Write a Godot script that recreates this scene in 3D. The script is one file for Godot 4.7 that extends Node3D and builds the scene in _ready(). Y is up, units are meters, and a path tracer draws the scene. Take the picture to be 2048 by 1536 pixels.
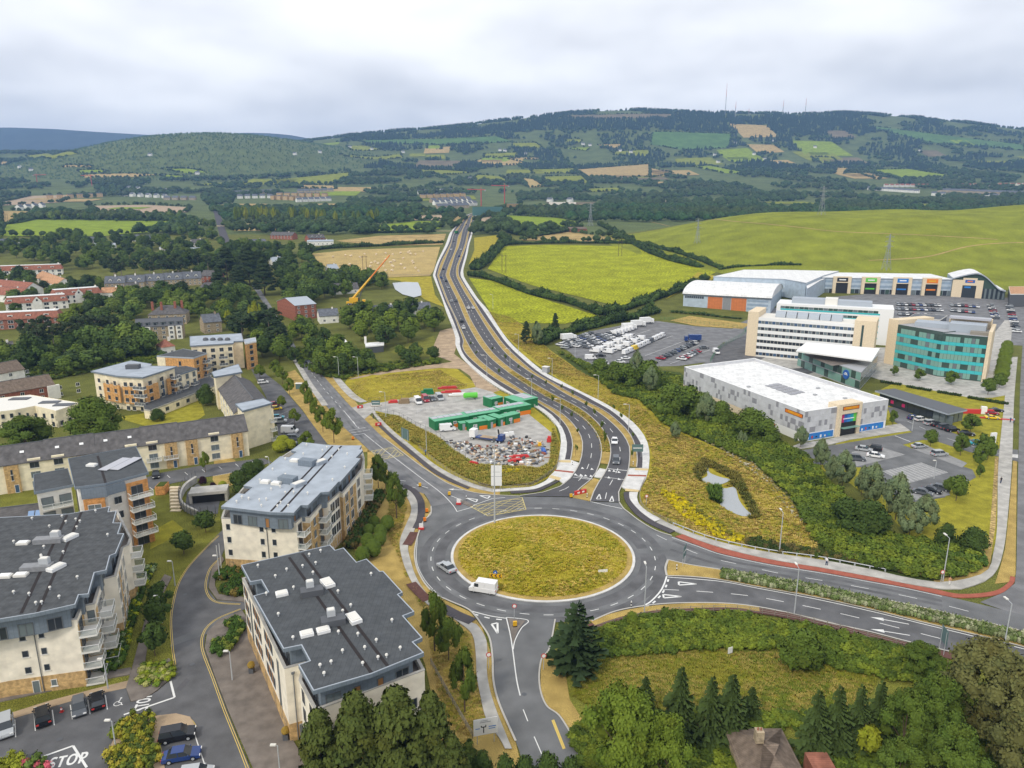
extends Node3D
const BASE:=[[0,0],[260,0],[380,2.5],[475,7.5],[600,14],[740,23],[940,35.5],[1285,50.5],[1600,66],[2000,92],[2500,157],[3000,232],[3500,315],[4000,372],[4500,385],[9000,385]]
const MTN:=[[-4000,0],[-1600,0],[-1100,20],[-700,62],[-350,88],[0,128],[350,165],[700,173],[1100,160],[1450,155],[1700,160],[2100,135],[2800,60],[3600,10],[6000,0]]
const FARM:=[[-9000,310],[-6500,330],[-5200,385],[-4400,395],[-3700,355],[-3000,325],[-2500,350],[-2100,340],[-1800,290],[-1450,215],[-1000,120],[9000,0]]
var taken:={}
var mats:={}
var texs:={}
var means:={}
var cache:={}
var rng:=RandomNumberGenerator.new()
func soft(a: float,b: float,x: float) -> float:
	return smoothstep(a,b,x)
func curve(t: Array,d: float) -> float:
	if d <= t[0][0]:
		return t[0][1]
	var n:=t.size()
	for i in n - 1:
		if d <= t[i+1][0]:
			var x0: float=t[i][0]
			var y0: float=t[i][1]
			var x1: float=t[i+1][0]
			var y1: float=t[i+1][1]
			var m0:=.0 if i <= 1 else (y1 - float(t[i - 1][1]))/(x1 - float(t[i - 1][0]))
			var m1:=.0 if i+2 >= n or i==0 else (float(t[i+2][1]) - y0)/(float(t[i+2][0]) - x0)
			var h:=x1 - x0
			var u:=(d - x0)/h
			return (2*u*u*u - 3*u*u+1)*y0+(u*u*u - 2*u*u+u)*h*m0+(-2*u*u*u+3*u*u)*y1+(u*u*u - u*u)*h*m1
	return t[n - 1][1]
func hgt(x: float,z: float) -> float:
	var d:=-z
	if d <= 260.0:
		return .0
	var h:=curve(BASE,d)
	if d>480.0 and d<1100.0 and x>90.0:
		h+=(36.0+5.0*sin(x*.012+.6) - 6.0*soft(430,520,x)*(1.0 - soft(520,640,x)))*soft(110,330,x)*soft(530,790,d)*(1.0 - soft(850,1050,d))
	if d>2300.0:
		h+=curve(MTN,x)*soft(2900,4000,d)*(1.0 - .6*soft(4100,5200,d))
		var e:=pow((x+1250.0)/760.0,2)+pow((d - 3000.0)/560.0,2)
		if e<1.0:
			h+=108.0*(1.0 - e)*(1.0 - e)*(1.0+e*.6)
		h -= 150.0*soft(3300,4300,d)*(1.0 - soft(-1900,-1000,x))
		h+=(curve(FARM,x)+120.0)*soft(5200,7000,d)*(1.0 - soft(-1500,-600,x))
	return h
func V(x: float,z: float,up:=.0) -> Vector3:
	return Vector3(x,hgt(x,z)+up,z)
func P2(x: float,z: float) -> Vector2:
	return Vector2(x,z)
func P3(x: float,y: float,z: float) -> Vector3:
	return Vector3(x,y,z)
func pts(a: Array) -> PackedVector2Array:
	var p:=PackedVector2Array()
	for i in range(0,a.size() - 1,2):
		p.append(Vector2(a[i],a[i+1]))
	return p
class Shape:
	var parts:={}
	var st: SurfaceTool
	var col:=Color.WHITE
	var tr:=Transform3D.IDENTITY
	func use(key: String,c:=Color.WHITE) -> Shape:
		if not parts.has(key):
			var s:=SurfaceTool.new()
			s.begin(Mesh.PRIMITIVE_TRIANGLES)
			parts[key]=s
		st=parts[key]
		col=c
		return self
	func tri(a: Vector3,b: Vector3,c: Vector3):
		var p:=tr*a
		var q:=tr*b
		var r:=tr*c
		var n:=(q - p).cross(r - p).normalized()
		for v in [p,r,q]:
			st.set_normal(n)
			st.set_color(col)
			st.add_vertex(v)
	func quad(a: Vector3,b: Vector3,c: Vector3,d: Vector3):
		tri(a,b,c)
		tri(a,c,d)
	func box(lo: Vector3,hi: Vector3):
		var a:=lo
		var b:=hi
		quad(Vector3(a.x,a.y,b.z),Vector3(b.x,a.y,b.z),Vector3(b.x,b.y,b.z),Vector3(a.x,b.y,b.z))
		quad(Vector3(b.x,a.y,a.z),Vector3(a.x,a.y,a.z),Vector3(a.x,b.y,a.z),Vector3(b.x,b.y,a.z))
		quad(Vector3(b.x,a.y,b.z),Vector3(b.x,a.y,a.z),Vector3(b.x,b.y,a.z),Vector3(b.x,b.y,b.z))
		quad(Vector3(a.x,a.y,a.z),Vector3(a.x,a.y,b.z),Vector3(a.x,b.y,b.z),Vector3(a.x,b.y,a.z))
		quad(Vector3(a.x,b.y,b.z),Vector3(b.x,b.y,b.z),Vector3(b.x,b.y,a.z),Vector3(a.x,b.y,a.z))
		quad(Vector3(a.x,a.y,a.z),Vector3(b.x,a.y,a.z),Vector3(b.x,a.y,b.z),Vector3(a.x,a.y,b.z))
	func block(at: Vector3,size: Vector3):
		box(at - Vector3(size.x/2,0,size.z/2),at+Vector3(size.x/2,size.y,size.z/2))
	func tube(a: Vector3,b: Vector3,r0: float,r1: float,n:=6):
		var d:=(b - a).normalized()
		var s:=d.cross(Vector3.FORWARD if absf(d.y)>.9 else Vector3.UP).normalized()
		var t:=s.cross(d)
		for i in n:
			var u0:=TAU*i/n
			var u1:=TAU*(i+1)/n
			var e0:=s*cos(u0) - t*sin(u0)
			var e1:=s*cos(u1) - t*sin(u1)
			quad(a+e0*r0,a+e1*r0,b+e1*r1,b+e0*r1)
			if r1>.01:
				tri(b,b+e0*r1,b+e1*r1)
	func beam(a: Vector3,b: Vector3,w: float):
		tube(a,b,w,w,4)
	func prism(poly: PackedVector2Array,y0: float,y1: float,top:=true,bottom:=false):
		var p:=poly.duplicate()
		var area:=.0
		for i in p.size():
			area+=p[i].cross(p[(i+1) % p.size()])
		if area>0:
			p.reverse()
		for i in p.size():
			var a:=p[i]
			var b:=p[(i+1) % p.size()]
			quad(Vector3(a.x,y0,a.y),Vector3(b.x,y0,b.y),Vector3(b.x,y1,b.y),Vector3(a.x,y1,a.y))
		var f:=Geometry2D.triangulate_polygon(p)
		for i in range(0,f.size(),3):
			var a:=p[f[i]]
			var b:=p[f[i+1]]
			var c:=p[f[i+2]]
			if (b - a).cross(c - a)>0:
				var k:=b
				b=c
				c=k
			if top:
				tri(Vector3(a.x,y1,a.y),Vector3(b.x,y1,b.y),Vector3(c.x,y1,c.y))
			if bottom:
				tri(Vector3(a.x,y0,a.y),Vector3(c.x,y0,c.y),Vector3(b.x,y0,b.y))
	func flat(poly: PackedVector2Array,y: float):
		var f:=Geometry2D.triangulate_polygon(poly)
		for i in range(0,f.size(),3):
			var a:=poly[f[i]]
			var b:=poly[f[i+1]]
			var c:=poly[f[i+2]]
			if (b - a).cross(c - a)>0:
				var k:=b
				b=c
				c=k
			tri(Vector3(a.x,y,a.y),Vector3(b.x,y,b.y),Vector3(c.x,y,c.y))
	func ball(c: Vector3,r: Vector3,n:=8,m:=5):
		for j in m:
			for i in n:
				var q:=[]
				for k in [[i,j],[i,j+1],[i+1,j+1],[i+1,j]]:
					var th: float=PI*k[1]/m
					var ph: float=TAU*k[0]/n
					q.append(c+Vector3(sin(th)*cos(ph)*r.x,cos(th)*r.y,-sin(th)*sin(ph)*r.z))
				quad(q[0],q[1],q[2],q[3])
func mesh_of(s: Shape) -> ArrayMesh:
	var m:=ArrayMesh.new()
	for key in s.parts:
		var n:=m.get_surface_count()
		s.parts[key].commit(m)
		if m.get_surface_count()>n:
			m.surface_set_material(n,mat(key))
	return m
func numbered(called: String) -> String:
	taken[called]=taken.get(called,-1)+1
	return called if taken[called]==0 else "%s_%03d" % [called,taken[called]]
func put(called: String,what,parent: Node=null) -> MeshInstance3D:
	var o:=MeshInstance3D.new()
	o.mesh=mesh_of(what) if what is Shape else what
	o.name=called if parent else numbered(called)
	(parent if parent else self).add_child(o,true)
	return o
func short(label: String) -> String:
	var w:=label.split(" ")
	while w.size()>16:
		w.remove_at(w.find("the") if w.has("the") else w.size() - 1)
	return " ".join(w)
func tag(o: Node,label: String,category: String,group:="",kind:="") -> Node:
	o.set_meta("label",short(label))
	if category:
		o.set_meta("category",category)
	if group:
		o.set_meta("group",group)
	if kind:
		o.set_meta("kind",kind)
	return o
func thing(called: String,label: String,category: String,at:=Vector3.ZERO,turn:=.0,group:="") -> Node3D:
	var o:=Node3D.new()
	o.name=numbered(called)
	add_child(o)
	o.position=at
	o.rotation.y=turn
	tag(o,label,category,group)
	return o
func copy(src: Node3D,at: Vector3,turn: float,label: String,group:="") -> Node3D:
	var o: Node3D=src.duplicate()
	o.name=numbered(String(src.get_meta("called","thing")))
	add_child(o)
	o.position=at
	o.rotation.y=turn
	o.set_meta("label",short(label))
	if group:
		o.set_meta("group",group)
	return o
func struct(called: String,s,label:="") -> MeshInstance3D:
	var o:=put(called,s)
	o.set_meta("kind","structure")
	if label:
		o.set_meta("label",label)
	return o
func nth(i: int) -> String:
	var small:=["first","second","third","fourth","fifth","sixth","seventh","eighth","ninth","tenth","eleventh","twelfth","thirteenth","fourteenth","fifteenth","sixteenth","seventeenth","eighteenth","nineteenth"]
	if i<19:
		return small[i]
	var tens:=["twent","thirt","fort","fift","sixt","sevent","eight","ninet"]
	var t: String=tens[(i+1)/10 - 2]
	return t+"ieth" if (i+1) % 10==0 else t+"y-"+small[(i+1) % 10 - 1]
# ---------------------------------------------------------------- materials
func tex(kind: String) -> ImageTexture:
	if texs.has(kind):
		return texs[kind]
	var n:=FastNoiseLite.new()
	n.seed=kind.hash() % 1000
	n.fractal_octaves=4
	var w:=256
	var lo:=.75
	var hi:=1.0
	n.noise_type=FastNoiseLite.TYPE_SIMPLEX_SMOOTH
	if kind=="grain":
		n.frequency=.12
		lo=.72
	elif kind=="blotch":
		n.frequency=.018
		lo=.80
	elif kind=="faint":
		n.frequency=.02
		lo=.86
	elif kind=="grass":
		n.frequency=.07
		n.fractal_octaves=5
		lo=.45
	var im:=n.get_seamless_image(w,w)
	im.convert(Image.FORMAT_RGB8)
	for y in w:
		for x in w:
			var v:=im.get_pixel(x,y).r
			var c:=Color.WHITE
			if kind=="grass":
				c=Color(lo+(hi - lo)*v,lo+(hi - lo)*v*.98,lo+(hi - lo)*v*.9)
			elif kind=="slate":
				v=(.8+.2*v)*(.8 if y % 16<2 else 1.0)*(.93 if (x+(y/16 % 2)*8) % 16==0 else 1.0)
				c=Color(v,v,v)
			elif kind=="stain":
				var u:=im.get_pixel(x,(y/12) % w).r
				v=.88+.12*clampf(.5*v+.7*u,0,1)
				c=Color(v,v*.995,v*.98)
			elif kind=="brick":
				var row:=y/8
				v=(.78+.3*v)*(.86 if y % 8==0 or (x+(row % 2)*12) % 24==0 else 1.0)
				c=Color(v,v,v)
			elif kind=="seam":
				v=(.9+.1*v)*(.78 if x % 64<3 else 1.0)
				c=Color(v,v,v)
			elif kind=="crop":
				v=(.82+.18*v)*(.93+.07*sin(x*TAU/32.0))*(.9 if x % 128<6 else 1.0)
				c=Color(v,v,v*.9)
			else:
				v=lo+(hi - lo)*v
				c=Color(v,v,v)
			im.set_pixel(x,y,c)
	var sum:=.0
	for y in range(0,w,2):
		for x in range(0,w,2):
			sum+=pow(im.get_pixel(x,y).g,2.2)
	means[kind]=sum/(w*w/4)
	texs[kind]=ImageTexture.create_from_image(im)
	return texs[kind]
const LOOK:={
	"asphalt": [.155,.158,.162,.9,"grain",3.0,"blotch",38.0],
	"asphalt_old": [.185,.185,.19,.9,"grain",3.0,"blotch",30.0],
	"asphalt_new": [.098,.096,.102,.9,"grain",3.0,"faint",50.0],
	"asphalt_mid": [.125,.125,.13,.9,"grain",3.0,"blotch",25.0],
	"tarmac_path": [.085,.078,.085,.9,"grain",2.0,"faint",20.0],
	"concrete": [.42,.405,.375,.9,"grain",2.5,"blotch",17.0],
	"concrete_new": [.62,.61,.59,.9,"grain",2.5,"faint",15.0],
	"kerb": [.47,.45,.41,.9,"grain",1.5,"",1.0],
	"paver": [.29,.29,.29,.9,"grain",1.5,"faint",12.0],
	"tactile": [.60,.47,.25,.9,"grain",1.0,"",1.0],
	"red_path": [.34,.105,.07,.9,"grain",2.0,"faint",9.0],
	"red_paving": [.13,.065,.055,.9,"grain",1.0,"faint",9.0],
	"cobble": [.19,.165,.145,.95,"grain",.9,"blotch",13.0],
	"gravel": [.40,.385,.36,.95,"grain",3.0,"blotch",22.0],
	"bare_soil": [.40,.30,.20,.95,"grain",3.0,"blotch",25.0],
	"paint": [.8,.8,.78,.7,"grain",.8,"",1.0],
	"yellow_paint": [.68,.5,.14,.7,"grain",.8,"",1.0],
	"faded_yellow": [.55,.46,.2,.7,"grain",.5,"",1.0],
	"land": [.12,.13,.03,1.0,"grass",7.0,"blotch",60.0],
	"dry_grass": [.42,.305,.105,1.0,"grass",3.0,"blotch",21.0],
	"meadow": [.33,.28,.03,1.0,"grass",5.0,"blotch",31.0],
	"lawn": [.28,.26,.03,1.0,"grass",4.0,"blotch",17.0],
	"rough": [.16,.165,.03,1.0,"grass",5.0,"blotch",23.0],
	"scrub_ground": [.06,.085,.018,1.0,"grass",4.0,"blotch",20.0],
	"crop_green": [.275,.30,.012,1.0,"grass",40.0,"blotch",110.0],
	"pasture": [.20,.27,.018,1.0,"grass",20.0,"blotch",130.0],
	"mound_grass": [.20,.225,.022,1.0,"grass",25.0,"blotch",160.0],
	"stubble": [.62,.47,.2,1.0,"grass",16.0,"faint",90.0],
	"tan_field": [.46,.34,.15,1.0,"grass",20.0,"blotch",110.0],
	"pale_track": [.52,.42,.24,1.0,"grain",4.0,"",1.0],
	"hill_floor": [.10,.13,.045,1.0,"grass",40.0,"blotch",300.0],
	"heather": [.05,.062,.05,1.0,"",1.0,"blotch",900.0],
	"hill_green": [.085,.16,.045,1.0,"grass",40.0,"blotch",300.0],
	"hill_pale": [.17,.14,.09,1.0,"grass",40.0,"blotch",300.0],
	"water": [.33,.35,.36,.06],
	"render": [.86,.80,.69,.9,"stain",6.0,"faint",14.0],
	"render_white": [.82,.81,.78,.9,"stain",7.0,"faint",12.0],
	"render_cream": [.84,.76,.58,.9,"stain",6.0,"faint",12.0],
	"buff_brick": [.50,.335,.155,.95,"brick",2.2,"faint",7.0],
	"orange_brick": [.52,.255,.09,.95,"brick",2.2,"blotch",5.0],
	"terracotta": [.56,.31,.12,.9,"brick",2.4,"faint",8.0],
	"red_brick": [.30,.115,.075,.95,"brick",2.2,"blotch",6.0],
	"stone": [.36,.29,.2,.95,"brick",3.0,"blotch",4.0],
	"cream_stone": [.72,.60,.43,.9,"faint",3.0,"",1.0],
	"slate": [.118,.112,.112,.8,"slate",5.0,"blotch",9.0],
	"slate_blue": [.13,.14,.16,.7,"slate",5.0,"blotch",9.0],
	"clay_tile": [.30,.125,.085,.9,"slate",5.0,"blotch",9.0],
	"clay_tile_pale": [.48,.27,.15,.9,"slate",5.0,"blotch",9.0],
	"brown_tile": [.175,.135,.105,.9,"slate",4.0,"blotch",5.0],
	"felt": [.08,.086,.092,.85,"seam",2.6,"faint",14.0],
	"felt_mid": [.08,.084,.088,.85,"seam",2.6,"blotch",9.0],
	"felt_light": [.36,.40,.45,.75,"",1.0,"faint",25.0],
	"zinc": [.17,.205,.245,.6,"seam",2.0,"",1.0],
	"zinc_pale": [.36,.40,.45,.5],
	"gutter": [.035,.03,.03,.8],
	"white": [.80,.80,.79,.5],
	"membrane": [.82,.82,.81,.8,"faint",6.0,"faint",23.0],
	"off_white": [.72,.70,.65,.7],
	"grey": [.35,.36,.38,.6],
	"grey_mid": [.24,.245,.255,.6,"faint",5.0,"",1.0],
	"grey_dark": [.09,.095,.105,.6],
	"panel_light": [.57,.575,.60,.5,"",1.0,"faint",19.0],
	"panel_dark": [.29,.29,.315,.5],
	"clad_blue": [.42,.50,.58,.5,"",1.0,"faint",20.0],
	"clad_blue_dark": [.27,.35,.45,.5,"",1.0,"faint",20.0],
	"clad_orange": [.56,.17,.045,.6,"seam",6.0,"",1.0],
	"glass": [.035,.042,.05,.08],
	"glass_grey": [.15,.18,.19,.15],
	"glass_green": [.2,.36,.31,.12],
	"glass_dark_green": [.05,.085,.07,.1],
	"glass_teal": [.06,.47,.5,.2],
	"glass_blue": [.06,.11,.19,.1],
	"balustrade": [.33,.38,.37,.15],
	"solar_blue": [.22,.34,.56,.2],
	"solar_grey": [.42,.42,.46,.3],
	"frame": [.13,.14,.15,.5],
	"wood": [.27,.2,.125,.9,"grain",1.0,"",1.0],
	"wood_grey": [.27,.245,.205,.9,"grain",1.0,"",1.0],
	"door_wood": [.35,.17,.06,.7],
	"steel": [.45,.47,.49,.45],
	"pylon_steel": [.26,.28,.30,.5],
	"black": [.012,.012,.014,.5],
	"rubber": [.015,.015,.016,.8],
	"red": [.55,.035,.03,.5],
	"crane_red": [.5,.06,.045,.5],
	"orange": [.75,.2,.01,.5],
	"yellow": [.75,.42,.01,.45],
	"blue": [.02,.11,.42,.45],
	"poster_blue": [.02,.19,.56,.5],
	"sign_green": [.1,.17,.17,.5],
	"cabin_green": [.005,.16,.05,.5,"",1.0,"faint",8.0],
	"cabin_roof": [.11,.40,.22,.6,"",1.0,"faint",7.0],
	"lime": [.12,.55,.05,.5],
	"magenta": [.5,.01,.12,.5],
	"scaffold_net": [.14,.28,.25,.9],
	"bark": [.12,.085,.06,1.0,"grain",1.0,"",1.0],
	"bark_pale": [.27,.22,.17,1.0,"grain",1.0,"",1.0],
	"twig": [.33,.28,.22,1.0],
	"skin": [.55,.33,.23,.7],
	"denim": [.03,.05,.11,.9],
	"leaf": [1.0,1.0,1.0,.75],
	"straw": [1.0,1.0,1.0,1.0],
	"car_white": [.80,.80,.80,.25],
	"car_silver": [.42,.44,.46,.3],
	"car_grey": [.10,.11,.125,.3],
	"car_black": [.012,.013,.017,.22],
	"car_blue": [.02,.05,.19,.25],
	"car_teal": [.02,.33,.42,.25],
	"car_red": [.36,.015,.03,.25],
	"car_yellow": [.85,.58,.01,.25],
	"car_orange": [.6,.22,.05,.25],
}
func mat(key: String) -> StandardMaterial3D:
	if mats.has(key):
		return mats[key]
	var m:=StandardMaterial3D.new()
	m.resource_name=key
	var a: Array=LOOK[key]+["",1.0,"",1.0].slice(LOOK[key].size() - 4)
	var k:=1.0
	for t in [a[4],a[6]]:
		if t:
			tex(t)
			k /= means[t]
	k=minf(k,1.0/maxf(a[0],maxf(a[1],a[2])))
	m.albedo_color=Color(a[0]*k,a[1]*k,a[2]*k).linear_to_srgb()
	m.roughness=a[3]
	m.metallic_specular=.5 if a[3]<.7 else .25
	if a[4]:
		m.albedo_texture=tex(a[4])
		m.uv1_triplanar=true
		m.uv1_world_triplanar=true
		m.uv1_scale=Vector3.ONE/float(a[5])
		m.uv1_triplanar_sharpness=4.0
	if a[6]:
		m.detail_enabled=true
		m.detail_albedo=tex(a[6])
		m.detail_blend_mode=BaseMaterial3D.BLEND_MODE_MUL
		m.detail_uv_layer=BaseMaterial3D.DETAIL_UV_2
		m.uv2_triplanar=true
		m.uv2_world_triplanar=true
		m.uv2_scale=Vector3.ONE/float(a[7])
		m.uv2_triplanar_sharpness=4.0
	if key=="leaf" or key=="straw":
		m.vertex_color_use_as_albedo=true
	if key=="balustrade":
		m.transparency=BaseMaterial3D.TRANSPARENCY_ALPHA
		m.albedo_color.a=.45
	mats[key]=m
	return m
func tint(r: float,g: float,b: float) -> StandardMaterial3D:
	r *= 1.12
	g *= 1.12
	b *= 1.1
	var key:="leaf %.3f %.3f %.3f" % [r,g,b]
	if not mats.has(key):
		var m:=StandardMaterial3D.new()
		m.albedo_color=Color(r,g,b).linear_to_srgb()
		m.roughness=.8
		m.metallic_specular=.2
		m.vertex_color_use_as_albedo=true
		mats[key]=m
	return mats[key]
# ---------------------------------------------------------------- ground helpers
func spline(p: PackedVector2Array,n: int) -> PackedVector2Array:
	var c:=Curve2D.new()
	for i in p.size():
		var t:=(p[mini(i+1,p.size() - 1)] - p[maxi(i - 1,0)])/6.0
		c.add_point(p[i],-t,t)
	c.bake_interval=.5
	var out:=PackedVector2Array()
	var total:=c.get_baked_length()
	for i in n:
		out.append(c.sample_baked(total*i/(n - 1),true))
	return out
func ribbon(s: Shape,left: PackedVector2Array,right: PackedVector2Array,up: float,n: int,side:=.0):
	var l:=spline(left,n)
	var r:=spline(right,n)
	for i in n - 1:
		var a:=V(l[i].x,l[i].y,up)
		var b:=V(l[i+1].x,l[i+1].y,up)
		var c:=V(r[i+1].x,r[i+1].y,up)
		var d:=V(r[i].x,r[i].y,up)
		if (b - a).cross(d - a).y>0:
			s.quad(a,b,c,d)
		else:
			s.quad(d,c,b,a)
		if side>0:
			var k:=Vector3(0,side,0)
			s.quad(a - k,b - k,b,a)
			s.quad(d,c,c - k,d - k)
func line(s: Shape,path: PackedVector2Array,w: float,up: float,n:=0,dash:=.0,gap:=.0):
	var p:=path if n==0 else spline(path,n)
	var run:=.0
	for i in p.size() - 1:
		var a:=p[i]
		var b:=p[i+1]
		var d:=b - a
		var len:=d.length()
		if len<.01:
			continue
		d /= len
		var k:=Vector2(-d.y,d.x)*w/2
		var segs:=[[.0,len]]
		if dash>0:
			segs=[]
			var t:=-fmod(run,dash+gap)
			while t<len:
				var u0:=maxf(t,0)
				var u1:=minf(t+dash,len)
				if u1>u0:
					segs.append([u0,u1])
				t+=dash+gap
		run+=len
		for g in segs:
			var e: Vector2=a+d*float(g[0])
			var f: Vector2=a+d*float(g[1])
			s.quad(V(e.x+k.x,e.y+k.y,up),V(f.x+k.x,f.y+k.y,up),V(f.x - k.x,f.y - k.y,up),V(e.x - k.x,e.y - k.y,up))
func drape(s: Shape,poly: PackedVector2Array,up: float,cell: float):
	var lo:=poly[0]
	var hi:=poly[0]
	for p in poly:
		lo=lo.min(p)
		hi=hi.max(p)
	lo=(lo/cell).floor()*cell
	var x:=lo.x
	while x<hi.x:
		var z:=lo.y
		while z<hi.y:
			var sq:=PackedVector2Array([Vector2(x,z),Vector2(x+cell,z),Vector2(x+cell,z+cell),Vector2(x,z+cell)])
			for piece in Geometry2D.intersect_polygons(sq,poly):
				var f:=Geometry2D.triangulate_polygon(piece)
				for i in range(0,f.size(),3):
					var a: Vector2=piece[f[i]]
					var b: Vector2=piece[f[i+1]]
					var c: Vector2=piece[f[i+2]]
					if (b - a).cross(c - a)>0:
						var k:=b
						b=c
						c=k
					s.tri(V(a.x,a.y,up),V(b.x,b.y,up),V(c.x,c.y,up))
			z+=cell
		x+=cell
func slab(called: String,key: String,poly: PackedVector2Array,top: float,label:=""):
	var s:=Shape.new()
	s.use(key).prism(poly,.0,top)
	struct(called,s,label)
func ring(c: Vector2,r: float,n:=48,from:=.0,to:=TAU) -> PackedVector2Array:
	var p:=PackedVector2Array()
	for i in n:
		var a:=from+(to - from)*i/(n if to - from>6.28 else n - 1)
		p.append(c+Vector2(cos(a),sin(a))*r)
	return p
func inside(p: Vector2,poly: PackedVector2Array) -> bool:
	return Geometry2D.is_point_in_polygon(p,poly)
func _ready():
	rng.seed=7
	var cam:=Camera3D.new()
	cam.name="camera"
	add_child(cam)
	cam.position=Vector3(0,70,0)
	cam.rotation_degrees.x=-14.0
	cam.fov=rad_to_deg(2.0*atan(768.0/1440.0))
	cam.near=.5
	cam.far=14000.0
	var env:=Environment.new()
	env.background_mode=Environment.BG_SKY
	env.sky=Sky.new()
	env.sky.sky_material=cloudy_sky()
	env.tonemap_mode=Environment.TONE_MAPPER_LINEAR
	env.tonemap_exposure=1.3
	env.fog_enabled=true
	env.fog_density=.000115
	env.fog_light_color=Color(.6,.77,1.0)
	env.sdfgi_enabled=true
	env.ssao_enabled=true
	env.ssil_enabled=true
	var we:=WorldEnvironment.new()
	we.name="air"
	we.environment=env
	add_child(we)
	var sun:=DirectionalLight3D.new()
	sun.name="sun"
	add_child(sun)
	sun.rotation_degrees=Vector3(-42,-36,0)
	sun.light_energy=.5
	sun.light_color=Color(1.0,.97,.91)
	sun.light_angular_distance=8.0
	sun.shadow_enabled=true
	setting()
	buildings()
	plants()
	vehicles()
	furniture()
func cloudy_sky() -> PanoramaSkyMaterial:
	var w:=1024
	var h:=512
	var im:=Image.create(w,h,false,Image.FORMAT_RGBF)
	var n:=FastNoiseLite.new()
	n.seed=21
	n.fractal_octaves=7
	n.fractal_gain=.56
	n.frequency=.55
	n.noise_type=FastNoiseLite.TYPE_SIMPLEX_SMOOTH
	var n2:=FastNoiseLite.new()
	n2.seed=5
	n2.frequency=.2
	for y in h:
		var up:=sin(PI*(.5 - (y+.5)/h))
		var flat_:=sqrt(1.0 - up*up)
		for x in w:
			var a:=TAU*(x+.5)/w
			var u:=maxf(up,.0)+.10
			var p:=Vector2(cos(a),sin(a))*flat_/u
			var v:=n.get_noise_2d(p.x*1.1,p.y*1.1+40)*.62+n2.get_noise_2d(p.x,p.y)*.45
			var t:=clampf(.6+v*1.5,0,1)
			var far:=clampf(1.0 - up/.14,0,1)
			var b:=lerpf(.7,1.05,t)
			b=lerpf(b,1.0,far*.5)
			if up<-.02:
				b=.3
			im.set_pixel(x,y,Color(b*lerpf(.965,1.0,t),b*lerpf(.985,1.0,t),b*lerpf(1.03,1.0,t)))
	var m:=PanoramaSkyMaterial.new()
	m.panorama=ImageTexture.create_from_image(im)
	return m
# ---------------------------------------------------------------- the setting
func steps(list: Array) -> PackedFloat32Array:
	var out:=PackedFloat32Array()
	for i in range(0,list.size(),3):
		var t: float=list[i]
		while t<list[i+1] - .01:
			out.append(t)
			t+=list[i+2]
	out.append(list[list.size() - 2])
	return out
func ground_sheet():
	var xs:=steps([-9000,-2400,300,-2400,-1000,50,-1000,1000,16,1000,2400,50,2400,6000,300])
	var ds:=steps([-300,260,140,260,1300,13,1300,4600,38,4600,9000,160])
	var s:=Shape.new()
	var hs:=[]
	for d in ds:
		var row:=PackedFloat32Array()
		for x in xs:
			row.append(hgt(x,-d))
		hs.append(row)
	for j in ds.size() - 1:
		var d:=ds[j]
		for i in xs.size() - 1:
			var key:="land" if d<900 else "hill_floor"
			if d>4500 and xs[i]<-300:
				key="heather"
			s.use(key)
			s.quad(P3(xs[i],hs[j][i],-d),P3(xs[i+1],hs[j][i+1],-d),P3(xs[i+1],hs[j+1][i+1],-ds[j+1]),P3(xs[i],hs[j+1][i],-ds[j+1]))
	struct("ground",s)
var fields: Array[PackedVector2Array]=[]
func zone(called: String,key: String,a: Array,up:=.05,cell:=60.0,smooth:=false):
	var p:=pts(a)
	if smooth:
		p.append(p[0])
		p=spline(p,p.size()*4)
		p.remove_at(p.size() - 1)
	var s:=Shape.new()
	s.use(key)
	drape(s,p,up,cell)
	if s.parts.size():
		struct(called,s)
func field(key: String,a: Array,up:=1.2,cell:=40.0):
	var p:=pts(a)
	fields.append(p)
	zone("field",key,a,up,cell)
func setting():
	ground_sheet()
	near_zones()
	roads()
	markings()
	far_fields()
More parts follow.
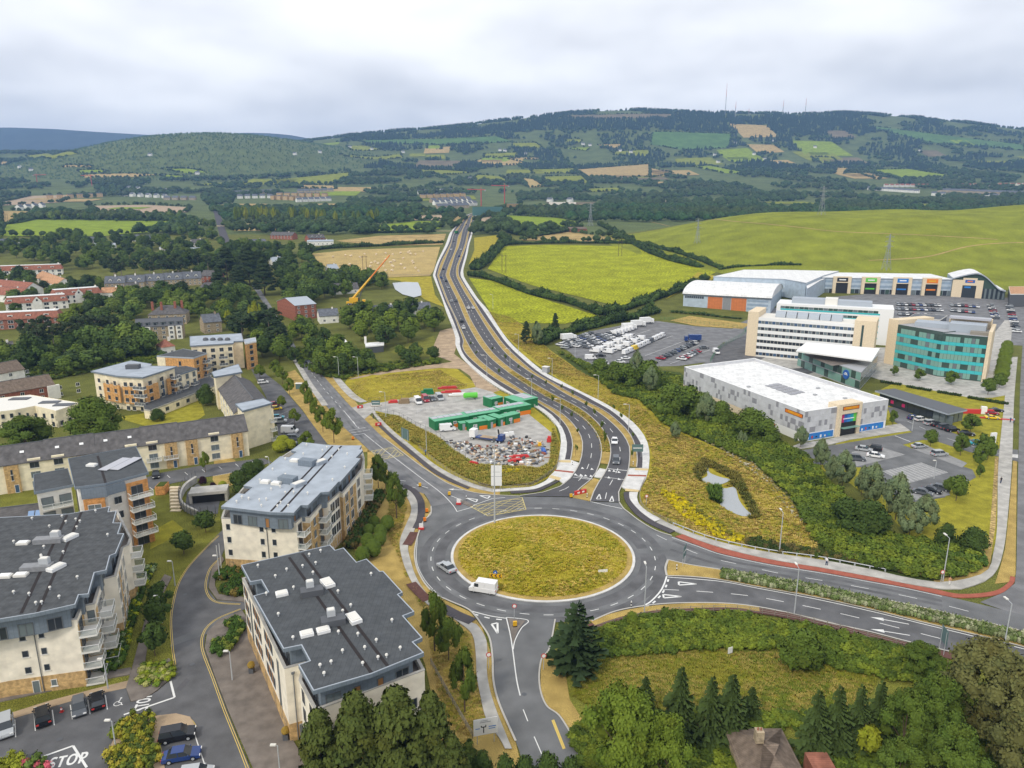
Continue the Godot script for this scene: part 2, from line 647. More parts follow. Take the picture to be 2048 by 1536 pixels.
func near_zones():
	zone("grass_verge","dry_grass",[-44.3,-209.8,-37.6,-194.1,-28.1,-168.4,-22.4,-168.4,-19.4,-160.7,-18.9,-154.7,-20.2,-150.6,-20.6,-139.5,-19.6,-131.7,-17.1,-124.5,-14.4,-119.6,-7.4,-113.9,-5.1,-109.2,-3.1,-100.5,-2.7,-94.7,.5,-82.1,1.6,-75.6,-7.8,-75.6,-13.6,-98.8,-20.4,-117.9,-34.3,-139.8,-37.7,-163.7,-40,-188],.05)
	zone("grass_verge","dry_grass",[-94,-304.2,-70.8,-256.4,-44.9,-205.6,-41.1,-198.8,-47.1,-198.4,-56.6,-207,-73.5,-243,-88.2,-271,-95.9,-299.7],.05)
	zone("grass_verge","dry_grass",[-104.1,-343.7,-80.3,-296.2,-56.7,-245.6,-39.5,-211.3,-26.1,-188.4,-18.4,-176.5,-10.8,-168.7,-3,-166.2,-3.1,-173.4,-13.6,-176.1,-27.9,-196.2,-41.1,-222.6,-54,-246.2,-65.8,-274.9,-84.4,-308.8],.05)
	zone("wild_meadow","meadow",[-67.6,-282.8,-68.3,-295.4,-27.9,-317.2,-12.6,-274.9,-4.6,-269.5,6.5,-249.5,14.1,-225.3,14.7,-205.1,12.1,-184.2,9.8,-178.6,4.8,-171.7,-6.2,-170.7,-13.5,-175.1,-27.7,-194.1,-40.6,-219.9,-50.5,-246.2,-61,-262.1],.05)
	zone("dirt_track","bare_soil",[-39.1,-354.9,-39.4,-389.2,-33,-398.3,-27.6,-354.9,-27.5,-335.2,-19.4,-313.4,-11.5,-288.6,-4.7,-270.2,-7.5,-266.5,-14.1,-274.1,-17.6,-293.6,-22.7,-306,-31.6,-307.8,-52,-298.8,-66.1,-285.3,-67,-289.4,-52.9,-304.2,-34.4,-314.4,-27,-319.1,-33.5,-328,-36.6,-331.1],.09,20)
	zone("garden_grass","rough",[-58.5,-338.4,-55.8,-352.6,-41.3,-376.4,-38.1,-354.9,-36.6,-331.1,-45,-327],.07)
	zone("compound_yard","gravel",[-52,-252.2,-48,-242,-38.8,-235,-30.5,-222.6,-22.6,-211.8,-17.3,-200.1,-13.8,-194.1,-9.6,-188.4,7.8,-185.3,10.5,-190,12.5,-216.8,5.8,-237.4,-7.7,-268,-14.4,-274.9,-40.1,-257.8],.11)
	zone("entrance_apron","gravel",[-56.7,-245.6,-49.5,-231.5,-48,-241.8,-52,-252.2],.13)
	zone("wild_meadow","meadow",[-18.3,-452.7,-6.6,-391.8,6.1,-329.1,20.8,-282,36.2,-242.4,40.8,-218.9,39.7,-196.7,37.2,-184.9,32.1,-169.4,30.5,-160.1,34.4,-149.6,40.7,-143.1,49.6,-137,58.3,-132.7,65.2,-130,65.3,-139.8,67.9,-160.7,68.7,-188,57.6,-209.8,50.1,-225.3,47.2,-256.4,27.7,-308.8,18.5,-343.7,9.9,-391.8,-1.2,-430],.06)
	zone("scrub_floor","scrub_ground",[38.5,-259.9,29.1,-299.7,20.9,-343.7,28.7,-321.1,40.8,-299.7,58,-306,71.8,-299.7,73.9,-246.2,79.9,-212.3,83.8,-198.4,82,-176.8,82.3,-160.7,80.3,-144.5,91.3,-140.9,98.1,-136.4,92.4,-129,78.8,-124.2,71.5,-128.6,63.3,-132.7,64.1,-142.1,67.9,-163.7,67.3,-188,57.6,-209.8,50.1,-225.3,47.2,-256.4],.08)
	zone("retail_lawn","lawn",[78,-198.4,92.5,-198.4,135.6,-263.5,155,-282.8,188.6,-263.5,111.6,-149.6,100.8,-137.5,91.1,-127,91.7,-139.8,85.4,-139.8,88.1,-157.8,87.2,-176.8],.05)
	zone("corner_lawn","dry_grass",[88.3,-137.5,100.3,-137.5,94.6,-129.6,90.3,-126.3,83.9,-124.2,80.5,-123.8,82.5,-129],.09)
	zone("office_forecourt","concrete",[104.6,-323.1,134.3,-354.9,227.6,-343.7,289,-418.6,293.4,-418.6,187.8,-263.5,172.7,-256.4,150.9,-286.9,146.5,-304.2,122.2,-286.9],.06)
	zone("grass_verge","dry_grass",[111.6,-149.6,140.9,-191.2,142,-191.2,98,-127,95.2,-124.2,91.8,-123.6,97,-130,102.9,-137.5],.08)
	zone("planted_bank","tan_field",[117.2,-163.7,137.7,-194.1,138.7,-194.1,108.9,-149.6,100.2,-137.5,99.4,-137.5],.09)
	zone("car_yard","asphalt_old",[21.4,-357.1,40.5,-386.6,63.6,-405,84.5,-415.8,103.8,-401,127.3,-393.1,102.9,-352.6,90.7,-320.1,73.8,-311.5,57.9,-309.7,41.3,-303.3,30.9,-320.1,27.5,-340.5],.06,20)
	zone("dry_bank","dry_grass",[92.3,-417.2,107,-430,121.9,-418.6,136,-407.6,127.7,-394.4,104.1,-402.3],.08,20)
	zone("retail_park_lot","asphalt_old",[126.7,-405,172.1,-460.9,209.6,-489.6,274.1,-516,336.8,-491.5,394.2,-482,285.9,-343.7,249.6,-354.9,257.6,-385.3,197.9,-366.6,132.1,-323.1,87.4,-286.9,78.7,-306,94.5,-328],.05,25)
	zone("service_yard","asphalt_mid",[104.2,-354.9,127.7,-381.4,120.6,-343.7,133.5,-304.2,119.7,-291.1,104.6,-308.8,88.1,-308.8,94.1,-331.1],.09,20)
	zone("meadow_floor","rough",[6.1,-90.6,6.2,-102.7,13.5,-108.1,24.3,-113,41.9,-113.3,57,-107.6,69.8,-100.7,80.8,-94,64.1,-71,8.7,-71],.05)
	zone("meadow_floor","meadow",[9.5,-94,18.9,-101.4,32,-102.4,45.6,-100.1,54.1,-96.3,49.2,-90.6,34,-88.4,19.3,-86.4],.07)
	zone("dry_verge","dry_grass",[4.6,-100.1,6.1,-102.7,8.1,-101.4,8.4,-90.6,11.2,-82.5,9.3,-80.7,7.6,-85.2,5,-89.1,4.2,-92.6],.09)
	zone("estate_lawn","lawn",[-134.5,-233.9,-125.5,-239.9,-115.1,-256.4,-105.2,-236.8,-105.3,-225.3,-117.1,-222.6],.06)
	zone("estate_lawn","rough",[-61,-71,-150.4,-200.6,-86.9,-168.4,-70.1,-160.7,-64.1,-145.5,-62.4,-117.9,-52.1,-96.3,-55.2,-88.4,-71,-85.4,-77.6,-80.7],.04)
	zone("estate_lawn","lawn",[-79.3,-146.5,-77.6,-152.2,-72,-146.5,-75.6,-137.5],.07)
	zone("estate_lawn","dry_grass",[-86.4,-198.4,-78.2,-192.1,-71.2,-176.8,-73.1,-168.4,-78.4,-176.8],.07)
	zone("pond_water","water",[52.8,-184.9,53.7,-185.7,53.1,-181.9,55,-178.6,57.1,-176.8,53.5,-173.4,50.5,-174.1,49.6,-176.8,51.9,-179.7],.16,60,true)
	zone("pond_water","water",[52.6,-171.7,54,-170.7,56.7,-171.4,55.4,-163.7,55.2,-158.3,55.6,-154.9,53.1,-154.1,50.5,-158.3,50.1,-162.2],.16,60,true)
	zone("flooded_hollow","water",[-91.3,-552.4,-81.7,-557.3,-72.1,-554.9,-65.9,-522.5,-62.5,-497.4,-66.7,-489.6,-76.2,-501.4,-84.7,-522.5],.5,10)
func roads():
	var n:=90
	zone("roundabout_road","asphalt",[-19.3,-159.5,-18.9,-154.7,-20.2,-150.6,-20.4,-139.5,-19.4,-131.7,-17.1,-124.7,-14.3,-119.8,-11.5,-117.4,-7.5,-114.2,-5.1,-109.4,6.1,-103.1,7.5,-111.4,13.8,-110.8,18.2,-113.8,23.2,-115.5,29.4,-116.5,29.8,-126.6,31.6,-132.9,43.4,-135.5,39.3,-139.3,34.7,-143.8,31.7,-146.5,29,-151.4,27.2,-156.1,25.9,-161.9,19,-162.5,14.6,-165.2,2,-165.7,-5.8,-166.8,-10.8,-168.7,-15.4,-166.8],.10)
	var s:=Shape.new()
	var c:=P2(6.3,-135.7)
	ribbon(s.use("asphalt_mid"),ring(c,20.0,60,0,TAU - .001),ring(c,22.3,60,0,TAU - .001),.104,120)
	ribbon(s,ring(c,23.6,60,0,TAU - .001),ring(c,25.2,60,0,TAU - .001),.104,120)
	for q in [[34.4,-141.6,42.8,-133.3,51.4,-129.4,59.7,-126.1,68.4,-122.3,78.1,-117.4],[33,-137.5,41.6,-131,50.7,-127.4,59,-124.4,67.5,-120.5,77.3,-115.9],[30.6,-124,39.3,-123.2,46.1,-120.7,54.8,-116.9,62.7,-113,70.1,-108.8,76.9,-104.9],[29,-118.6,38.5,-117.9,44.7,-116.7,50.4,-114.2,55.8,-111.7,60.9,-109.1,67.9,-104.9]]:
		line(s,pts(q),.9,.127,60)
	line(s.use("asphalt"),pts([-92.3,-313.4,-73.7,-274.9,-55.8,-232.1,-47,-213.3,-37.9,-195.4,-30.4,-184.2,-22.1,-170.7,-17.6,-163.7]),.8,.12,60)
	line(s,pts([-80.5,-293.6,-59.8,-248.2,-46.4,-221,-35.7,-199.7,-26.4,-184.2,-18.5,-172.7,-11.7,-166.8]),.8,.12,60)
	struct("worn_lane",s)
	s=Shape.new()
	for q in [P2(-11.7,-142.1),P2(-12.8,-118.8),P2(-1.2,-108.4),P2(1.8,-91.7),P2(23.6,-131),P2(45,-129),P2(47.6,-114.2),P2(-60.4,-119.6),P2(-50.1,-98.8),P2(-50.2,-85.4),P2(-60.9,-82.5),P2(-41.5,-207.5),P2(-20,-175.1),P2(20.8,-168.4)]:
		s.use("grey_dark").flat(ring(q,.38,12),.14)
	struct("manhole_cover",s)
	zone("asphalt_patch","asphalt_new",[-49.9,-92.8,-49.6,-95.4,-48.7,-94.9,-49.1,-92.6],.125)
	zone("asphalt_patch","asphalt",[-55.7,-103.4,-49.7,-108.1,-49,-113.8,-51,-111.4,-52.4,-109.1,-56.2,-105.5],.122)
	zone("asphalt_patch","asphalt_mid",[27.2,-134.2,31.5,-132.7,29.9,-127,28.6,-123.6,26.5,-125.1],.106)
	s=Shape.new()
	var wl:=pts([-171.5,-489.6,-139.5,-418.6,-121.6,-376.4,-104.7,-335.2,-94.2,-310.6,-89,-299.2,-78.1,-273.3,-69.8,-255,-65.9,-246.9,-55.8,-225.3,-48.6,-212.3,-44.8,-205.6,-41.1,-198.8,-36.4,-190.4,-31.6,-178.6,-28.2,-171.7,-24.7,-169.7,-22.3,-168.2,-20.4,-163.7,-19.3,-159.5])
	var wr:=pts([-169.4,-493.5,-136,-418.6,-118.9,-378.9,-104.1,-343.7,-93.1,-324,-80.3,-296.2,-73.1,-280.8,-63.2,-259.2,-56.7,-245.6,-49.5,-231.5,-44.4,-221,-39.5,-211.3,-35,-203.7,-30.8,-195.8,-26.1,-188.4,-22,-181.5,-18.4,-176.5,-15,-172.4,-10.8,-168.7,-5.8,-166.8])
	ribbon(s.use("asphalt_old"),wl,wr,.112,n)
	struct("west_road",s)
	s=Shape.new()
	var e0:=pts([-75,-1367,-83,-1255,-79,-1094,-79,-983,-78,-917,-73,-806,-69,-675,-65.3,-602.4,-63.5,-585.3,-48,-490,-41.1,-444.9,-34.5,-405,-29.6,-371.4,-28.5,-356,-24,-330.1,-19.7,-314.4,-11.6,-289.4,-4.6,-272,1.7,-259.9,7.5,-247.9,11.5,-237.4,14.3,-225.3,15.1,-215.8,14.7,-205.7,13.2,-192.5])
	var e1:=pts([-74,-1366,-82,-1252,-78,-1108,-77,-975,-74,-899,-70,-806,-67,-675,-63.2,-598.6,-61.1,-582.6,-45.6,-482.6,-39.1,-444.9,-31.3,-397.4,-27,-367.8,-26.3,-356,-23.3,-335.2,-18,-314.4,-11,-293.6,-3.4,-273.3,3.5,-258,8.1,-250.9,13,-238.2,15.7,-225.3,16.6,-214.8,16.4,-203.4,14.9,-191.7])
	var e2:=pts([-73,-1363,-80,-1245,-76,-1097,-74,-967,-72,-898,-68,-806,-65,-668,-61.5,-598.6,-59.3,-580,-44.1,-482,-34.9,-430,-29.3,-393.6,-25,-364.2,-24.5,-350.7,-21.9,-335.2,-16.4,-315.9,-8.9,-293.6,-1.4,-275.6,4.4,-262.8,9.1,-252.4,14.5,-238.2,17.4,-225.5,18.3,-214.8,18.1,-204.2,16.5,-191.7])
	var e3:=pts([-71,-1360,-79,-1283,-75,-1108,-72,-983,-72,-907,-67,-806,-62,-659,-59.8,-598.6,-58.3,-582.6,-43.6,-485,-32.1,-417.2,-27,-385.9,-22.1,-356,-16.3,-327.3,-8.2,-301.1,-.6,-281.2,8.1,-258.9,15.8,-241.4,18.9,-231.2,20.9,-219.1,21.4,-208.9,20.4,-198.1,18.7,-188.4,16,-179.3,13.4,-173.4,10.2,-169.5,5.8,-166.8,2,-165.7])
	var e4:=pts([-67,-1352,-75,-1283,-70,-1097,-66,-972,-65,-886,-60,-784,-58,-716,-57,-659,-55.1,-609.5,-53.5,-587.9,-44.7,-531.4,-37.6,-487.7,-29,-430,-22.5,-389.8,-16.1,-353.9,-9.8,-326,-1.9,-299.7,5.3,-280,12,-262.1,20.1,-243.7,24.3,-231.2,26.3,-219.1,26.8,-208.9,26.1,-198.8,24.5,-189.6,22.4,-181.2,19.9,-175.2,16,-168.4,14.7,-165.2])
	var e5:=pts([-66,-1347,-73,-1279,-68,-1097,-65,-975,-60,-864,-57,-779,-56,-716,-54,-659,-52.1,-609.5,-49.9,-585.3,-40.2,-522.5,-32.3,-472.9,-26,-430,-19.3,-389.8,-12.8,-353.9,-6.5,-326,.6,-302.4,7.1,-284.8,12.3,-271.8,17,-260.7,23.8,-244.6,27.4,-231.2,29.2,-218.4,29.6,-208.9,28.8,-198.8,26.9,-188.4,24.8,-181.2,22.9,-175.8,20.8,-169.5,19,-162.5])
	var e6:=pts([-62,-1341,-69,-1286,-63,-1108,-58,-983,-55,-892,-52,-811,-50,-702,-49,-644,-46.4,-602.4,-42.9,-572.3,-34,-513.8,-28,-478.3,-20.4,-434.4,-12.9,-389.8,-7,-356,-1.4,-329.1,6.6,-302.4,14.1,-282.4,19.8,-265.7,26.6,-249,31,-235.2,33.6,-222.7,34.8,-212.3,34.8,-202.7,33.5,-193.8,31.7,-184.4,30.1,-178.3,27.8,-171.7,26.2,-166.2,25.9,-162])
	var e7:=pts([-61,-1337,-67,-1279,-61,-1108,-56,-983,-53,-892,-50,-810,-48,-702,-47,-644,-44.4,-601.3,-41,-574.9,-31.2,-513.8,-25.5,-478.3,-19.4,-440.3,-10.4,-389.8,-4.4,-356,1.7,-329.1,9.4,-299.7,17,-280,21.9,-266.9,28.6,-250.2,32.5,-240.5,35.2,-228.3,36.7,-218.4,36.9,-208.1,35.9,-195.4,34.1,-185.7])
	var e8:=pts([-59,-1329,-65,-1272,-59,-1108,-54,-983,-51,-904,-49,-810,-46,-716,-44,-635,-42.7,-601.3,-39.7,-574.9,-30.1,-513.8,-24.5,-482,-17.3,-443.4,-8.5,-391.8,-2.6,-357.1,3.7,-329.1,11.3,-299.7,18.8,-280,24.6,-268.2,30.4,-253,34.3,-242.4,36.9,-230.4,38.2,-219.1,38.8,-208.1,37.4,-195.4,35.5,-185])
	var e9:=pts([-58,-1325,-63,-1266,-57,-1108,-52,-983,-49,-904,-47,-806,-44,-716,-42,-632,-40.2,-601.3,-37.3,-574.9,-27.6,-513.8,-22.3,-482,-14.5,-443.4,-6.4,-391.8,-.4,-357.1,6.2,-329.1,13.8,-299.7,20.7,-282.4,26.3,-268.2,32.2,-254.7,36.3,-242.4,39.5,-230.4,40.9,-219.1,41,-208.1,39.7,-196.7,37.3,-185])
	ribbon(s.use("dry_grass"),e0,e9,.16,160)
	struct("road_bed",s)
	s=Shape.new()
	ribbon(s.use("asphalt_new"),e3,e4,.25,160,.2)
	struct("north_road_outbound",s)
	s=Shape.new()
	ribbon(s.use("asphalt_new"),e5,e6,.254,160,.2)
	struct("north_road_inbound",s)
	s=Shape.new()
	ribbon(s.use("concrete_new"),e0,e1,.30,160,.2)
	struct("footpath",s)
	s=Shape.new()
	ribbon(s.use("tarmac_path"),e1,e2,.28,160,.2)
	struct("cycle_path",s)
	s=Shape.new()
	ribbon(s.use("tarmac_path"),e7,e8,.28,160,.2)
	struct("cycle_path",s)
	s=Shape.new()
	ribbon(s.use("concrete_new"),e8,e9,.30,160,.2)
	struct("footpath",s)
	s=Shape.new()
	s.use("kerb")
	for e in [e2,e3,e4,e5,e6,e7]:
		line(s,e,.28,.36,200)
	struct("kerb",s)
	s=Shape.new()
	for k in [[e3,e4],[e5,e6]]:
		var a:=spline(k[0],160)
		var b:=spline(k[1],160)
		var mid:=PackedVector2Array()
		for i in 160:
			mid.append((a[i]+b[i])/2)
		line(s.use("paint"),mid,.16,.262,0,4.0,5.0)
	struct("road_marking",s)
	slab("crossing_plaza","concrete_new",pts([13.2,-192.5,16.5,-191.6,18.9,-188.8,16,-179.3,13.4,-173.4,12.3,-176.1,9.8,-178.6,12.1,-184.2]),.27)
	slab("crossing_plaza","concrete_new",pts([32,-184.9,37.4,-185.3,35,-176.8,32.1,-169.4,29.8,-168.4,27.8,-171.7,30.1,-178.3]),.27)
	slab("crossing_plaza","concrete_new",pts([23.9,-184.9,25.8,-183.8,23.6,-177.9,21.7,-178.6,22.4,-181.2]),.27)
	zone("tactile_strip","tactile",[12.8,-191.2,16.6,-191.2,16.3,-189.2,12.6,-189.6],.285)
	zone("tactile_strip","tactile",[10.4,-179.7,13,-177.6,12.2,-175.8,9.7,-177.9],.285)
	zone("tactile_strip","tactile",[33.5,-184.9,37.2,-184.5,36.7,-183,33.2,-183.4],.285)
	zone("tactile_strip","tactile",[28.6,-170.4,32.1,-169.4,31.6,-168.1,28.4,-168.7],.285)
	zone("red_band","red_path",[11.5,-183.8,16.7,-182.3,16.3,-181.2,11.5,-182.7],.29)
	zone("red_band","red_path",[30.9,-180.1,35.7,-179.7,35.4,-178.6,30.6,-179],.29)
	slab("splitter_island","dry_grass",pts([21.5,-177.9,23,-176.1,20.8,-169.4,19.1,-162.8,14.6,-164.9,16,-168.1,19.8,-174.8]),.2)
	s=Shape.new()
	ribbon(s.use("concrete_new"),pts([9.8,-178.3,8.3,-175.1,4.8,-171.7,-.5,-170.7,-4.9,-170]),pts([11.5,-176.8,8.7,-173,5.3,-170,-.5,-169.1,-4.9,-168.4]),.26,40,.2)
	ribbon(s.use("tarmac_path"),pts([12,-176.1,8.7,-172.9,5.3,-169.9,-.5,-168.7]),pts([12.4,-175.8,9.4,-172,6,-168.7,-.2,-167.5]),.25,40,.2)
	struct("footpath",s)
	s=Shape.new()
	ribbon(s.use("tarmac_path"),pts([27.9,-168.1,27.5,-163.7,27.9,-159.2,29,-154.1,31.1,-149.6,34.6,-145]),pts([29.3,-168.1,28.8,-164.3,29.2,-160.4,30.4,-155.5,32.4,-150.9,36,-146.2]),.25,40,.2)
	ribbon(s.use("concrete_new"),pts([29.3,-168.1,28.8,-164.3,29.2,-160.4,30.4,-155.5,32.4,-150.9]),pts([31.5,-168.1,30.7,-164.6,30.6,-160.7,31.5,-157.2,34.1,-152.2]),.26,40,.2)
	struct("footpath",s)
	s=Shape.new()
	var et:=pts([34.7,-143.8,39.3,-139.3,43.4,-135.5,52,-131.1,60.5,-128,69.3,-124.2,74,-122.1,79.2,-119.3,83.7,-116.7,89.8,-112.6,98,-106.2])
	var em:=pts([31.6,-132.9,35.6,-130.8,40.7,-129,47.9,-126.1,57.2,-122.9,65.6,-118.9,73.6,-115,80.7,-110.9,86.3,-107.6,94.2,-101.4])
	var en:=pts([30,-126.4,34.4,-126.1,39.8,-124.9,46.6,-122.1,55.5,-118.6,63.5,-114.6,70.9,-110.3,77.9,-106.5,83.3,-103.2,91.1,-97.5])
	var eb:=pts([23.2,-115.5,29.4,-116.5,38.1,-116.5,44.2,-115.2,49.8,-112.8,55,-110,60.2,-107.6,64.9,-104.9,70.7,-101.9,79.1,-97.2,86.5,-91.7])
	ribbon(s.use("asphalt"),et,em,.116,60)
	ribbon(s.use("asphalt_mid"),en,eb,.12,60)
	struct("east_road",s)
	s=Shape.new()
	ribbon(s.use("dry_grass"),em,en,.22,60,.2)
	line(s.use("kerb"),em,.3,.24,90)
	line(s,en,.3,.24,90)
	line(s,pts([31.6,-132.9,30.4,-129.6,30,-126.4]),.4,.24,20)
	struct("median",s)
	s=Shape.new()
	var rt:=pts([37.2,-144.5,40.7,-140.8,45.2,-137.1,52.6,-132.9,61.1,-129.6,70,-125.7,74.7,-123.4,79.2,-121.4,82.9,-119.7,89.6,-120.7,94.4,-123.8,96.5,-126.3])
	var rb:=pts([35.4,-143.5,39.3,-139.4,43.4,-135.6,52,-131.2,60.5,-128.1,69.3,-124.3,74.1,-122.2,79.3,-119.4,82.5,-118.4,89.5,-119.5,94.8,-123.1,97.2,-125.9])
	ribbon(s.use("red_path"),rt,rb,.2,70,.15)
	struct("cycle_path",s)
	s=Shape.new()
	ribbon(s.use("concrete"),pts([34.1,-152.2,36.9,-148,40.5,-144,44.8,-140.5,49.2,-137.9,55.8,-135.1,62.5,-132.9,71.5,-128.6,75.4,-126.1,80.6,-124,84.7,-124.4,90.6,-126.6,94.5,-129.5,99.3,-135.7,109.2,-149.6,136.8,-191.2,181.3,-255.7,231.4,-328.4]),pts([32.3,-150.4,37.2,-144.6,40.8,-140.9,45.2,-137.3,52.6,-133,57.6,-131,61.2,-129.7,70.1,-125.8,74.8,-123.5,81.9,-121.2,87.6,-122.9,91.4,-125.1,95.6,-128.8,101.8,-136.4,111.4,-149.6,140.6,-191.2,184.8,-255.7,235.5,-328.4]),.24,90,.2)
	struct("footpath",s)
	s=Shape.new()
	ribbon(s.use("asphalt_old"),pts([264.1,-366.6,208.5,-286.9,162.2,-219.9,134.9,-180.4,113.7,-149.6,98.1,-127,94.7,-122.9,89.4,-119.3,84.8,-117]),pts([288.4,-366.6,230.9,-286.9,181.7,-219.9,152.8,-180.4,130.1,-149.6,113.5,-127,106.8,-117.9,102.1,-111.4,97.1,-104.1]),.108,50)
	struct("side_road",s)
	s=Shape.new()
	line(s.use("red_paving"),pts([13.3,-108.9,19.7,-111.8,27.2,-114.2,37.7,-115,45.9,-113.4,50,-111.4,59.6,-106.5,64.3,-103.8,70.1,-100.8,78.3,-96]),1.9,.2,60)
	line(s.use("dry_grass"),pts([13.8,-110.2,19.9,-113.3,27.4,-115.2,37.9,-115.9,44,-114.6]),1.6,.21,40)
	struct("footpath",s)
	s=Shape.new()
	ribbon(s.use("asphalt"),pts([-7.5,-114.2,-5.1,-109.4,-3.7,-105.6,-3.1,-100.5,-2.8,-94.7,-1.8,-89.4,-.7,-85.5,.5,-82.1,1.4,-78.1,1.9,-72.4]),pts([7.5,-111.4,6.8,-106.9,6.1,-103.1,4.8,-100.5,4.2,-96.8,4.2,-92.6,5,-89.1,6.7,-87,8.4,-82.4,9,-72.4]),.112,50)
	struct("south_road",s)
	s=Shape.new()
	ribbon(s.use("concrete"),pts([-28,-169.7,-25.9,-165.2,-24.1,-159.5,-23.6,-154.7,-23.8,-150.1,-24,-141.6,-22.7,-134.8,-20.3,-127.1,-16.5,-118.2,-14.2,-115.1,-11.2,-112.6,-8.7,-109.9,-6.7,-106.9,-5.9,-102.4,-5.4,-96.1,-4.7,-91.7,-3.6,-86.4,-1.7,-82.7,-.9,-80.7]),pts([-28.1,-171.4,-25.5,-168.7,-22.8,-162.5,-22,-157.8,-21.5,-152.5,-21.6,-145.5,-21.9,-139.1,-20.5,-132.6,-18.2,-125.1,-14.8,-118.2,-11.1,-113.8,-8.1,-110.8,-6.2,-109.9,-4.5,-106.2,-4,-102.7,-3.9,-97.5,-3.4,-93.3,-2.4,-88.8,-.7,-83,0,-80.7]),.22,80,.2)
	line(s.use("tarmac_path"),pts([-27.9,-172.7,-24.9,-169.4,-22.4,-163.4,-21.4,-157.8,-21,-152.2,-21.3,-147.5]),1.7,.235,30)
	line(s.use("red_paving"),pts([-21.4,-145.5,-21.8,-142.1,-22.2,-139.3]),2.0,.24,12)
	line(s,pts([-19.2,-123.6,-17.5,-120.7,-15.3,-117.4]),2.0,.24,12)
	line(s.use("tarmac_path"),pts([-12.5,-115.2,-9.6,-112.6,-6.8,-110.6]),2.2,.24,12)
	struct("footpath",s)
	s=Shape.new()
	line(s.use("kerb"),pts([-19.3,-159.5,-18.9,-154.7,-20.2,-150.6,-20.4,-139.5,-19.4,-131.7,-17.1,-124.7,-14.3,-119.8,-11.5,-117.4,-7.5,-114.2,-5.1,-109.4,-3.7,-105.6,-3.1,-100.5,-2.8,-94.7,-1.8,-89.4,.5,-82.1]),.3,.25,90)
	line(s,pts([13.8,-110.8,18.2,-113.8,23.2,-115.5,29.4,-116.5,38.1,-116.5,44.2,-115.2,49.8,-112.8,55,-110,60.2,-107.6,64.9,-104.9,70.7,-101.9]),.3,.25,90)
	line(s,pts([7.5,-111.4,6.1,-103.1,4.8,-100.5,4.2,-96.8,4.2,-92.6,5,-89.1,6.7,-87,8.4,-82.4]),.25,.2,60)
	line(s,pts([25.9,-161.9,26.4,-158.3,27.2,-156.1,29,-151.4,31.7,-146.5,34.7,-143.8]),.3,.25,40)
	line(s,pts([2,-165.7,-5.8,-166.8,-10.8,-168.7,-15,-172.4,-18.4,-176.5,-26.1,-188.4,-35,-203.7,-39.5,-211.3]),.28,.22,60)
	struct("kerb",s)
	s=Shape.new()
	ribbon(s.use("concrete"),pts([-48,-241.8,-43.1,-229.8,-36.9,-216.8,-31.6,-207,-27.1,-198.4,-21.3,-188,-15.9,-180.4,-9.5,-173.4,-4.9,-170.4]),pts([-48.3,-239.3,-43.3,-227,-37.2,-214.3,-31.9,-204.7,-27.4,-196.2,-21.6,-185.7,-16.2,-177.9,-10.1,-171.4,-4.9,-168.4]),.2,50,.2)
	ribbon(s.use("tarmac_path"),pts([-43.3,-225.9,-37.1,-213.8,-31.8,-204.2,-27.3,-195.8,-21.6,-185.3,-16.2,-177.6,-10.7,-171.4]),pts([-43.4,-223.7,-37.4,-211.8,-32.2,-201.9,-27.7,-193.7,-22.1,-183.4,-16.7,-176.1,-11.1,-170.4]),.19,50,.2)
	ribbon(s.use("concrete"),pts([-81.1,-308.8,-71.2,-282.8,-60.6,-259.9,-54.9,-252.2]),pts([-79.5,-308.8,-69.3,-285.3,-59.1,-263.5,-52.8,-253.6]),.2,20,.2)
	line(s,pts([-99.5,-323.1,-91,-303.3,-80.6,-278.8,-71.4,-258.5,-66.9,-248.2]),2.2,.19,20)
	struct("footpath",s)
	s=Shape.new()
	s.use("concrete_new").prism(ring(c,18.9,64),.0,.26)
	struct("roundabout_kerb",s)
	s=Shape.new()
	var rad:=[18.35,17.2,15.0,12.0,8.5,4.5,.0]
	var up:=[.27,.34,.75,1.15,1.4,1.55,1.6]
	for i in 6:
		for k in 64:
			var a0:=TAU*k/64
			var a1:=TAU*(k+1)/64
			var q:=[]
			for w in [[i,a0],[i,a1],[i+1,a1],[i+1,a0]]:
				q.append(P3(c.x+cos(w[1])*rad[w[0]],up[w[0]]+.12*sin(w[1]*3.0+rad[w[0]])*(1 if w[0]>1 else 0),c.y - sin(w[1])*rad[w[0]]))
			s.use("dry_grass" if i==0 else "meadow").quad(q[0],q[1],q[2],q[3])
	struct("roundabout_mound",s)
	slab("splitter_island","cobble",pts([-13.5,-163.7,-13.1,-162.5,-10.3,-159.5,-9.2,-160.4,-11.4,-162.8]),.2)
	slab("splitter_island","cobble",pts([-.7,-111.7,2.3,-110.9,.9,-107.8,.2,-104.3,0,-105.5,-.3,-109.1]),.2)
	zone("estate_road","asphalt_mid",[-63.3,-152.2,-64.2,-145.5,-64.5,-138.8,-64.5,-130.5,-63.5,-123.7,-61.3,-116.4,-59.1,-110.8,-55.3,-103.2,-52.8,-98.7,-51.8,-95.2,-52.5,-92.4,-53.7,-90.5,-55.2,-90,-57.5,-93.1,-62.3,-91.2,-65.9,-89,-69.5,-86.8,-71.2,-85.7,-77.1,-82.5,-67,-69.5,-28.1,-69.5,-33.5,-77.5,-36.3,-81.7,-40.8,-88.6,-45.3,-95.6,-50.1,-103.2,-51.6,-107.6,-51,-111.2,-47.9,-114.3,-46.9,-115.4,-47.4,-116.9,-53.8,-117.6,-57.1,-121.8,-59.4,-129.1,-59.4,-134.2],.10)
	zone("estate_road","asphalt_mid",[-96.6,-177.9,-94.3,-181.9,-85.6,-187.4,-70.6,-193.3,-67,-190,-73.4,-183,-81.1,-178.6,-87.7,-174.5,-91.6,-170],.10)
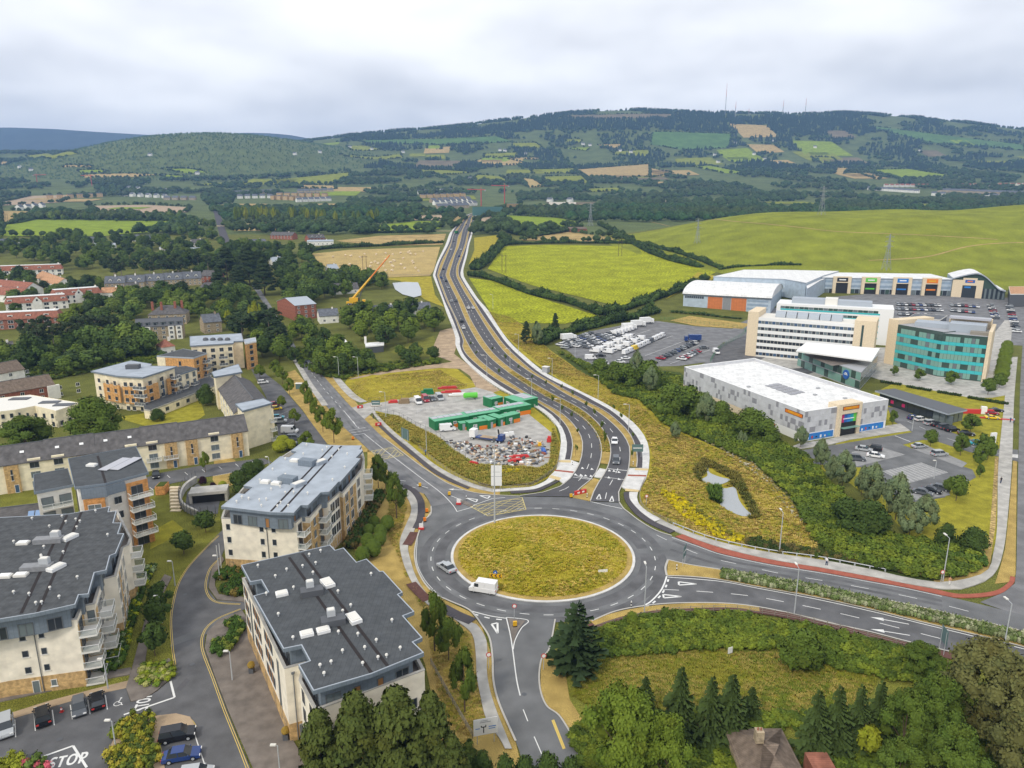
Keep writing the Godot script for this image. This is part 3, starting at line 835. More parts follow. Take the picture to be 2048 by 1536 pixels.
	zone("estate_road","asphalt_mid",[-115.1,-308.8,-106,-299.7,-92.6,-278.8,-73.5,-242.4,-55.7,-206.1,-61.1,-196.2,-68.9,-202.8,-79,-230.9,-93.5,-263.5],.10)
	slab("cobbled_path","cobble",pts([-47.8,-114.1,-50.8,-111,-51.3,-107.5,-49.9,-103.1,-45.2,-95.6,-40.6,-88.5,-36.1,-81.8,-31.3,-74.8,-23.9,-74.8,-29.6,-82.5,-36,-92.8,-44.9,-109.9]),.2)
	slab("cobbled_path","cobble",pts([-51.9,-95.5,-52.6,-92.5,-53.7,-90.6,-55.2,-90.1,-57.5,-93.1,-58.7,-96.9,-63.7,-111.4,-66.8,-121.4,-67.6,-127,-65.7,-125.9,-64.2,-117.9,-61.4,-108.4,-57,-97.5,-54.4,-100.3,-53,-98.7]),.2)
	slab("cobbled_path","cobble",pts([-75.1,-91.5,-69.2,-93.7,-64.6,-96.1,-59.3,-98,-58.4,-96.3,-63.7,-94.5,-68.4,-92.4,-74.2,-90]),.2)
	zone("parking_edge","bare_soil",[-71.2,-85.7,-65.9,-89,-62.3,-91.2,-57.5,-93.1,-58,-94.9,-62.6,-92.7,-67.1,-90.3,-72.1,-87],.12)
	slab("planted_island","bare_soil",pts([-47.5,-87.5,-45.2,-86.8,-43.7,-85,-47.1,-82,-41.4,-72.4,-48.4,-72.4,-53.2,-80.5,-53.6,-82.4,-53.1,-85,-51.3,-86.8]),.22)
	slab("cobbled_path","cobble",pts([-59.6,-134.8,-59.3,-129.2,-57,-122,-53.8,-117.9,-48.4,-117,-48.9,-118.6,-54.1,-119.6,-56.2,-122.9,-58,-128,-58.4,-133.1]),.2)
	zone("retail_road","asphalt",[77.5,-197.1,95.9,-204.7,126.6,-217.3,126.9,-229.8,133.4,-246.2,137.9,-246.2,136.8,-225.3,140.3,-212.3,143.2,-201.5,148.7,-200.6,141.8,-190.4,138.5,-195.4,133.2,-198.4,129,-208.9,125.7,-209.8,117.1,-205.1,119.4,-197.1,125.1,-184.2,122.6,-178.6,116.9,-174.1,116.4,-178.6,106.6,-165.2,97.6,-162.2,94.7,-168.4,98.2,-186.1,91.3,-186.1,80.5,-190],.10)
	zone("parking_bay","paver",[98.8,-198.5,109,-203.9,113.2,-196.2,94.7,-186.5],.13)
	zone("parking_bay","paver",[100.1,-183,114,-189.6,117.2,-181.9,101.8,-173.9],.13)
	zone("parking_bay","paver",[118,-201.5,123.9,-204.7,126.8,-189.2,123.2,-185.7],.13)
	zone("parking_bay","paver",[99.3,-167.6,111,-172,108.6,-166.5,98.3,-163.2],.13)
	slab("shop_pavement","concrete",pts([77.2,-198.4,95.4,-205.1,103.5,-209.8,126.8,-218.9,127.5,-226.4,122.3,-224.2,95.9,-209.8,86.7,-206.1]),.2)
	slab("shop_pavement","concrete",pts([135,-248.2,137.5,-245.6,140.7,-226.4,144.9,-228.1,143.3,-233.9,141,-252.2]),.2)
	s=Shape.new()
	ribbon(s.use("tarmac_path"),pts([-879,-2098,-764,-1866,-596,-1475,-449,-1120,-348,-875,-306,-779]),pts([-867,-2098,-752,-1866,-584,-1475,-439,-1120,-338,-875,-296,-779]),.4,60)
	struct("far_road",s)
	s=Shape.new()
	line(s.use("pale_track"),pts([-767,-1344,-694,-1344,-583,-1259,-481,-1120,-411,-1036,-375,-1097,-319,-1108,-236,-1076]),9.0,.6,60)
	line(s,pts([-115,-952,-93,-952,-77,-952]),7.0,.6,20)
	line(s,pts([-55,-959,-45,-959]),7.0,.6,10)
	line(s.use("tan_field"),pts([212,-1131,246,-825,296,-720,357,-699,385,-693,446,-674]),1.8,.5,90)
	line(s,pts([303.5,-619.1,355,-628,411,-657,465,-666]),1.8,.5,60)
	struct("dirt_track",s)
	s=Shape.new()
	ribbon(s.use("asphalt_old"),pts([-201.1,-554.9,-171.5,-489.6]),pts([-196.5,-554.9,-169.4,-493.5]),.2,6)
	struct("west_road",s)
func arrow(s: Shape,at: Vector2,turn: float,l:=4.0,w:=.2,up:=.135):
	var d:=P2(cos(turn),sin(turn))
	var k:=P2(-d.y,d.x)
	line(s,PackedVector2Array([at,at+d*l*.7]),w,up)
	var a:=at+d*l*.65+k*.5
	var b:=at+d*l*.65 - k*.5
	var c:=at+d*l
	s.flat(PackedVector2Array([a,b,c]),hgt(at.x,at.y)+up)
func hollow(s: Shape,a: Array,w:=.35,up:=.135):
	var p:=pts(a)
	p.append(p[0])
	line(s,p,w,up)
func box_junction(s: Shape,a: Array,n: int):
	var p:=pts(a)
	var o:=p.duplicate()
	o.append(p[0])
	line(s.use("faded_yellow"),o,.22,.14)
	for i in range(1,n):
		var t:=float(i)/n
		for q in [[p[0].lerp(p[1],t),p[0].lerp(p[3],t)],[p[2].lerp(p[1],t),p[2].lerp(p[3],t)],[p[1].lerp(p[0],t),p[1].lerp(p[2],t)],[p[3].lerp(p[0],t),p[3].lerp(p[2],t)]]:
			line(s,PackedVector2Array(q),.16,.138)
func written(what: String,at: Vector2,turn: float,height: float,stretch: float,parent: Node,key:="paint",up:=.13):
	var t:=TextMesh.new()
	t.text=what
	t.font_size=64
	t.pixel_size=height/46.0
	t.depth=.01
	var f:=SystemFont.new()
	f.font_names=PackedStringArray(["Droid Sans"])
	f.font_weight=700
	t.font=f
	var o:=MeshInstance3D.new()
	o.mesh=t
	o.name="lettering"
	o.material_override=mat(key)
	parent.add_child(o,true)
	o.transform=Transform3D(Basis(Vector3.UP,turn)*Basis(Vector3.RIGHT,-PI/2)*Basis().scaled(P3(1,stretch,1)),P3(at.x,up,at.y))
func markings():
	var s:=Shape.new()
	var c:=P2(6.3,-135.7)
	s.use("paint")
	for i in 34:
		var a:=TAU*i/34+.05
		line(s,ring(c,22.9,5,a,a+.075),.15,.115)
	line(s,pts([-99.5,-331.1,-77.1,-280.4,-57.9,-239.9,-49.3,-221.5]),.15,.13,30,3.0,4.0)
	line(s,pts([-57.9,-239.9,-50.3,-223.1]),.15,.131)
	line(s,pts([-46.5,-215.8,-37.6,-200.6,-33.2,-193.3,-24.3,-178.6,-18,-168.4,-14.3,-160.7,-12.9,-156.6]),.17,.13,40)
	line(s,pts([-51.9,-218.9,-47.1,-222.6]),.15,.13)
	line(s,pts([-51,-216.3,-45.4,-219.9]),.15,.13)
	line(s,pts([-49.7,-214.3,-46.5,-215.8]),.3,.13)
	line(s,pts([-15.9,-166.8,-9.1,-160.4,-4.8,-164.3,-1.7,-164.9]),.18,.13)
	line(s,pts([-12.9,-156.6,-9.7,-158.9,-8.9,-160.7]),.18,.134)
	hollow(s,[-11.2,-164.6,-8.7,-162.2,-8.4,-163.7])
	hollow(s,[-8,-166.2,-6,-164.3,-5.4,-165.9])
	arrow(s,P2(-24.6,-171.4),PI*1.08)
	arrow(s,P2(-21.3,-171),PI*1.2)
	arrow(s,P2(-12.2,-169.7),PI*1.05)
	arrow(s,P2(-27.7,-175.8),PI*1.1)
	line(s,pts([19,-162.5,22.7,-160.1,26.1,-158.3]),.2,.14,0)
	line(s,pts([17,-179.3,21.2,-176.8]),.3,.27)
	line(s,pts([16.1,-178.3,20.5,-176.5]),.2,.27)
	line(s,pts([26.1,-184.5,31.1,-183]),.3,.27)
	line(s,pts([24.4,-178.3,29.3,-176.5]),.2,.27)
	hollow(s,[20.6,-163.7,21.7,-163.7,21.7,-166.8],.25,.27)
	hollow(s,[23.6,-162.2,24.6,-162.2,24.7,-165.6],.25,.27)
	for q in [P2(16.9,-180.1),P2(18.3,-179.7),P2(19.5,-179.3),P2(20.9,-179),P2(25.5,-177.9),P2(28,-176.8),P2(26.3,-183),P2(27.5,-182.7),P2(28.7,-181.9),P2(19.2,-184.9),P2(21.7,-184.2)]:
		s.flat(PackedVector2Array([q+P2(-.45,.5),q+P2(.45,.5),q+P2(0,-.9)]),.27)
	line(s,pts([23.2,-115.5,25,-117,27.3,-120.2,28.8,-123.2,30,-126.4]),.3,.135,30)
	line(s,pts([23.7,-115.2,25.5,-116.7,27.7,-119.8,29.2,-122.9,30.3,-125.9]),.35,.135,30,1.0,1.2)
	line(s,pts([28.2,-121.4,35,-120.7,43.8,-119.1,51.8,-116,59.2,-112.5,65.9,-108.7,72.3,-105,81.1,-100.1]),.16,.135,50,3.0,3.2)
	line(s,pts([30.1,-126,39.7,-124.4,46.4,-121.7,55.2,-118.1,63.3,-114.1,70.7,-109.9,77.6,-106,83,-102.8]),.2,.135,60)
	line(s,pts([31.5,-144.3,35,-139.5,39.5,-134.4,45.6,-131,52.3,-127.4,59.9,-124.5,67.8,-121.2,75.1,-117.6,82.2,-113]),.14,.135,50,3.0,5.0)
	line(s,pts([34.6,-143.1,39.2,-138.8,43.3,-135.1,51.8,-130.7,60.3,-127.6,69.1,-123.8,73.8,-121.8,79,-118.9]),.14,.135,60)
	hollow(s,[31.8,-124.2,31.6,-123,35,-123.4])
	hollow(s,[27.9,-119.6,27.8,-118.4,31.1,-118.9])
	arrow(s,P2(68.1,-109.9),PI*1.12,6.0)
	arrow(s,P2(66.5,-106.6),PI*1.1,6.0)
	line(s,pts([-7.4,-114.1,-3.9,-112.5,-1,-111.7]),.2,.135,20)
	line(s,pts([-6.8,-113.1,-3.8,-111.7,-1.2,-111.2]),.3,.135,20,1.0,1.2)
	line(s,pts([-1,-112,-.3,-106.9,.1,-102.7,.7,-95.1,1.2,-91.4]),.18,.135,30)
	line(s,pts([-.9,-112,2.8,-111.1,1.6,-108.7,.5,-105.2,.2,-102.7]),.16,.136,30)
	line(s,pts([1.6,-88.4,2.2,-86]),.14,.135)
	line(s,pts([3,-83,3.9,-79.8]),.14,.135)
	hollow(s,[-3.5,-109.9,-2.5,-110.3,-2.4,-107.2])
	line(s,pts([-18.9,-158.1,-19.4,-154.1,-20.6,-149.6,-20.1,-139.5,-19.1,-131.7,-16.8,-125.1,-14.1,-120.3]),.1,.13,40)
	struct("road_marking",s)
	s=Shape.new()
	line(s.use("yellow_paint"),pts([5.6,-86.2,6.8,-80.7]),.2,.135)
	line(s,pts([5.8,-86.3,7,-80.8]),.2,.135)
	box_junction(s,[-41.2,-199.3,-35.3,-202.8,-31.2,-195.8,-36.6,-192.1],4)
	box_junction(s,[-9.9,-159.5,2.5,-164.9,3.3,-157.8,-5.5,-154.1],5)
	struct("box_junction_marking",s)
	s=Shape.new()
	s.use("yellow_paint")
	for o in [.0,2.6]:
		line(s,shifted(pts([-63.7,-144,-64.1,-138.2,-64.2,-130.2,-63.2,-123.4,-61,-116.4,-58.8,-110.8,-55,-103.1,-52.6,-98.7]),o*.1),.09,.13,40)
		line(s,shifted(pts([-59.4,-133.8,-59.5,-128.8,-57.3,-121.8,-53.8,-117.3,-48.9,-116.4]),o*.1),.09,.13,30)
		line(s,shifted(pts([-48.2,-114.6,-51.2,-111.4,-51.8,-107.8,-50.2,-103.1,-45.4,-95.5,-40.9,-88.4,-36.4,-81.6,-32.5,-75.6]),o*.1),.09,.13,50)
	line(s,pts([-46.6,-87,-44.9,-86.4,-43.5,-84.9]),.09,.13,12)
	struct("double_yellow_line",s)
	s=Shape.new()
	s.use("paint")
	for q in [[-69.5,-86.3,-67.1,-82.9],[-67.5,-87.4,-65.2,-84.1],[-65.5,-88.3,-63.3,-85.2],[-63.6,-89.4,-61.5,-86.4],[-61.7,-90.5,-59.6,-87.4],[-59.7,-91.5,-57.7,-88.4]]:
		line(s,pts(q),.13,.13)
	line(s,pts([-51.6,-94.7,-49.3,-91,-54.8,-87.3]),.3,.13)
	line(s,pts([-61.3,-79.3,-58.4,-81.3,-54.4,-77.5]),.3,.13)
	for q in [[-46.9,-81.7,-42.9,-83.1],[-44.9,-78.6,-40.8,-80]]:
		line(s,pts(q),.13,.13)
	line(s,pts([-44.1,-84.9,-39,-77.2]),.13,.13)
	for k in 6:
		line(s,PackedVector2Array([P2(-91.8,-180.1).lerp(P2(-69.3,-192.9),k/6.0),P2(-88.4,-176.1).lerp(P2(-66.2,-188.8),k/6.0)*.5+P2(-91.8,-180.1).lerp(P2(-69.3,-192.9),k/6.0)*.5]),.12,.13)
	line(s,pts([-79.2,-179.3,-70.8,-184.9]),.12,.13)
	for k in 9:
		line(s,PackedVector2Array([P2(-85.8,-259.9).lerp(P2(-64.9,-209.8),k/8.0),P2(-87.1,-256.4).lerp(P2(-66.6,-205.1),k/8.0)]),.1,.13)
	var st:=struct("bay_marking",s)
	written("STOP",P2(-53.3,-89.9),1.82,1.1,1.7,st)
	written("STOP",P2(-57.5,-78.7),.28,1.35,1.5,st)
	s=Shape.new()
	s.use("paint")
	var w:=P2(-56.9,-89.9)
	line(s,PackedVector2Array([w+P2(-.1,-.75),w+P2(-.02,.0),w+P2(.45,.05),w+P2(.65,.5),w+P2(.85,.45)]),.14,.13)
	line(s,ring(w+P2(.0,.25),.5,14,.3,4.6),.12,.131)
	s.flat(ring(w+P2(-.12,-.95),.15,10),.13)
	struct("wheelchair_marking",s)
	s=Shape.new()
	s.use("paint")
	for q in [[55.7,-340.5,85.1,-376.4],[62.4,-331.1,94.5,-371.4],[67,-321.1,94.2,-354.9],[46.6,-354.9,76,-391.8],[70.8,-315.3,96.3,-343.7]]:
		line(s,pts(q),.2,.12,12)
	for k in 12:
		var t:=k/11.0
		line(s,PackedVector2Array([P2(100.1,-183).lerp(P2(114,-189.6),t),P2(101.8,-174.1).lerp(P2(117.1,-181.9),t)]),.1,.15)
	line(s,pts([119.3,-213.8,120.9,-207.9]),.3,.13,0)
	line(s,pts([131.5,-229.2,133.4,-213.8,137.4,-202.8]),.14,.13,12,3.0,3.0)
	struct("bay_marking",s)
	zone("traffic_island","concrete_new",[140.4,-197.1,145.7,-196.2,143.7,-193.3,140.8,-194.5],.16)
func shifted(p: PackedVector2Array,by: float) -> PackedVector2Array:
	var out:=PackedVector2Array()
	for i in p.size():
		var d:=(p[mini(i+1,p.size() - 1)] - p[maxi(i - 1,0)]).normalized()
		out.append(p[i]+P2(-d.y,d.x)*by)
	return out
func far_fields():
	zone("field","crop_green",[-10,-788,42,-801,122,-789,150,-717,175,-611,106.5,-501.4,72.7,-451.1,43.5,-497.4,13.6,-545.3,-21,-629],.25,25)
	zone("field","crop_green",[-34.4,-580,-15.2,-564.7,12.5,-501.4,51.4,-430,30.3,-407.6,-6.9,-411.7,-11.7,-430],.2,20)
	zone("field","stubble",[-199,-727,-168,-758,-77,-784,-67,-623,-66.8,-590.6,-105.7,-580,-138.5,-601.3,-172,-653],.25,25)
	zone("field","meadow",[-111.2,-577.5,-65.7,-587.9,-53.6,-501.4,-42.9,-455.9,-58.3,-482,-87.4,-564.7],.2,20)
	zone("field","tan_field",[-202,-839,-160,-892,-82,-917,-76,-801,-143,-792],.25,30)
	zone("field","meadow",[-45,-870,-15,-904,-18,-758,-35,-685,-39,-653,-39,-758],.2,30)
	zone("mound_lawn","mound_grass",[100,-890,112,-760,150,-650,185,-560,330,-522,900,-515,1000,-900],.3,22)
	zone("hillside","meadow",[154.4,-604.1,164.1,-585.9,152.4,-556.6,131.6,-533.6,102.6,-482,109.2,-497.4],.3,22)
	field("pasture",[-198,-1045,-150,-1143,-101,-1143,-97,-991,-158,-952,-201,-975],.5)
	field("bare_soil",[-204,-1286,-110,-1315,-95,-1180,-177,-1167],.5)
	field("pasture",[-720,-1036,-768,-1186,-528,-1143,-443,-975,-494,-886,-618,-886],.5)
	field("tan_field",[-996,-1441,-896,-1407,-734,-1086,-747,-1076],.5)
	field("bare_soil",[-918,-1614,-817,-1652,-678,-1562,-610,-1391,-694,-1344,-784,-1391],.5)
	field("bare_soil",[-1213,-1759,-1296,-2001,-1192,-2030,-1071,-1759,-1114,-1614],.5)
	field("tan_field",[-407,-1045,-408,-1086,-301,-1045,-303,-959,-361,-959],.5)
	field("pasture",[-30,-1315,73,-1232,104,-1131,88,-1055,11,-937,-3,-1108],.5)
	field("tan_field",[10,-844,70,-944,127,-858,103,-824,50,-829],.5)
	field("tan_field",[-97,-1315,-75,-1180,-80,-991,-96,-1120],.4)
	field("bare_soil",[-59,-1180,-34,-1286,-19,-1180,-43,-991],.4)
	for f in [
			["tan_field",[-1447,-2520,-1284,-2519,-1182,-2508,-1264,-2478,-1419,-2478]],["pasture",[-1200,-2562,-1109,-2570,-1027,-2551,-1093,-2528]],["pasture",[-1487,-2573,-1406,-2563,-1361,-2535,-1463,-2539]],
			["tan_field",[-1573,-2645,-1450,-2606,-1450,-2593,-1567,-2623]],["mound_grass",[-2087,-3234,-2045,-3335,-1604,-2782,-1699,-2775,-2006,-3128]],["tan_field",[-2069,-3041,-2017,-3023,-1921,-2858,-1969,-2889]],
			["pasture",[-1182,-2508,-1081,-2499,-1095,-2469,-1147,-2474]],["mound_grass",[-772,-2422,-575,-2661,-542,-2504,-553,-2307,-736,-2321]],["mound_grass",[-985,-2307,-845,-2388,-829,-2321,-943,-2268]],
			["tan_field",[-680,-2294,-538,-2268,-515,-2177,-626,-2203]],["mound_grass",[-400,-2743,-231,-2726,-140,-2661,-202,-2582,-300,-2629]],["mound_grass",[-119,-2582,-41,-2535,-6,-2347,-133,-2430]],
			["stubble",[28,-2474,72,-2445,98,-2242,50,-2216]],["tan_field",[-162,-2973,-113,-3086,-22,-3062,53,-2971,6,-2897,-106,-2897]],["mound_grass",[-115,-3161,27,-3176,12,-3090,-117,-3105]],
			["tan_field",[-21,-3091,114,-3076,97,-3038]],["mound_grass",[68,-2743,242,-2793,228,-2629,71,-2613]],["mound_grass",[103,-2520,238,-2550,245,-2334,106,-2334]],
			["tan_field",[230,-2743,540,-2943,464,-2520,260,-2474]],["mound_grass",[204,-2177,309,-2216,325,-2151,221,-2098]],["tan_field",[369,-3262,486,-3271,434,-3197]],
			["pasture",[218,-3223,335,-3229,316,-3180]],["mound_grass",[437,-3169,583,-3188,560,-3092,418,-3117]],["pasture",[-378,-3342,-318,-3343,-302,-3263,-364,-3270]],
			["pasture",[-239,-3282,-104,-3264,-139,-3234]],["mound_grass",[-746,-3400,-657,-3382,-566,-3290,-681,-3194]],["mound_grass",[-687,-3002,-471,-3188,-451,-3101,-662,-2986]],
			["mound_grass",[0,-3333,105,-3317,131,-3238,0,-3252]],["mound_grass",[234,-3351,309,-3343,295,-3288,238,-3308]],["tan_field",[516,-2810,566,-2629,459,-2489]],
			["pasture",[686,-2862,759,-2879,839,-2597,740,-2629]],["tan_field",[445,-2375,496,-2375,445,-2229]],["pasture",[1318,-2743,1460,-2760,1499,-2566,1339,-2430,1264,-2520]],
			["tan_field",[1214,-2629,1245,-2520,1189,-2430]],["mound_grass",[1223,-3089,1307,-3072,1284,-2929,1220,-2929]],["tan_field",[1213,-2810,1261,-2793,1149,-2597,1131,-2629]],
			["hill_green",[635,-3434,991,-3420,923,-3220,735,-3181,595,-3263]],["hill_green",[1639,-3574,1819,-3482,2011,-3400,2240,-3309,2172,-3203,2082,-3244,1803,-3314]],
			["hill_green",[-727,-3543,-348,-3491,-71,-3461,7,-3348,-258,-3342,-651,-3431]],["hill_pale",[190,-3816,433,-3758,829,-3769,734,-3661,375,-3662]]]:
		field(f[0],f[1])
# ---------------------------------------------------------------- buildings
func win(p: Node3D,a: Vector2,b: Vector2,u: float,y: float,w: float,h: float,glass:="glass",frame:="frame",near:=false,proud:=.0,called:="window") -> MeshInstance3D:
	var kf:="window %.2f %.2f %s %s %s" % [w,h,frame,glass,near]
	if not cache.has(kf):
		var s:=Shape.new()
		var t:=.07 if near else .11
		s.use(frame)
		s.box(P3(-w/2,0,-.05),P3(w/2,t,.07))
		s.box(P3(-w/2,h - t,-.05),P3(w/2,h,.07))
		s.box(P3(-w/2,t,-.05),P3(-w/2+t,h - t,.07))
		s.box(P3(w/2 - t,t,-.05),P3(w/2,h - t,.07))
		if w>1.15:
			s.box(P3(-t/2,t,-.05),P3(t/2,h - t,.06))
		if h<1.9 and near:
			s.use("off_white").box(P3(-w/2 - .12,-.1,-.05),P3(w/2+.12,-.005,.16))
		var g:=Shape.new()
		(g if near else s).use(glass).quad(P3(-w/2,0,.02),P3(w/2,0,.02),P3(w/2,h,.02),P3(-w/2,h,.02))
		cache[kf]=[mesh_of(s),mesh_of(g) if near else null]
	var d:=(b - a).normalized()
	var at:=a+d*u
	var o:=put(called,cache[kf][0],p)
	o.transform=Transform3D(Basis(P3(d.x,0,d.y),Vector3.UP,P3(-d.y,0,d.x)),P3(at.x,y,at.y)+P3(-d.y,0,d.x)*proud)
	if near:
		put("pane",cache[kf][1],o)
	return o
func rows(p: Node3D,a: Vector2,b: Vector2,ys: Array,n: int,w: float,h: float,glass:="glass",frame:="frame",near:=false,proud:=.0):
	var len:=a.distance_to(b)
	for y in ys:
		for i in n:
			win(p,a,b,len*(i+.5)/n,y,w,h,glass,frame,near,proud)
func at_edge(p: Node3D,called: String,key: String,a: Vector2,b: Vector2,u0: float,u1: float,y0: float,y1: float,out:=.05,deep:=.05) -> MeshInstance3D:
	var s:=Shape.new()
	var d:=(b - a).normalized()
	s.tr=Transform3D(Basis(P3(d.x,0,d.y),Vector3.UP,P3(-d.y,0,d.x)),P3(a.x,0,a.y))
	s.use(key).box(P3(u0,y0,-deep),P3(u1,y1,out))
	return put(called,s,p)
func balcony(p: Node3D,a: Vector2,b: Vector2,u: float,y: float,w: float,d: float,glass:="balustrade"):
	var k:="balcony %.1f %.1f %s" % [w,d,glass]
	if not cache.has(k):
		var s:=Shape.new()
		s.use("off_white").box(P3(-w/2,-.2,-.05),P3(w/2,.0,d))
		var r:=Shape.new()
		r.use("white")
		for q in [[-w/2,d,w/2,d],[-w/2,.0,-w/2,d],[w/2,.0,w/2,d]]:
			r.box(P3(minf(q[0],q[2]) - .03,1.02,minf(q[1],q[3]) - .03),P3(maxf(q[0],q[2])+.03,1.08,maxf(q[1],q[3])+.03))
		for x in [-w/2,-w/6,w/6,w/2]:
			r.box(P3(x - .03,.0,d - .06),P3(x+.03,1.02,d))
		r.use(glass)
		r.quad(P3(-w/2,.1,d - .02),P3(w/2,.1,d - .02),P3(w/2,1.0,d - .02),P3(-w/2,1.0,d - .02))
		r.quad(P3(-w/2+.02,.1,.0),P3(-w/2+.02,.1,d - .05),P3(-w/2+.02,1.0,d - .05),P3(-w/2+.02,1.0,.0))
		r.quad(P3(w/2 - .02,.1,d - .05),P3(w/2 - .02,.1,.0),P3(w/2 - .02,1.0,.0),P3(w/2 - .02,1.0,d - .05))
		cache[k]=[mesh_of(s),mesh_of(r)]
	var e:=(b - a).normalized()
	var o:=put("balcony",cache[k][0],p)
	o.transform=Transform3D(Basis(P3(e.x,0,e.y),Vector3.UP,P3(-e.y,0,e.x)),P3(a.x+e.x*u,y,a.y+e.y*u))
	put("railing",cache[k][1],o)
func around(p: PackedVector2Array) -> PackedVector2Array:
	var area:=.0
	for i in p.size():
		area+=p[i].cross(p[(i+1) % p.size()])
	var q:=p.duplicate()
	if area>0:
		q.reverse()
	return q
func moved(p: PackedVector2Array,by: Vector2) -> PackedVector2Array:
	var q:=PackedVector2Array()
	for v in p:
		q.append(v - by)
	return q
func grown(p: PackedVector2Array,by: float) -> PackedVector2Array:
	var q:=Geometry2D.offset_polygon(p,by,Geometry2D.JOIN_MITER)
	return around(q[0] if q.size() else p)
func middle(p: PackedVector2Array) -> Vector2:
	var c:=Vector2.ZERO
	for v in p:
		c+=v
	return c/p.size()
func ringwall(s: Shape,outer: PackedVector2Array,t: float,y0: float,y1: float):
	var inner:=Geometry2D.offset_polygon(outer,-t,Geometry2D.JOIN_MITER)
	if inner.size()==0 or inner[0].size() != outer.size():
		s.prism(outer,y0,y1,false)
		return
	var a:=around(outer)
	var b:=around(inner[0])
	var best:=0
	for i in b.size():
		if b[i].distance_to(a[0])<b[best].distance_to(a[0]):
			best=i
	var n:=a.size()
	for i in n:
		var p:=a[i]
		var q:=a[(i+1) % n]
		var r:=b[(best+i+1) % n]
		var u:=b[(best+i) % n]
		s.quad(P3(p.x,y0,p.y),P3(q.x,y0,q.y),P3(q.x,y1,q.y),P3(p.x,y1,p.y))
		s.quad(P3(r.x,y0,r.y),P3(u.x,y0,u.y),P3(u.x,y1,u.y),P3(r.x,y1,r.y))
		s.quad(P3(p.x,y1,p.y),P3(q.x,y1,q.y),P3(r.x,y1,r.y),P3(u.x,y1,u.y))
func facing(a: Vector2,b: Vector2,c: Vector2) -> bool:
	var d:=(b - a).normalized()
	var out:=P2(-d.y,d.x)
	return out.dot(-(c+(a+b)/2))>0
func flats(label: String,roof_px: Array,wall_px: Array,roof_key: String,wall_h:=11.2,roof_h:=14.2) -> Node3D:
	var wp:=around(pts(wall_px))
	var c:=middle(wp)
	var p:=thing("apartment_block",label,"apartment building",P3(c.x,0,c.y),.0,"apartment blocks of the estate")
	wp=moved(wp,c)
	var rp:=around(moved(pts(roof_px),c))
	var s:=Shape.new()
	s.use("render").prism(wp,2.7,wall_h - .9,false)
	s.use("cobble").flat(wp,wall_h - .95)
	put("wall",s,p)
	s=Shape.new()
	s.use("buff_brick").prism(grown(wp,.04),.0,2.7)
	put("brick_base",s,p)
	s=Shape.new()
	ringwall(s.use("render"),grown(wp,.02),.3,wall_h - .92,wall_h)
	ringwall(s.use("concrete"),grown(wp,.07),.4,wall_h,wall_h+.09)
	put("parapet",s,p)
	s=Shape.new()
	var pent:=grown(rp,-1.1)
	s.use("zinc").prism(pent,wall_h - .9,roof_h - .55,false)
	var top:=put("top_floor",s,p)
	for i in pent.size():
		var a:=pent[i]
		var b:=pent[(i+1) % pent.size()]
		if a.distance_to(b)>2.4 and facing(a,b,c):
			var n:=int(a.distance_to(b)/2.6)
			for k in n:
				var kind: String=["glass","door_wood","glass_grey","glass"][(k*7+i*3) % 4]
				win(top,a,b,a.distance_to(b)*(k+.5)/n,wall_h - .85,1.9 if kind != "door_wood" else .9,2.0,kind)
	s=Shape.new()
	s.use("zinc").prism(rp,roof_h - .55,roof_h - .02,false,true)
	var rf:=put("roof",s,p)
	s=Shape.new()
	s.use(roof_key).flat(grown(rp,-.12),roof_h)
	ringwall(s.use("zinc_pale"),rp,.14,roof_h - .02,roof_h+.05)
	put("roof_sheet",s,rf)
	return p
func on_roof(p: Node3D,called: String,at: Vector2,y: float,size: Vector3,turn:=.0,key:="white",lid:="") -> MeshInstance3D:
	var k:="roofbox %s %s %s" % [size,key,lid]
	if not cache.has(k):
		var s:=Shape.new()
		s.use(key).block(Vector3.ZERO,size)
		if lid:
			s.use(lid).block(P3(0,size.y,0),P3(size.x*.8,.12,size.z*.8))
		cache[k]=mesh_of(s)
	var o:=put(called,cache[k],p)
	o.position=P3(at.x,y,at.y)
	o.rotation.y=turn
	return o
func roof_vents(p: Node3D,c: Vector2,y: float,list: Array,key:="steel"):
	if not cache.has("vent "+key):
		var s:=Shape.new()
		s.use(key).tube(Vector3.ZERO,P3(0,.4,0),.1,.1,7)
		s.use("off_white").tube(P3(0,.4,0),P3(0,.58,0),.22,.16,8)
		cache["vent "+key]=mesh_of(s)
	for i in range(0,list.size(),2):
		var o:=put("roof_vent",cache["vent "+key],p)
		o.position=P3(list[i] - c.x,y,list[i+1] - c.y)
func gutters(p: Node3D,c: Vector2,y: float,list: Array,w:=.45):
	for q in list:
		var g:=moved(pts(q),c)
		var s:=Shape.new()
		var d:=(g[1] - g[0]).normalized()
		var k:=P2(-d.y,d.x)*w/2
		s.use("gutter").quad(P3(g[0].x+k.x,y,g[0].y+k.y),P3(g[1].x+k.x,y,g[1].y+k.y),P3(g[1].x - k.x,y,g[1].y - k.y),P3(g[0].x - k.x,y,g[0].y - k.y))
		put("roof_gutter",s,p)
func drain_pipe(p: Node3D,a: Vector2,b: Vector2,u: float,y1: float):
	var s:=Shape.new()
	var d:=(b - a).normalized()
	var q:=a+d*u+P2(-d.y,d.x)*.12
	s.use("frame").tube(P3(q.x,.1,q.y),P3(q.x,y1,q.y),.07,.07,6)
	s.box(P3(q.x - .18,y1,q.y - .18),P3(q.x+.18,y1+.25,q.y+.18))
	put("drain_pipe",s,p)
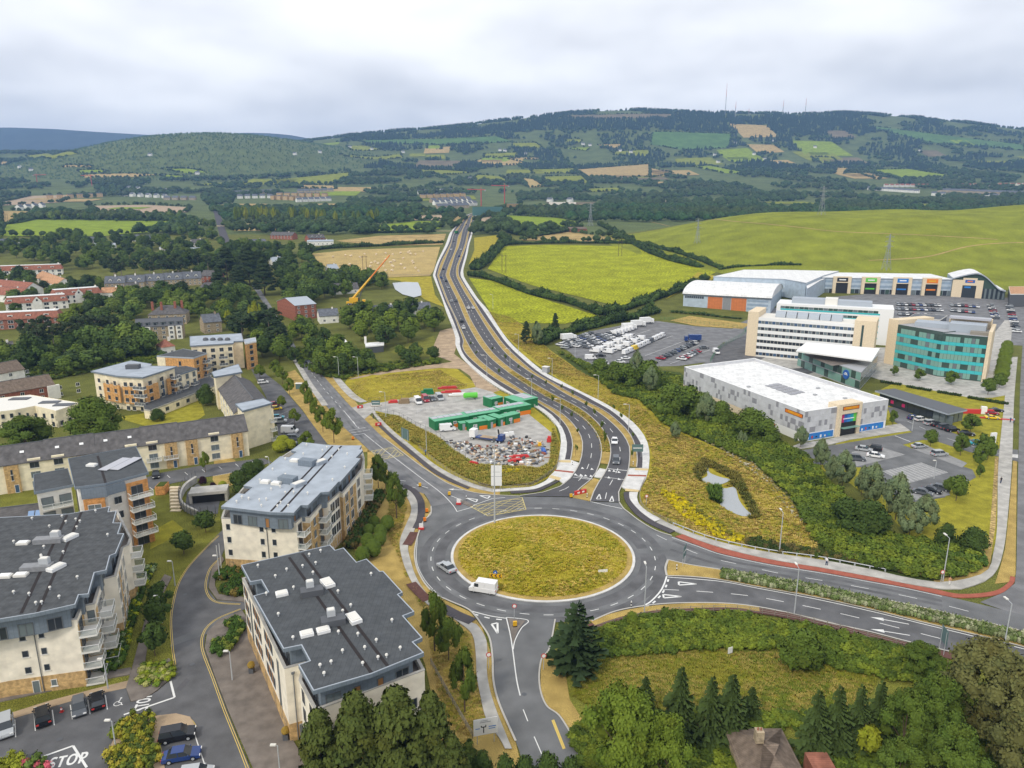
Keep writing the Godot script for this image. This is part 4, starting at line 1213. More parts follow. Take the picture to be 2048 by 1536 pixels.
func estate_blocks():
	var three:=[3.5,6.2,8.9]
	var four:=[.4,3.1,5.8,8.4]
	# ---- the block nearest the big conifer
	var p:=flats("dark-roofed apartment block with white skylights, beside the south road and the cobbled pavement",
		[-43.2,-104.4,-30.7,-111.4,-29.4,-109.5,-28.2,-110.4,-25,-105.4,-23.6,-106.5,-20.7,-102.4,-20.2,-102.5,-16.2,-96.1,-16.8,-95.5,-13.8,-90.9,-15.2,-89.8,-11.9,-84.6,-13,-83.6,-11.3,-81.3,-17.2,-77,-23.5,-73.8,-26.7,-78.8,-25.5,-79.6,-27.5,-82.9,-29.6,-82.1,-38,-95.1,-36.2,-96.2,-38.4,-99.7,-39.9,-99.1],
		[-43.7,-105.6,-29.7,-82.2,-27.6,-83.2,-27.1,-79.8,-23.6,-74.2,-11.4,-81.9,-15,-90,-25.2,-108.4,-32.1,-114.4],"felt")
	var c:=P2(p.position.x,p.position.z)
	var w:=moved(pts([-43.7,-105.6,-29.7,-82.2,-27.6,-83.2,-27.1,-79.8,-23.6,-74.2,-11.4,-81.9]),c)
	var l:=w[0].distance_to(w[1])
	for y in three:
		for u in [.05,.12,.30,.37,.44,.58,.65,.72]:
			win(p,w[0],w[1],l*u,y,.9 if int(u*100) % 3 else 1.2,1.7,"glass","frame",true)
		for u in [.085,.335,.405,.615,.685]:
			at_edge(p,"timber_panel","door_wood",w[0],w[1],l*u - .25,l*u+.25,y,y+1.7)
	for u in [.2,.85]:
		win(p,w[0],w[1],l*u,1.0,1.0,9.0,"glass_grey","frame",true)
	for u in [.1,.3,.5,.7,.93]:
		win(p,w[0],w[1],l*u,.1,1.2,2.1,"glass","frame",true)
	win(p,w[1],w[2],2.2,.05,1.9,2.3,"glass_grey","grey",true,.06,"door")
	drain_pipe(p,w[1],w[2],1.0,10.2)
	rows(p,w[3],w[4],three,2,1.1,1.9,"glass","frame",true)
	rows(p,w[4],w[5],[3.5,6.2],4,1.2,1.4,"glass","frame",true)
	drain_pipe(p,w[4],w[5],9.0,10.0)
	gutters(p,c,14.22,[[-36.3,-107,-17.2,-77.1],[-34.6,-108.4,-15.4,-78.4]])
	for q in [P2(-33.9,-95.4),P2(-27.4,-85.2),P2(-25.4,-86)]:
		on_roof(p,"skylight",q - c,14.22,P3(1.7,.4,1.3),.45,"white","off_white")
	for q in [P2(-27.9,-98.4),P2(-21.9,-88.8)]:
		on_roof(p,"skylight",q - c,14.22,P3(1.5,.5,2.6),.6,"white","off_white")
	for q in [P2(-29.5,-95.6),P2(-24.5,-87.9)]:
		on_roof(p,"plant_box",q - c,14.22,P3(3.2,.9,1.7),.35,"grey_dark")
		on_roof(p,"plant_unit",q - c+P2(-.4,-.6),15.13,P3(1.1,.9,.9),.35,"steel","off_white")
	roof_vents(p,c,14.22,[-40.2,-103.6,-35.3,-102.4,-36.4,-100.3,-30.9,-101.4,-33.1,-103.5,-31.3,-104.5,-32.6,-96.9,-25.7,-95.8,-23,-92,-23.8,-90.5,-28.9,-84.1,-32.6,-89.7,-23.2,-85.4,-20.5,-84.9,-17.8,-83.5,-19,-81.9,-21.7,-81.2,-22.6,-78.9,-23.8,-78.2,-22.9,-76.6,-15.9,-80.2,-16.9,-79.8,-18.6,-78.6,-16.5,-88.2,-21.8,-101,-31.6,-108.7,-33.1,-107.3,-14.4,-81.8,-36.1,-95.2])
	# ---- the pale-roofed block behind it
	p=flats("pale grey-roofed apartment block in the middle of three, its cream gable towards the cobbles",
		[-55.4,-127.4,-54.6,-133.8,-53.1,-133.4,-52.7,-137.1,-54.9,-137.8,-52.9,-155.4,-50.7,-154.8,-50,-158.6,-51.6,-159.5,-50.7,-165.6,-43,-163.1,-35.9,-163.1,-35.9,-160.3,-34.9,-159.7,-35.5,-154.5,-34.3,-154,-35.6,-140.1,-36,-140.1,-36.6,-134.7,-38.2,-134.3,-39,-128,-40.4,-128,-40.7,-124.5,-45,-124.7],
		[-56.1,-128.6,-41.1,-126.7,-40.7,-129.2,-39.1,-129,-38.5,-136.2,-37.3,-136.2,-36.3,-141.5,-35.5,-141,-34.3,-155.4,-35.2,-162.4,-37.8,-171.1,-53.1,-173.1,-55.5,-162.7,-57.5,-143.9,-57,-132],"felt_light")
	c=P2(p.position.x,p.position.z)
	w=moved(pts([-56.1,-128.6,-41.1,-126.7,-40.7,-129.2,-39.1,-129,-38.5,-136.2,-37.3,-136.2,-36.3,-141.5,-35.5,-141,-34.3,-155.4,-35.2,-162.4]),c)
	l=w[0].distance_to(w[1])
	for y in three:
		for u in [.08,.53,.69]:
			win(p,w[0],w[1],l*u,y,.8,1.2,"glass","frame",true)
	win(p,w[0],w[1],l*.08,.8,.9,1.3,"glass","frame",true)
	drain_pipe(p,w[0],w[1],l*.6,9.6)
	at_edge(p,"brick_panel","buff_brick",w[2],w[3],.05,w[2].distance_to(w[3]) - .05,2.7,10.0)
	l=w[3].distance_to(w[4])
	at_edge(p,"brick_panel","buff_brick",w[3],w[4],.1,l - .1,2.7,10.1)
	for y in four:
		win(p,w[1],w[2],w[1].distance_to(w[2])*.5,y,1.5,2.1,"glass","frame",true)
		win(p,w[3],w[4],l*.28,y+.3,1.1,1.5,"glass_grey","frame",true,.05)
		win(p,w[3],w[4],l*.78,y,1.9,2.1,"glass","frame",true,.05)
		balcony(p,w[3],w[4],l*.78,y - .05,3.4,1.7)
		balcony(p,w[1],w[2],w[1].distance_to(w[2])*.6,y - .05,3.2,1.6)
		for k in 2:
			win(p,w[5],w[6],w[5].distance_to(w[6])*(.3+.42*k),y,2.1,2.1,"glass","off_white",true)
	l=w[7].distance_to(w[8])
	at_edge(p,"brick_panel","buff_brick",w[6],w[7],.05,w[6].distance_to(w[7]) - .05,2.7,10.2)
	at_edge(p,"brick_panel","buff_brick",w[7],w[8],.1,l*.62,2.7,10.1)
	for y in four:
		for u in [.14,.38,.74]:
			win(p,w[7],w[8],l*u,y,2.0,2.1,"glass","off_white",true,.06)
	for y in [3.1,5.8,8.4]:
		balcony(p,w[8],w[9],w[8].distance_to(w[9])*.4,y - .05,3.6,1.9)
	gutters(p,c,14.22,[[-45.2,-125.1,-42.7,-162.8],[-43.2,-124.9,-40.6,-162.8]])
	for q in [P2(-48.6,-152.1),P2(-50.9,-139.3),P2(-48.4,-138.5)]:
		on_roof(p,"skylight",q - c,14.22,P3(1.9,.5,1.2),-.2,"off_white","white")
	for q in [P2(-42.5,-150.8),P2(-43.6,-137.9)]:
		on_roof(p,"skylight",q - c,14.22,P3(1.6,.7,3.0),-.6,"zinc_pale","off_white")
	for q in [P2(-45.1,-149.9),P2(-46.3,-139.6)]:
		on_roof(p,"plant_box",q - c,14.22,P3(3.6,1.3,2.0),-.3,"zinc")
	roof_vents(p,c,14.22,[-53,-129,-52.8,-131.2,-51.2,-130.5,-48.9,-129.8,-47.7,-130.2,-47.6,-127.1,-44.5,-126.9,-44.4,-128.6,-42.5,-127.1,-45,-133.5,-43.4,-133.7,-40.5,-133.2,-47,-136.6,-48,-143.3,-51.7,-146.5,-52.3,-140.1,-47.9,-156.4,-48.9,-162.8,-44.1,-158.8,-40.8,-154.4,-40.4,-159.2,-37.8,-156.4,-36.4,-147.7,-37.3,-140.4,-43.6,-161,-51,-153.1,-48.4,-135.3],"off_white")
	# ---- the dark-roofed block at the edge of the estate
	p=flats("dark felt-roofed apartment block with glass balconies, above the parking bays with the wheelchair sign",
		[-103.3,-121.3,-90.2,-122.9,-82.4,-124,-76.6,-127.4,-75.5,-124.9,-74.2,-125.3,-72,-120.1,-70.5,-120.1,-68.8,-115.7,-67.8,-115.8,-65.3,-108.4,-65.8,-107.6,-63.8,-102.8,-65.2,-102,-62.5,-95.6,-63.8,-95.4,-62.8,-92.8,-67.1,-90.4,-77,-86.8],
		[-79.2,-88.9,-73.1,-91.3,-63.6,-93.7,-64.8,-97.2,-63.3,-97.9,-66.2,-105.1,-64.6,-106.4,-68.7,-116.4,-68.2,-117.4,-69.2,-120.2,-78.3,-132.5,-85.7,-128.8,-106.3,-125.6],"felt_mid")
	c=P2(p.position.x,p.position.z)
	w=moved(pts([-73.1,-91.3,-63.6,-93.7,-64.8,-97.2,-63.3,-97.9,-66.2,-105.1,-64.6,-106.4,-68.7,-116.4,-68.2,-117.4,-69.2,-120.2]),c)
	l=w[0].distance_to(w[1])
	for y in three:
		win(p,w[0],w[1],l*.26,y,.8,1.0,"glass","frame",true)
		win(p,w[0],w[1],l*.51,y+.1,.7,1.0,"glass","frame",true)
	win(p,w[0],w[1],l*.33,.1,1.0,2.1,"glass_grey","off_white",true,.06,"door")
	win(p,w[0],w[1],l*.57,.9,.8,1.1,"glass_grey","off_white",true,.06)
	drain_pipe(p,w[0],w[1],l*.42,10.0)
	at_edge(p,"brick_panel","buff_brick",w[1],w[2],.05,w[1].distance_to(w[2]) - .05,2.7,10.2)
	at_edge(p,"brick_panel","buff_brick",w[3],w[4],.05,w[3].distance_to(w[4])*.4,2.7,10.2)
	at_edge(p,"brick_panel","buff_brick",w[5],w[6],w[5].distance_to(w[6])*.25,w[5].distance_to(w[6])*.6,2.7,10.2)
	for y in four:
		balcony(p,w[1],w[2],w[1].distance_to(w[2])*.35,y - .05,3.2,2.4)
		win(p,w[1],w[2],w[1].distance_to(w[2])*.4,y,1.8,2.1,"glass","frame",true,.06)
		win(p,w[2],w[3],w[2].distance_to(w[3])*.6,y,1.0,1.9,"glass_grey","frame",true)
		balcony(p,w[3],w[4],w[3].distance_to(w[4])*.3,y - .05,3.6,2.0)
		for u in [.3,.62,.88]:
			win(p,w[3],w[4],w[3].distance_to(w[4])*u,y,1.9,2.1,"glass","off_white",true,.06)
		for u in [.12,.45,.8]:
			win(p,w[5],w[6],w[5].distance_to(w[6])*u,y,1.9,2.1,"glass","off_white",true,.06)
	for y in three:
		balcony(p,w[7],w[8],w[7].distance_to(w[8])*.5,y - .4,2.8,1.7)
	drain_pipe(p,w[3],w[4],w[3].distance_to(w[4])*.45,10.0)
	gutters(p,c,14.22,[[-82.5,-123.7,-69,-90.4],[-80.5,-124.9,-66.9,-90.8]])
	for q in [P2(-82.8,-111.8),P2(-78.2,-100.6),P2(-76,-101)]:
		on_roof(p,"skylight",q - c,14.22,P3(1.9,.35,1.1),.1,"off_white","white")
	for q in [P2(-76.1,-113.8),P2(-71.9,-103.2)]:
		on_roof(p,"skylight",q - c,14.22,P3(1.4,.5,2.5),-.35,"white","off_white")
	for q in [P2(-78.9,-112.5),P2(-74.8,-103)]:
		on_roof(p,"plant_box",q - c,14.22,P3(4.4,.8,1.6),.15,"grey_mid")
		on_roof(p,"plant_unit",q - c+P2(1.0,-.5),15.03,P3(1.4,.9,.9),.1,"steel","off_white")
	roof_vents(p,c,14.22,[-87.4,-121.3,-82.2,-118,-82.5,-122.2,-79.2,-120.9,-80.4,-119.9,-78,-120.1,-78.7,-115.2,-77.1,-117.6,-73.8,-108.2,-78.2,-110.1,-76.7,-107,-84.5,-112,-76.4,-106.6,-73.5,-95.6,-70.9,-95.1,-68.3,-92.6,-67.6,-92.8,-66,-94.3,-66.7,-100,-70,-114.6,-77.7,-124.6,-68.9,-96.8])
func house(called: String,label: String,a: Vector2,b: Vector2,deep: float,eave: float,ridge: float,wall: String,roof: String,group:="",category:="house",hip:=.0) -> Node3D:
	var d:=(b - a).normalized()
	var l:=a.distance_to(b)
	var m:=(a+b)/2+P2(d.y,-d.x)*deep/2
	var p:=thing(called,label,category,V(m.x,m.y,-.05),-d.angle(),group)
	var x:=l/2
	var z:=deep/2
	var s:=Shape.new()
	s.use(wall).box(P3(-x,-.6,-z),P3(x,eave,z))
	if hip==.0:
		for e in [-1,1]:
			var g:=[P3(e*x,eave,z*e),P3(e*x,eave,-z*e),P3(e*x,ridge - .02,0)]
			s.tri(g[0],g[1],g[2])
	put("wall",s,p)
	if roof:
		s=Shape.new()
		var o:=.35
		var drop:=(ridge - eave)*o/z
		s.use(roof)
		var ex:=x+.25
		if hip>0:
			var r:=[P3(-ex,eave - drop,z+o),P3(ex,eave - drop,z+o),P3(ex,eave - drop,-z - o),P3(-ex,eave - drop,-z - o),P3(-x+hip,ridge,0),P3(x - hip,ridge,0)]
			s.quad(r[0],r[1],r[5],r[4])
			s.quad(r[2],r[3],r[4],r[5])
			s.tri(r[1],r[2],r[5])
			s.tri(r[3],r[0],r[4])
		else:
			var t:=P3(0,.18,0)
			for e in [-1,1]:
				var q:=[P3(-ex*e,eave - drop,(z+o)*e),P3(ex*e,eave - drop,(z+o)*e),P3(ex*e,ridge,0),P3(-ex*e,ridge,0)]
				s.quad(q[0]+t,q[1]+t,q[2]+t,q[3]+t)
				s.quad(q[0],q[1],q[1]+t,q[0]+t)
				s.quad(q[1],q[2],q[2]+t,q[1]+t)
				s.quad(q[3],q[0],q[0]+t,q[3]+t)
			s.use("grey_dark").box(P3(-ex,ridge+.14,-.14),P3(ex,ridge+.25,.14))
		put("roof",s,p)
	return p
func front(p: Node3D,l: float,deep: float,ys: Array,n: int,w: float,h: float,glass:="glass",frame:="frame",near:=false):
	rows(p,P2(-l/2,deep/2),P2(l/2,deep/2),ys,n,w,h,glass,frame,near)
func chimney(p: Node3D,x: float,z: float,y0: float,y1: float,key: String,w:=.9):
	var s:=Shape.new()
	s.use(key).box(P3(x - w/2,y0,z - w/2),P3(x+w/2,y1,z+w/2))
	s.use("clay_tile").tube(P3(x - w/5,y1,z),P3(x - w/5,y1+.35,z),.12,.1,6)
	s.tube(P3(x+w/5,y1,z),P3(x+w/5,y1+.35,z),.12,.1,6)
	put("chimney",s,p.get_node("roof") if p.has_node("roof") else p)
func dormer(p: Node3D,x: float,z: float,y: float,w: float,h: float,deep: float,roof: String,wall:="render_white",pitched:=true):
	var s:=Shape.new()
	s.use(wall).box(P3(x - w/2,y,z - deep),P3(x+w/2,y+h,z))
	if pitched:
		s.tri(P3(x - w/2,y+h,z),P3(x+w/2,y+h,z),P3(x,y+h+w*.45,z))
		s.use(roof)
		var r:=P3(x,y+h+w*.5,z+.2)
		for e in [-1.0,1.0]:
			var q:=[P3(x+e*(w/2+.2),y+h - .1,z+.2),P3(x+e*(w/2+.2),y+h - .1,z - deep),r - P3(0,0,deep),r]
			if e>0:
				s.quad(q[0],q[1],q[2],q[3])
			else:
				s.quad(q[3],q[2],q[1],q[0])
	else:
		s.use(roof).box(P3(x - w/2 - .1,y+h,z - deep),P3(x+w/2+.1,y+h+.15,z+.15))
	var o:=put("dormer",s,p)
	win(o,P2(x - w/2,z),P2(x+w/2,z),w/2,y+.25,w*.6,h*.75)
func block(called: String,label: String,roof_px: Array,h: float,wall: String,roof: String,over:=.4,fascia:="zinc",category:="apartment building",group:="") -> Node3D:
	var rp:=around(pts(roof_px))
	var c:=middle(rp)
	var p:=thing(called,label,category,V(c.x,c.y),.0,group)
	rp=moved(rp,c)
	var s:=Shape.new()
	s.use(wall).prism(grown(rp,-over) if over>0 else rp,-1.0,h - .3,false)
	put("wall",s,p)
	s=Shape.new()
	s.use(fascia).prism(rp,h - .45,h - .02,false,true)
	s.use(roof).flat(grown(rp,-.1),h)
	ringwall(s.use(fascia),rp,.12,h - .02,h+.1)
	put("roof",s,p)
	return p
func local(p: Node3D,a: Array) -> PackedVector2Array:
	return moved(pts(a),P2(p.position.x,p.position.z))
func estate_houses():
	# ---- the slate terrace across the estate,four houses long
	var y0:=[1007,986.5,972,956,943.5,932.5,911]
	var ends:=[P2(-135.1,-162.5),P2(-117.9,-171.9),P2(-108.5,-177.2),P2(-98.7,-182.8),P2(-90.9,-187.1),P2(-75.4,-195.8)]
	var lab:=["slate-roofed terrace section at the outer end, behind the dark-roofed block","slate-roofed terrace section second from the outer end, above the house with blue solar panels","slate-roofed terrace section directly behind the orange brick and white flats","slate-roofed terrace section with white balconies above a tree and parked car","slate-roofed terrace section next to the cream corner tower"]
	for i in 5:
		var a: Vector2=ends[i]
		var b: Vector2=ends[i+1]
		var p:=house("terrace_house",lab[i],a,b,9.5,7.6,11.0+.25*(i % 2),"render_cream","slate","sections of the slate terrace","terrace")
		var l:=a.distance_to(b)
		var n:=maxi(2,int(round(l/5.2)))
		for k in n:
			var u:=l*(k+.5)/n
			var f:=[P2(-l/2,4.75),P2(l/2,4.75)]
			if (k+i) % 2==0:
				at_edge(p,"brick_bay","buff_brick",f[0],f[1],u - 1.5,u+1.5,.0,7.2,.45)
				for y in [3.4,4.9]:
					win(p,f[0],f[1],u,y,.45,1.3,"glass","frame",true,.46)
				win(p,f[0],f[1],u+.6,.1,.95,2.1,"glass_blue","white",true,.46,"door")
			else:
				for y in [.7,3.2]:
					win(p,f[0],f[1],u,y,2.1,1.6,"glass_grey","grey",true)
				var o:=at_edge(p,"dormer","render_cream",f[0],f[1],u - 1.4,u+1.4,5.4,8.2,.03,2.2)
				win(o,f[0],f[1],u,5.8,2.0,1.7,"glass","frame",true,.03)
		if i==3:
			for u in [.25,.72]:
				balcony(p,P2(-l/2,4.75),P2(l/2,4.75),l*u,2.9,3.6,1.2)
		if i<3:
			for k in 2:
				var sk:=put("roof_light",sky_light(1.0,.8,11.0 - 7.6,4.75),p.get_node("roof"))
				sk.position=P3(l*(k*.5 - .25),9.6,2.3)
	# ---- cream tower at its end,tower and slate row behind
	var p:=block("apartment_tower","cream and buff brick tower with pale roof at the end of the slate terrace",[-83,-207.9,-78,-200.3,-72.1,-209,-76.6,-214.2],12.0,"render_cream","felt_light",.5)
	var w:=local(p,[-78.6,-201.9,-72.6,-210.1])
	var l:=w[0].distance_to(w[1])
	at_edge(p,"brick_panel","buff_brick",w[0],w[1],l*.45,l*.82,2.6,9.5,.12)
	for y in [.4,3.4,6.2]:
		win(p,w[0],w[1],l*.18,y,1.6,2.0,"glass","grey",true,.02)
		win(p,w[0],w[1],l*.62,y+.3,1.3,1.5,"glass","grey",true,.14)
		balcony(p,w[0],w[1],l*.92,y - .1,2.0,1.4)
	win(p,w[0],w[1],l*.3,9.3,2.6,1.3,"glass","zinc",true,.02)
	p=block("apartment_tower","cream tower with pale roof at the far end of the ridge-roofed row",[-107.2,-250.3,-103.3,-242.7,-96.2,-250.3,-102.5,-263.6],12.0,"render_cream","felt_light",.5)
	w=local(p,[-103.9,-244.2,-96.9,-251.9])
	rows(p,w[0],w[1],[8.0],3,1.8,1.4,"glass","grey",true)
	p=house("terrace_house","long slate-roofed row with a terracotta ridge, running between two pale-roofed towers",P2(-105.9,-249.9),P2(-85.6,-213.6),11.5,7.5,11.2,"render_cream","slate","","terrace")
	l=P2(-105.9,-249.9).distance_to(P2(-85.6,-213.6))
	front(p,l,11.5,[.4,3.0,5.4],6,1.6,1.7,"glass","white",true)
	# ---- mustard and cream block with its link and far wing
	p=block("apartment_block","cream and terracotta-panelled apartment block with pale roof, beside the fenced play area",[-150.5,-250.6,-145.5,-268.8,-134.5,-262.7,-133.3,-259.3,-123.1,-258.6,-127.2,-241.1,-137.2,-243.3],12.2,"render_cream","felt_light",.7)
	w=local(p,[-147.8,-247.9,-136,-241.8,-126.7,-239.6,-122.8,-256.7])
	var four:=[.5,3.4,6.2,9.0]
	for q in [[0,.30,.95],[1,.1,.62],[2,.06,.45],[2,.72,.98]]:
		var ql:=w[q[0]].distance_to(w[q[0]+1])
		at_edge(p,"terracotta_panel","terracotta",w[q[0]],w[q[0]+1],ql*q[1],ql*q[2],2.7,8.9,-.25,.7)
	for k in 3:
		var ql:=w[k].distance_to(w[k+1])
		for y in four:
			for u in [[.15,.5,.8],[.25,.5,.85],[.22,.55,.85]][k]:
				win(p,w[k],w[k+1],ql*u,y,1.3 if k<2 else 1.6,1.4,"glass","frame",true,-.22)
	for y in [2.9,5.8,8.6]:
		balcony(p,w[1],w[2],w[1].distance_to(w[2])*.92,y,4.2,1.6,"frame")
		balcony(p,w[2],w[3],w[2].distance_to(w[3])*.9,y,3.2,1.6,"frame")
	win(p,w[2],w[3],w[2].distance_to(w[3])*.58,3.0,.9,7.5,"glass_blue","frame",true,-.22)
	on_roof(p,"plant_box",P2(-137.5,-255.1) - P2(p.position.x,p.position.z),12.22,P3(4.5,1.5,2.5),.1,"grey_dark")
	p=block("podium","single-storey cream podium wing with a fence along its foot, linking the terracotta flats",[-130.2,-244.7,-129.5,-248.8,-121.4,-281.6,-112.3,-268.7,-121,-231.4,-123.6,-232.6],3.2,"render_cream","felt_mid",.0,"concrete","building")
	w=local(p,[-121,-231.4,-112.3,-268.7])
	rows(p,w[0],w[1],[.9],7,1.7,1.3,"glass","frame",true)
	p=block("apartment_block","low cream flats with dark balconies joining the two terracotta blocks",[-133,-269.1,-126.8,-273.4,-120.7,-269.1,-123.5,-257.6],9.0,"render_cream","felt_mid",.1)
	w=local(p,[-123.5,-257.6,-120.7,-269.1])
	rows(p,w[0],w[1],[3.6,6.4],3,1.5,1.9,"glass_grey","frame",true)
	for u in [.25,.75]:
		balcony(p,w[0],w[1],w[0].distance_to(w[1])*u,3.5,3.0,1.4,"frame")
	p=block("apartment_block","terracotta corner block with dark balconies between the two pale-roofed flats",[-141.2,-280.3,-139.6,-284,-137.1,-294.8,-123.5,-285.9,-125,-276.6,-137.4,-279.3],11.5,"terracotta","felt_mid",.1,"zinc_pale")
	w=local(p,[-141.2,-280.3,-137.4,-279.3,-125,-276.6,-123.3,-285.9])
	at_edge(p,"render_panel","render_cream",w[0],w[1],.0,w[0].distance_to(w[1]) - .05,.0,11.0,.1)
	rows(p,w[1],w[2],[8.0],1,1.0,1.8,"glass","frame",true)
	rows(p,w[2],w[3],[2.8,5.6,8.4],2,1.3,1.6,"glass","frame",true)
	for y in [2.6,5.4,8.2]:
		balcony(p,w[2],w[3],w[2].distance_to(w[3])*.75,y,3.0,1.4,"frame")
	p=block("apartment_block","cream and terracotta apartment block with domed plant on its pale roof, nearest the wood",[-144.8,-318.9,-124.4,-326.9,-116.6,-307.9,-120.3,-306.8,-119,-302.6,-134.9,-296.4],12.0,"render_cream","felt_light",.4)
	w=local(p,[-133.8,-294.4,-118.4,-301.6,-119.7,-305.8,-115.8,-305.8])
	l=w[0].distance_to(w[1])
	rows(p,w[0],w[1],[.5,3.4,6.3,9.0],5,1.6,1.6,"glass","frame",true,-.3)
	for y in [3.2,6.1]:
		balcony(p,w[0],w[1],l*.72,y,3.4,1.4,"frame")
		balcony(p,w[0],w[1],l*.4,y,3.0,1.4,"frame")
	for k in 4:
		var s:=Shape.new()
		s.use("grey_dark").ball(P3(-7.0+k*3.2,12.4,.5),P3(1.3,.9,1.2),8,4)
		put("plant_dome",s,p)
	p=block("apartment_block","terracotta stair wing with stacked dark balconies at the wood end of the flats",[-118.7,-313.6,-115.3,-319.1,-111.5,-309.3,-114.6,-304],11.5,"terracotta","felt_light",.1,"off_white")
	w=local(p,[-117.4,-297.8,-114.6,-304,-111.5,-309.3])
	rows(p,w[1],w[2],[.8,3.6,6.4,8.8],1,1.6,1.6,"glass","frame",true)
	# ---- crèche-like cream building,red houses
	p=block("courtyard_building","low flat-roofed cream building with roof terraces, beside the big round tree",[-180.6,-235.8,-167.9,-242.5,-144.4,-232,-146.6,-222.4,-157.1,-228.3,-160.5,-223.6,-168.5,-219],5.6,"render_cream","off_white",.05,"render_cream","building")
	w=local(p,[-168.5,-219,-160.5,-223.6,-146.2,-221.8,-144.4,-232])
	rows(p,w[0],w[1],[.6,3.2],4,.9,1.4,"glass","frame",true,.05)
	rows(p,w[1],w[2],[.6,3.3],5,.9,1.5,"glass","frame",true,.05)
	rows(p,w[2],w[3],[.6],3,1.2,1.5,"glass","frame",true,.05)
	for q in [P2(-167.9,-237.1),P2(-154.9,-232.7),P2(-148.3,-229.6)]:
		on_roof(p,"roof_terrace",q - P2(p.position.x,p.position.z),5.62,P3(6,.25,3),.1,"grey_dark")
	p=house("brick_house","long red brick house with brown roof and a white bay, beside the cream courtyard building",P2(-182.4,-241.8),P2(-169.4,-258.5),9.0,5.4,8.6,"red_brick","brown_tile","red brick houses","house")
	front(p,43.0,9.0,[.8,3.3],7,1.3,1.3,"glass","white",true)
	at_edge(p,"white_bay","render_white",P2(-20,4.5),P2(20,4.5),28,32,0,5.3,.8)
	p=house("brick_house","white-gabled brick house at the frame edge behind the long red brick one",P2(-205.7,-269.5),P2(-198.2,-285.3),9.0,5.2,8.4,"render_white","brown_tile","red brick houses","house")
	front(p,26.0,9.0,[.8,3.2],4,1.3,1.3,"glass","white",true)
	# ---- white house with solar panels,and the tall flats with orange brick
	p=house("terrace_house","white house with dark slate roof and blue solar panels, in front of the terrace",P2(-109.7,-132.7),P2(-97.7,-137),9.0,5.4,8.8,"render_white","slate","","house")
	front(p,22.0,9.0,[.9,3.3],5,1.2,1.3,"glass","frame",true)
	for x in [-3.4,-2.1,4.8,6.1,7.4]:
		var o:=put("solar_panel",tilted("solar_blue",1.2,2.2,(8.8 - 5.4)/4.5),p.get_node("roof"))
		o.position=P3(x,7.35,2.3)
	p=block("apartment_block","five-storey flats with orange brick, white render and a dark roof carrying grey solar panels",[-98.3,-150.6,-87.4,-158.9,-76.3,-142.2,-81.9,-135.9,-87,-133.9],15.4,"render_white","felt",.5,"zinc")
	w=local(p,[-86.7,-133.4,-81.6,-135.4,-79.2,-138.2,-76,-141.6])
	w[0]+=P2(.5,-.5)
	at_edge(p,"zinc_band","zinc",w[0],w[1],.2,w[0].distance_to(w[1]),12.7,14.9,-.25,.4)
	at_edge(p,"zinc_band","zinc",w[1],w[2],.0,w[1].distance_to(w[2]),12.9,14.9,-.25,.4)
	at_edge(p,"brick_panel","orange_brick",w[0],w[1],.4,w[0].distance_to(w[1]) - .6,.1,12.6,-.25,.4)
	at_edge(p,"brick_panel","orange_brick",w[2],w[3],.2,w[2].distance_to(w[3]) - .3,.1,14.3,-.25,.4)
	at_edge(p,"brick_base","orange_brick",w[1],w[2],.2,w[1].distance_to(w[2]) - .2,.0,2.9,-.24,.4)
	win(p,w[0],w[1],2.3,9.9,2.4,1.5,"glass_grey","off_white",true,-.2)
	win(p,w[1],w[2],2.0,10.6,1.4,1.5,"glass","frame",true,-.3)
	win(p,w[1],w[2],2.0,7.4,1.4,1.5,"glass","frame",true,-.3)
	for y in [.2,3.1,5.9,8.7,11.4]:
		win(p,w[2],w[3],w[2].distance_to(w[3])*.45,y,2.3,2.1,"glass","frame",true,-.2)
		if y>1:
			balcony(p,w[2],w[3],w[2].distance_to(w[3])*.5,y - .1,w[2].distance_to(w[3]) - .3,1.8)
	for k in 2:
		var o:=put("solar_panel",tilted("solar_grey",2.2,7.5,.02),p.get_node("roof"))
		o.position=P3(P2(-85.3,-146.7).x - p.position.x+k*2.3 - .5,15.55,P2(-85.3,-146.7).y - p.position.z - k*.35)
		o.rotation.y=-.2
	on_roof(p,"skylight",P2(-90.4,-146.1) - P2(p.position.x,p.position.z),15.42,P3(2.0,.4,1.2),-.1,"white","off_white")
	gutters(p,P2(p.position.x,p.position.z),15.42,[[-92.7,-152.4,-82.1,-136.3]])
	p=block("apartment_block","lower white wing with dark roof and balconies, joined to the five-storey orange brick flats",[-104.1,-147.2,-98.8,-150.9,-91.9,-141.2,-97.5,-137.1],13.0,"render_white","felt",.4,"zinc")
	w=local(p,[-96.9,-137.1,-91.8,-140.9])
	for y in [3.2,6.2,9.4]:
		rows(p,w[0],w[1],[y],2,2.2,2.1,"glass_grey","frame",true,-.2)
		balcony(p,w[0],w[1],w[0].distance_to(w[1])*.5,y - .1,w[0].distance_to(w[1]) - 1.0,1.3)
func sky_light(w: float,l: float,rise: float,run: float) -> ArrayMesh:
	return tilted("white",w,l,rise/run)
func tilted(key: String,w: float,l: float,slope: float) -> ArrayMesh:
	var k:="tilted %s %.2f %.2f %.2f" % [key,w,l,slope]
	if not cache.has(k):
		var s:=Shape.new()
		s.tr=Transform3D(Basis(Vector3.RIGHT,atan(slope)),Vector3.ZERO)
		s.use("frame").box(P3(-w/2,.0,-l/2),P3(w/2,.1,l/2))
		s.use(key).box(P3(-w/2+.05,.1,-l/2+.05),P3(w/2 - .05,.13,l/2 - .05))
		cache[k]=mesh_of(s)
	return cache[k]
func buildings():
	estate_blocks()
	estate_houses()
	old_houses()
	business_park()
	far_houses()
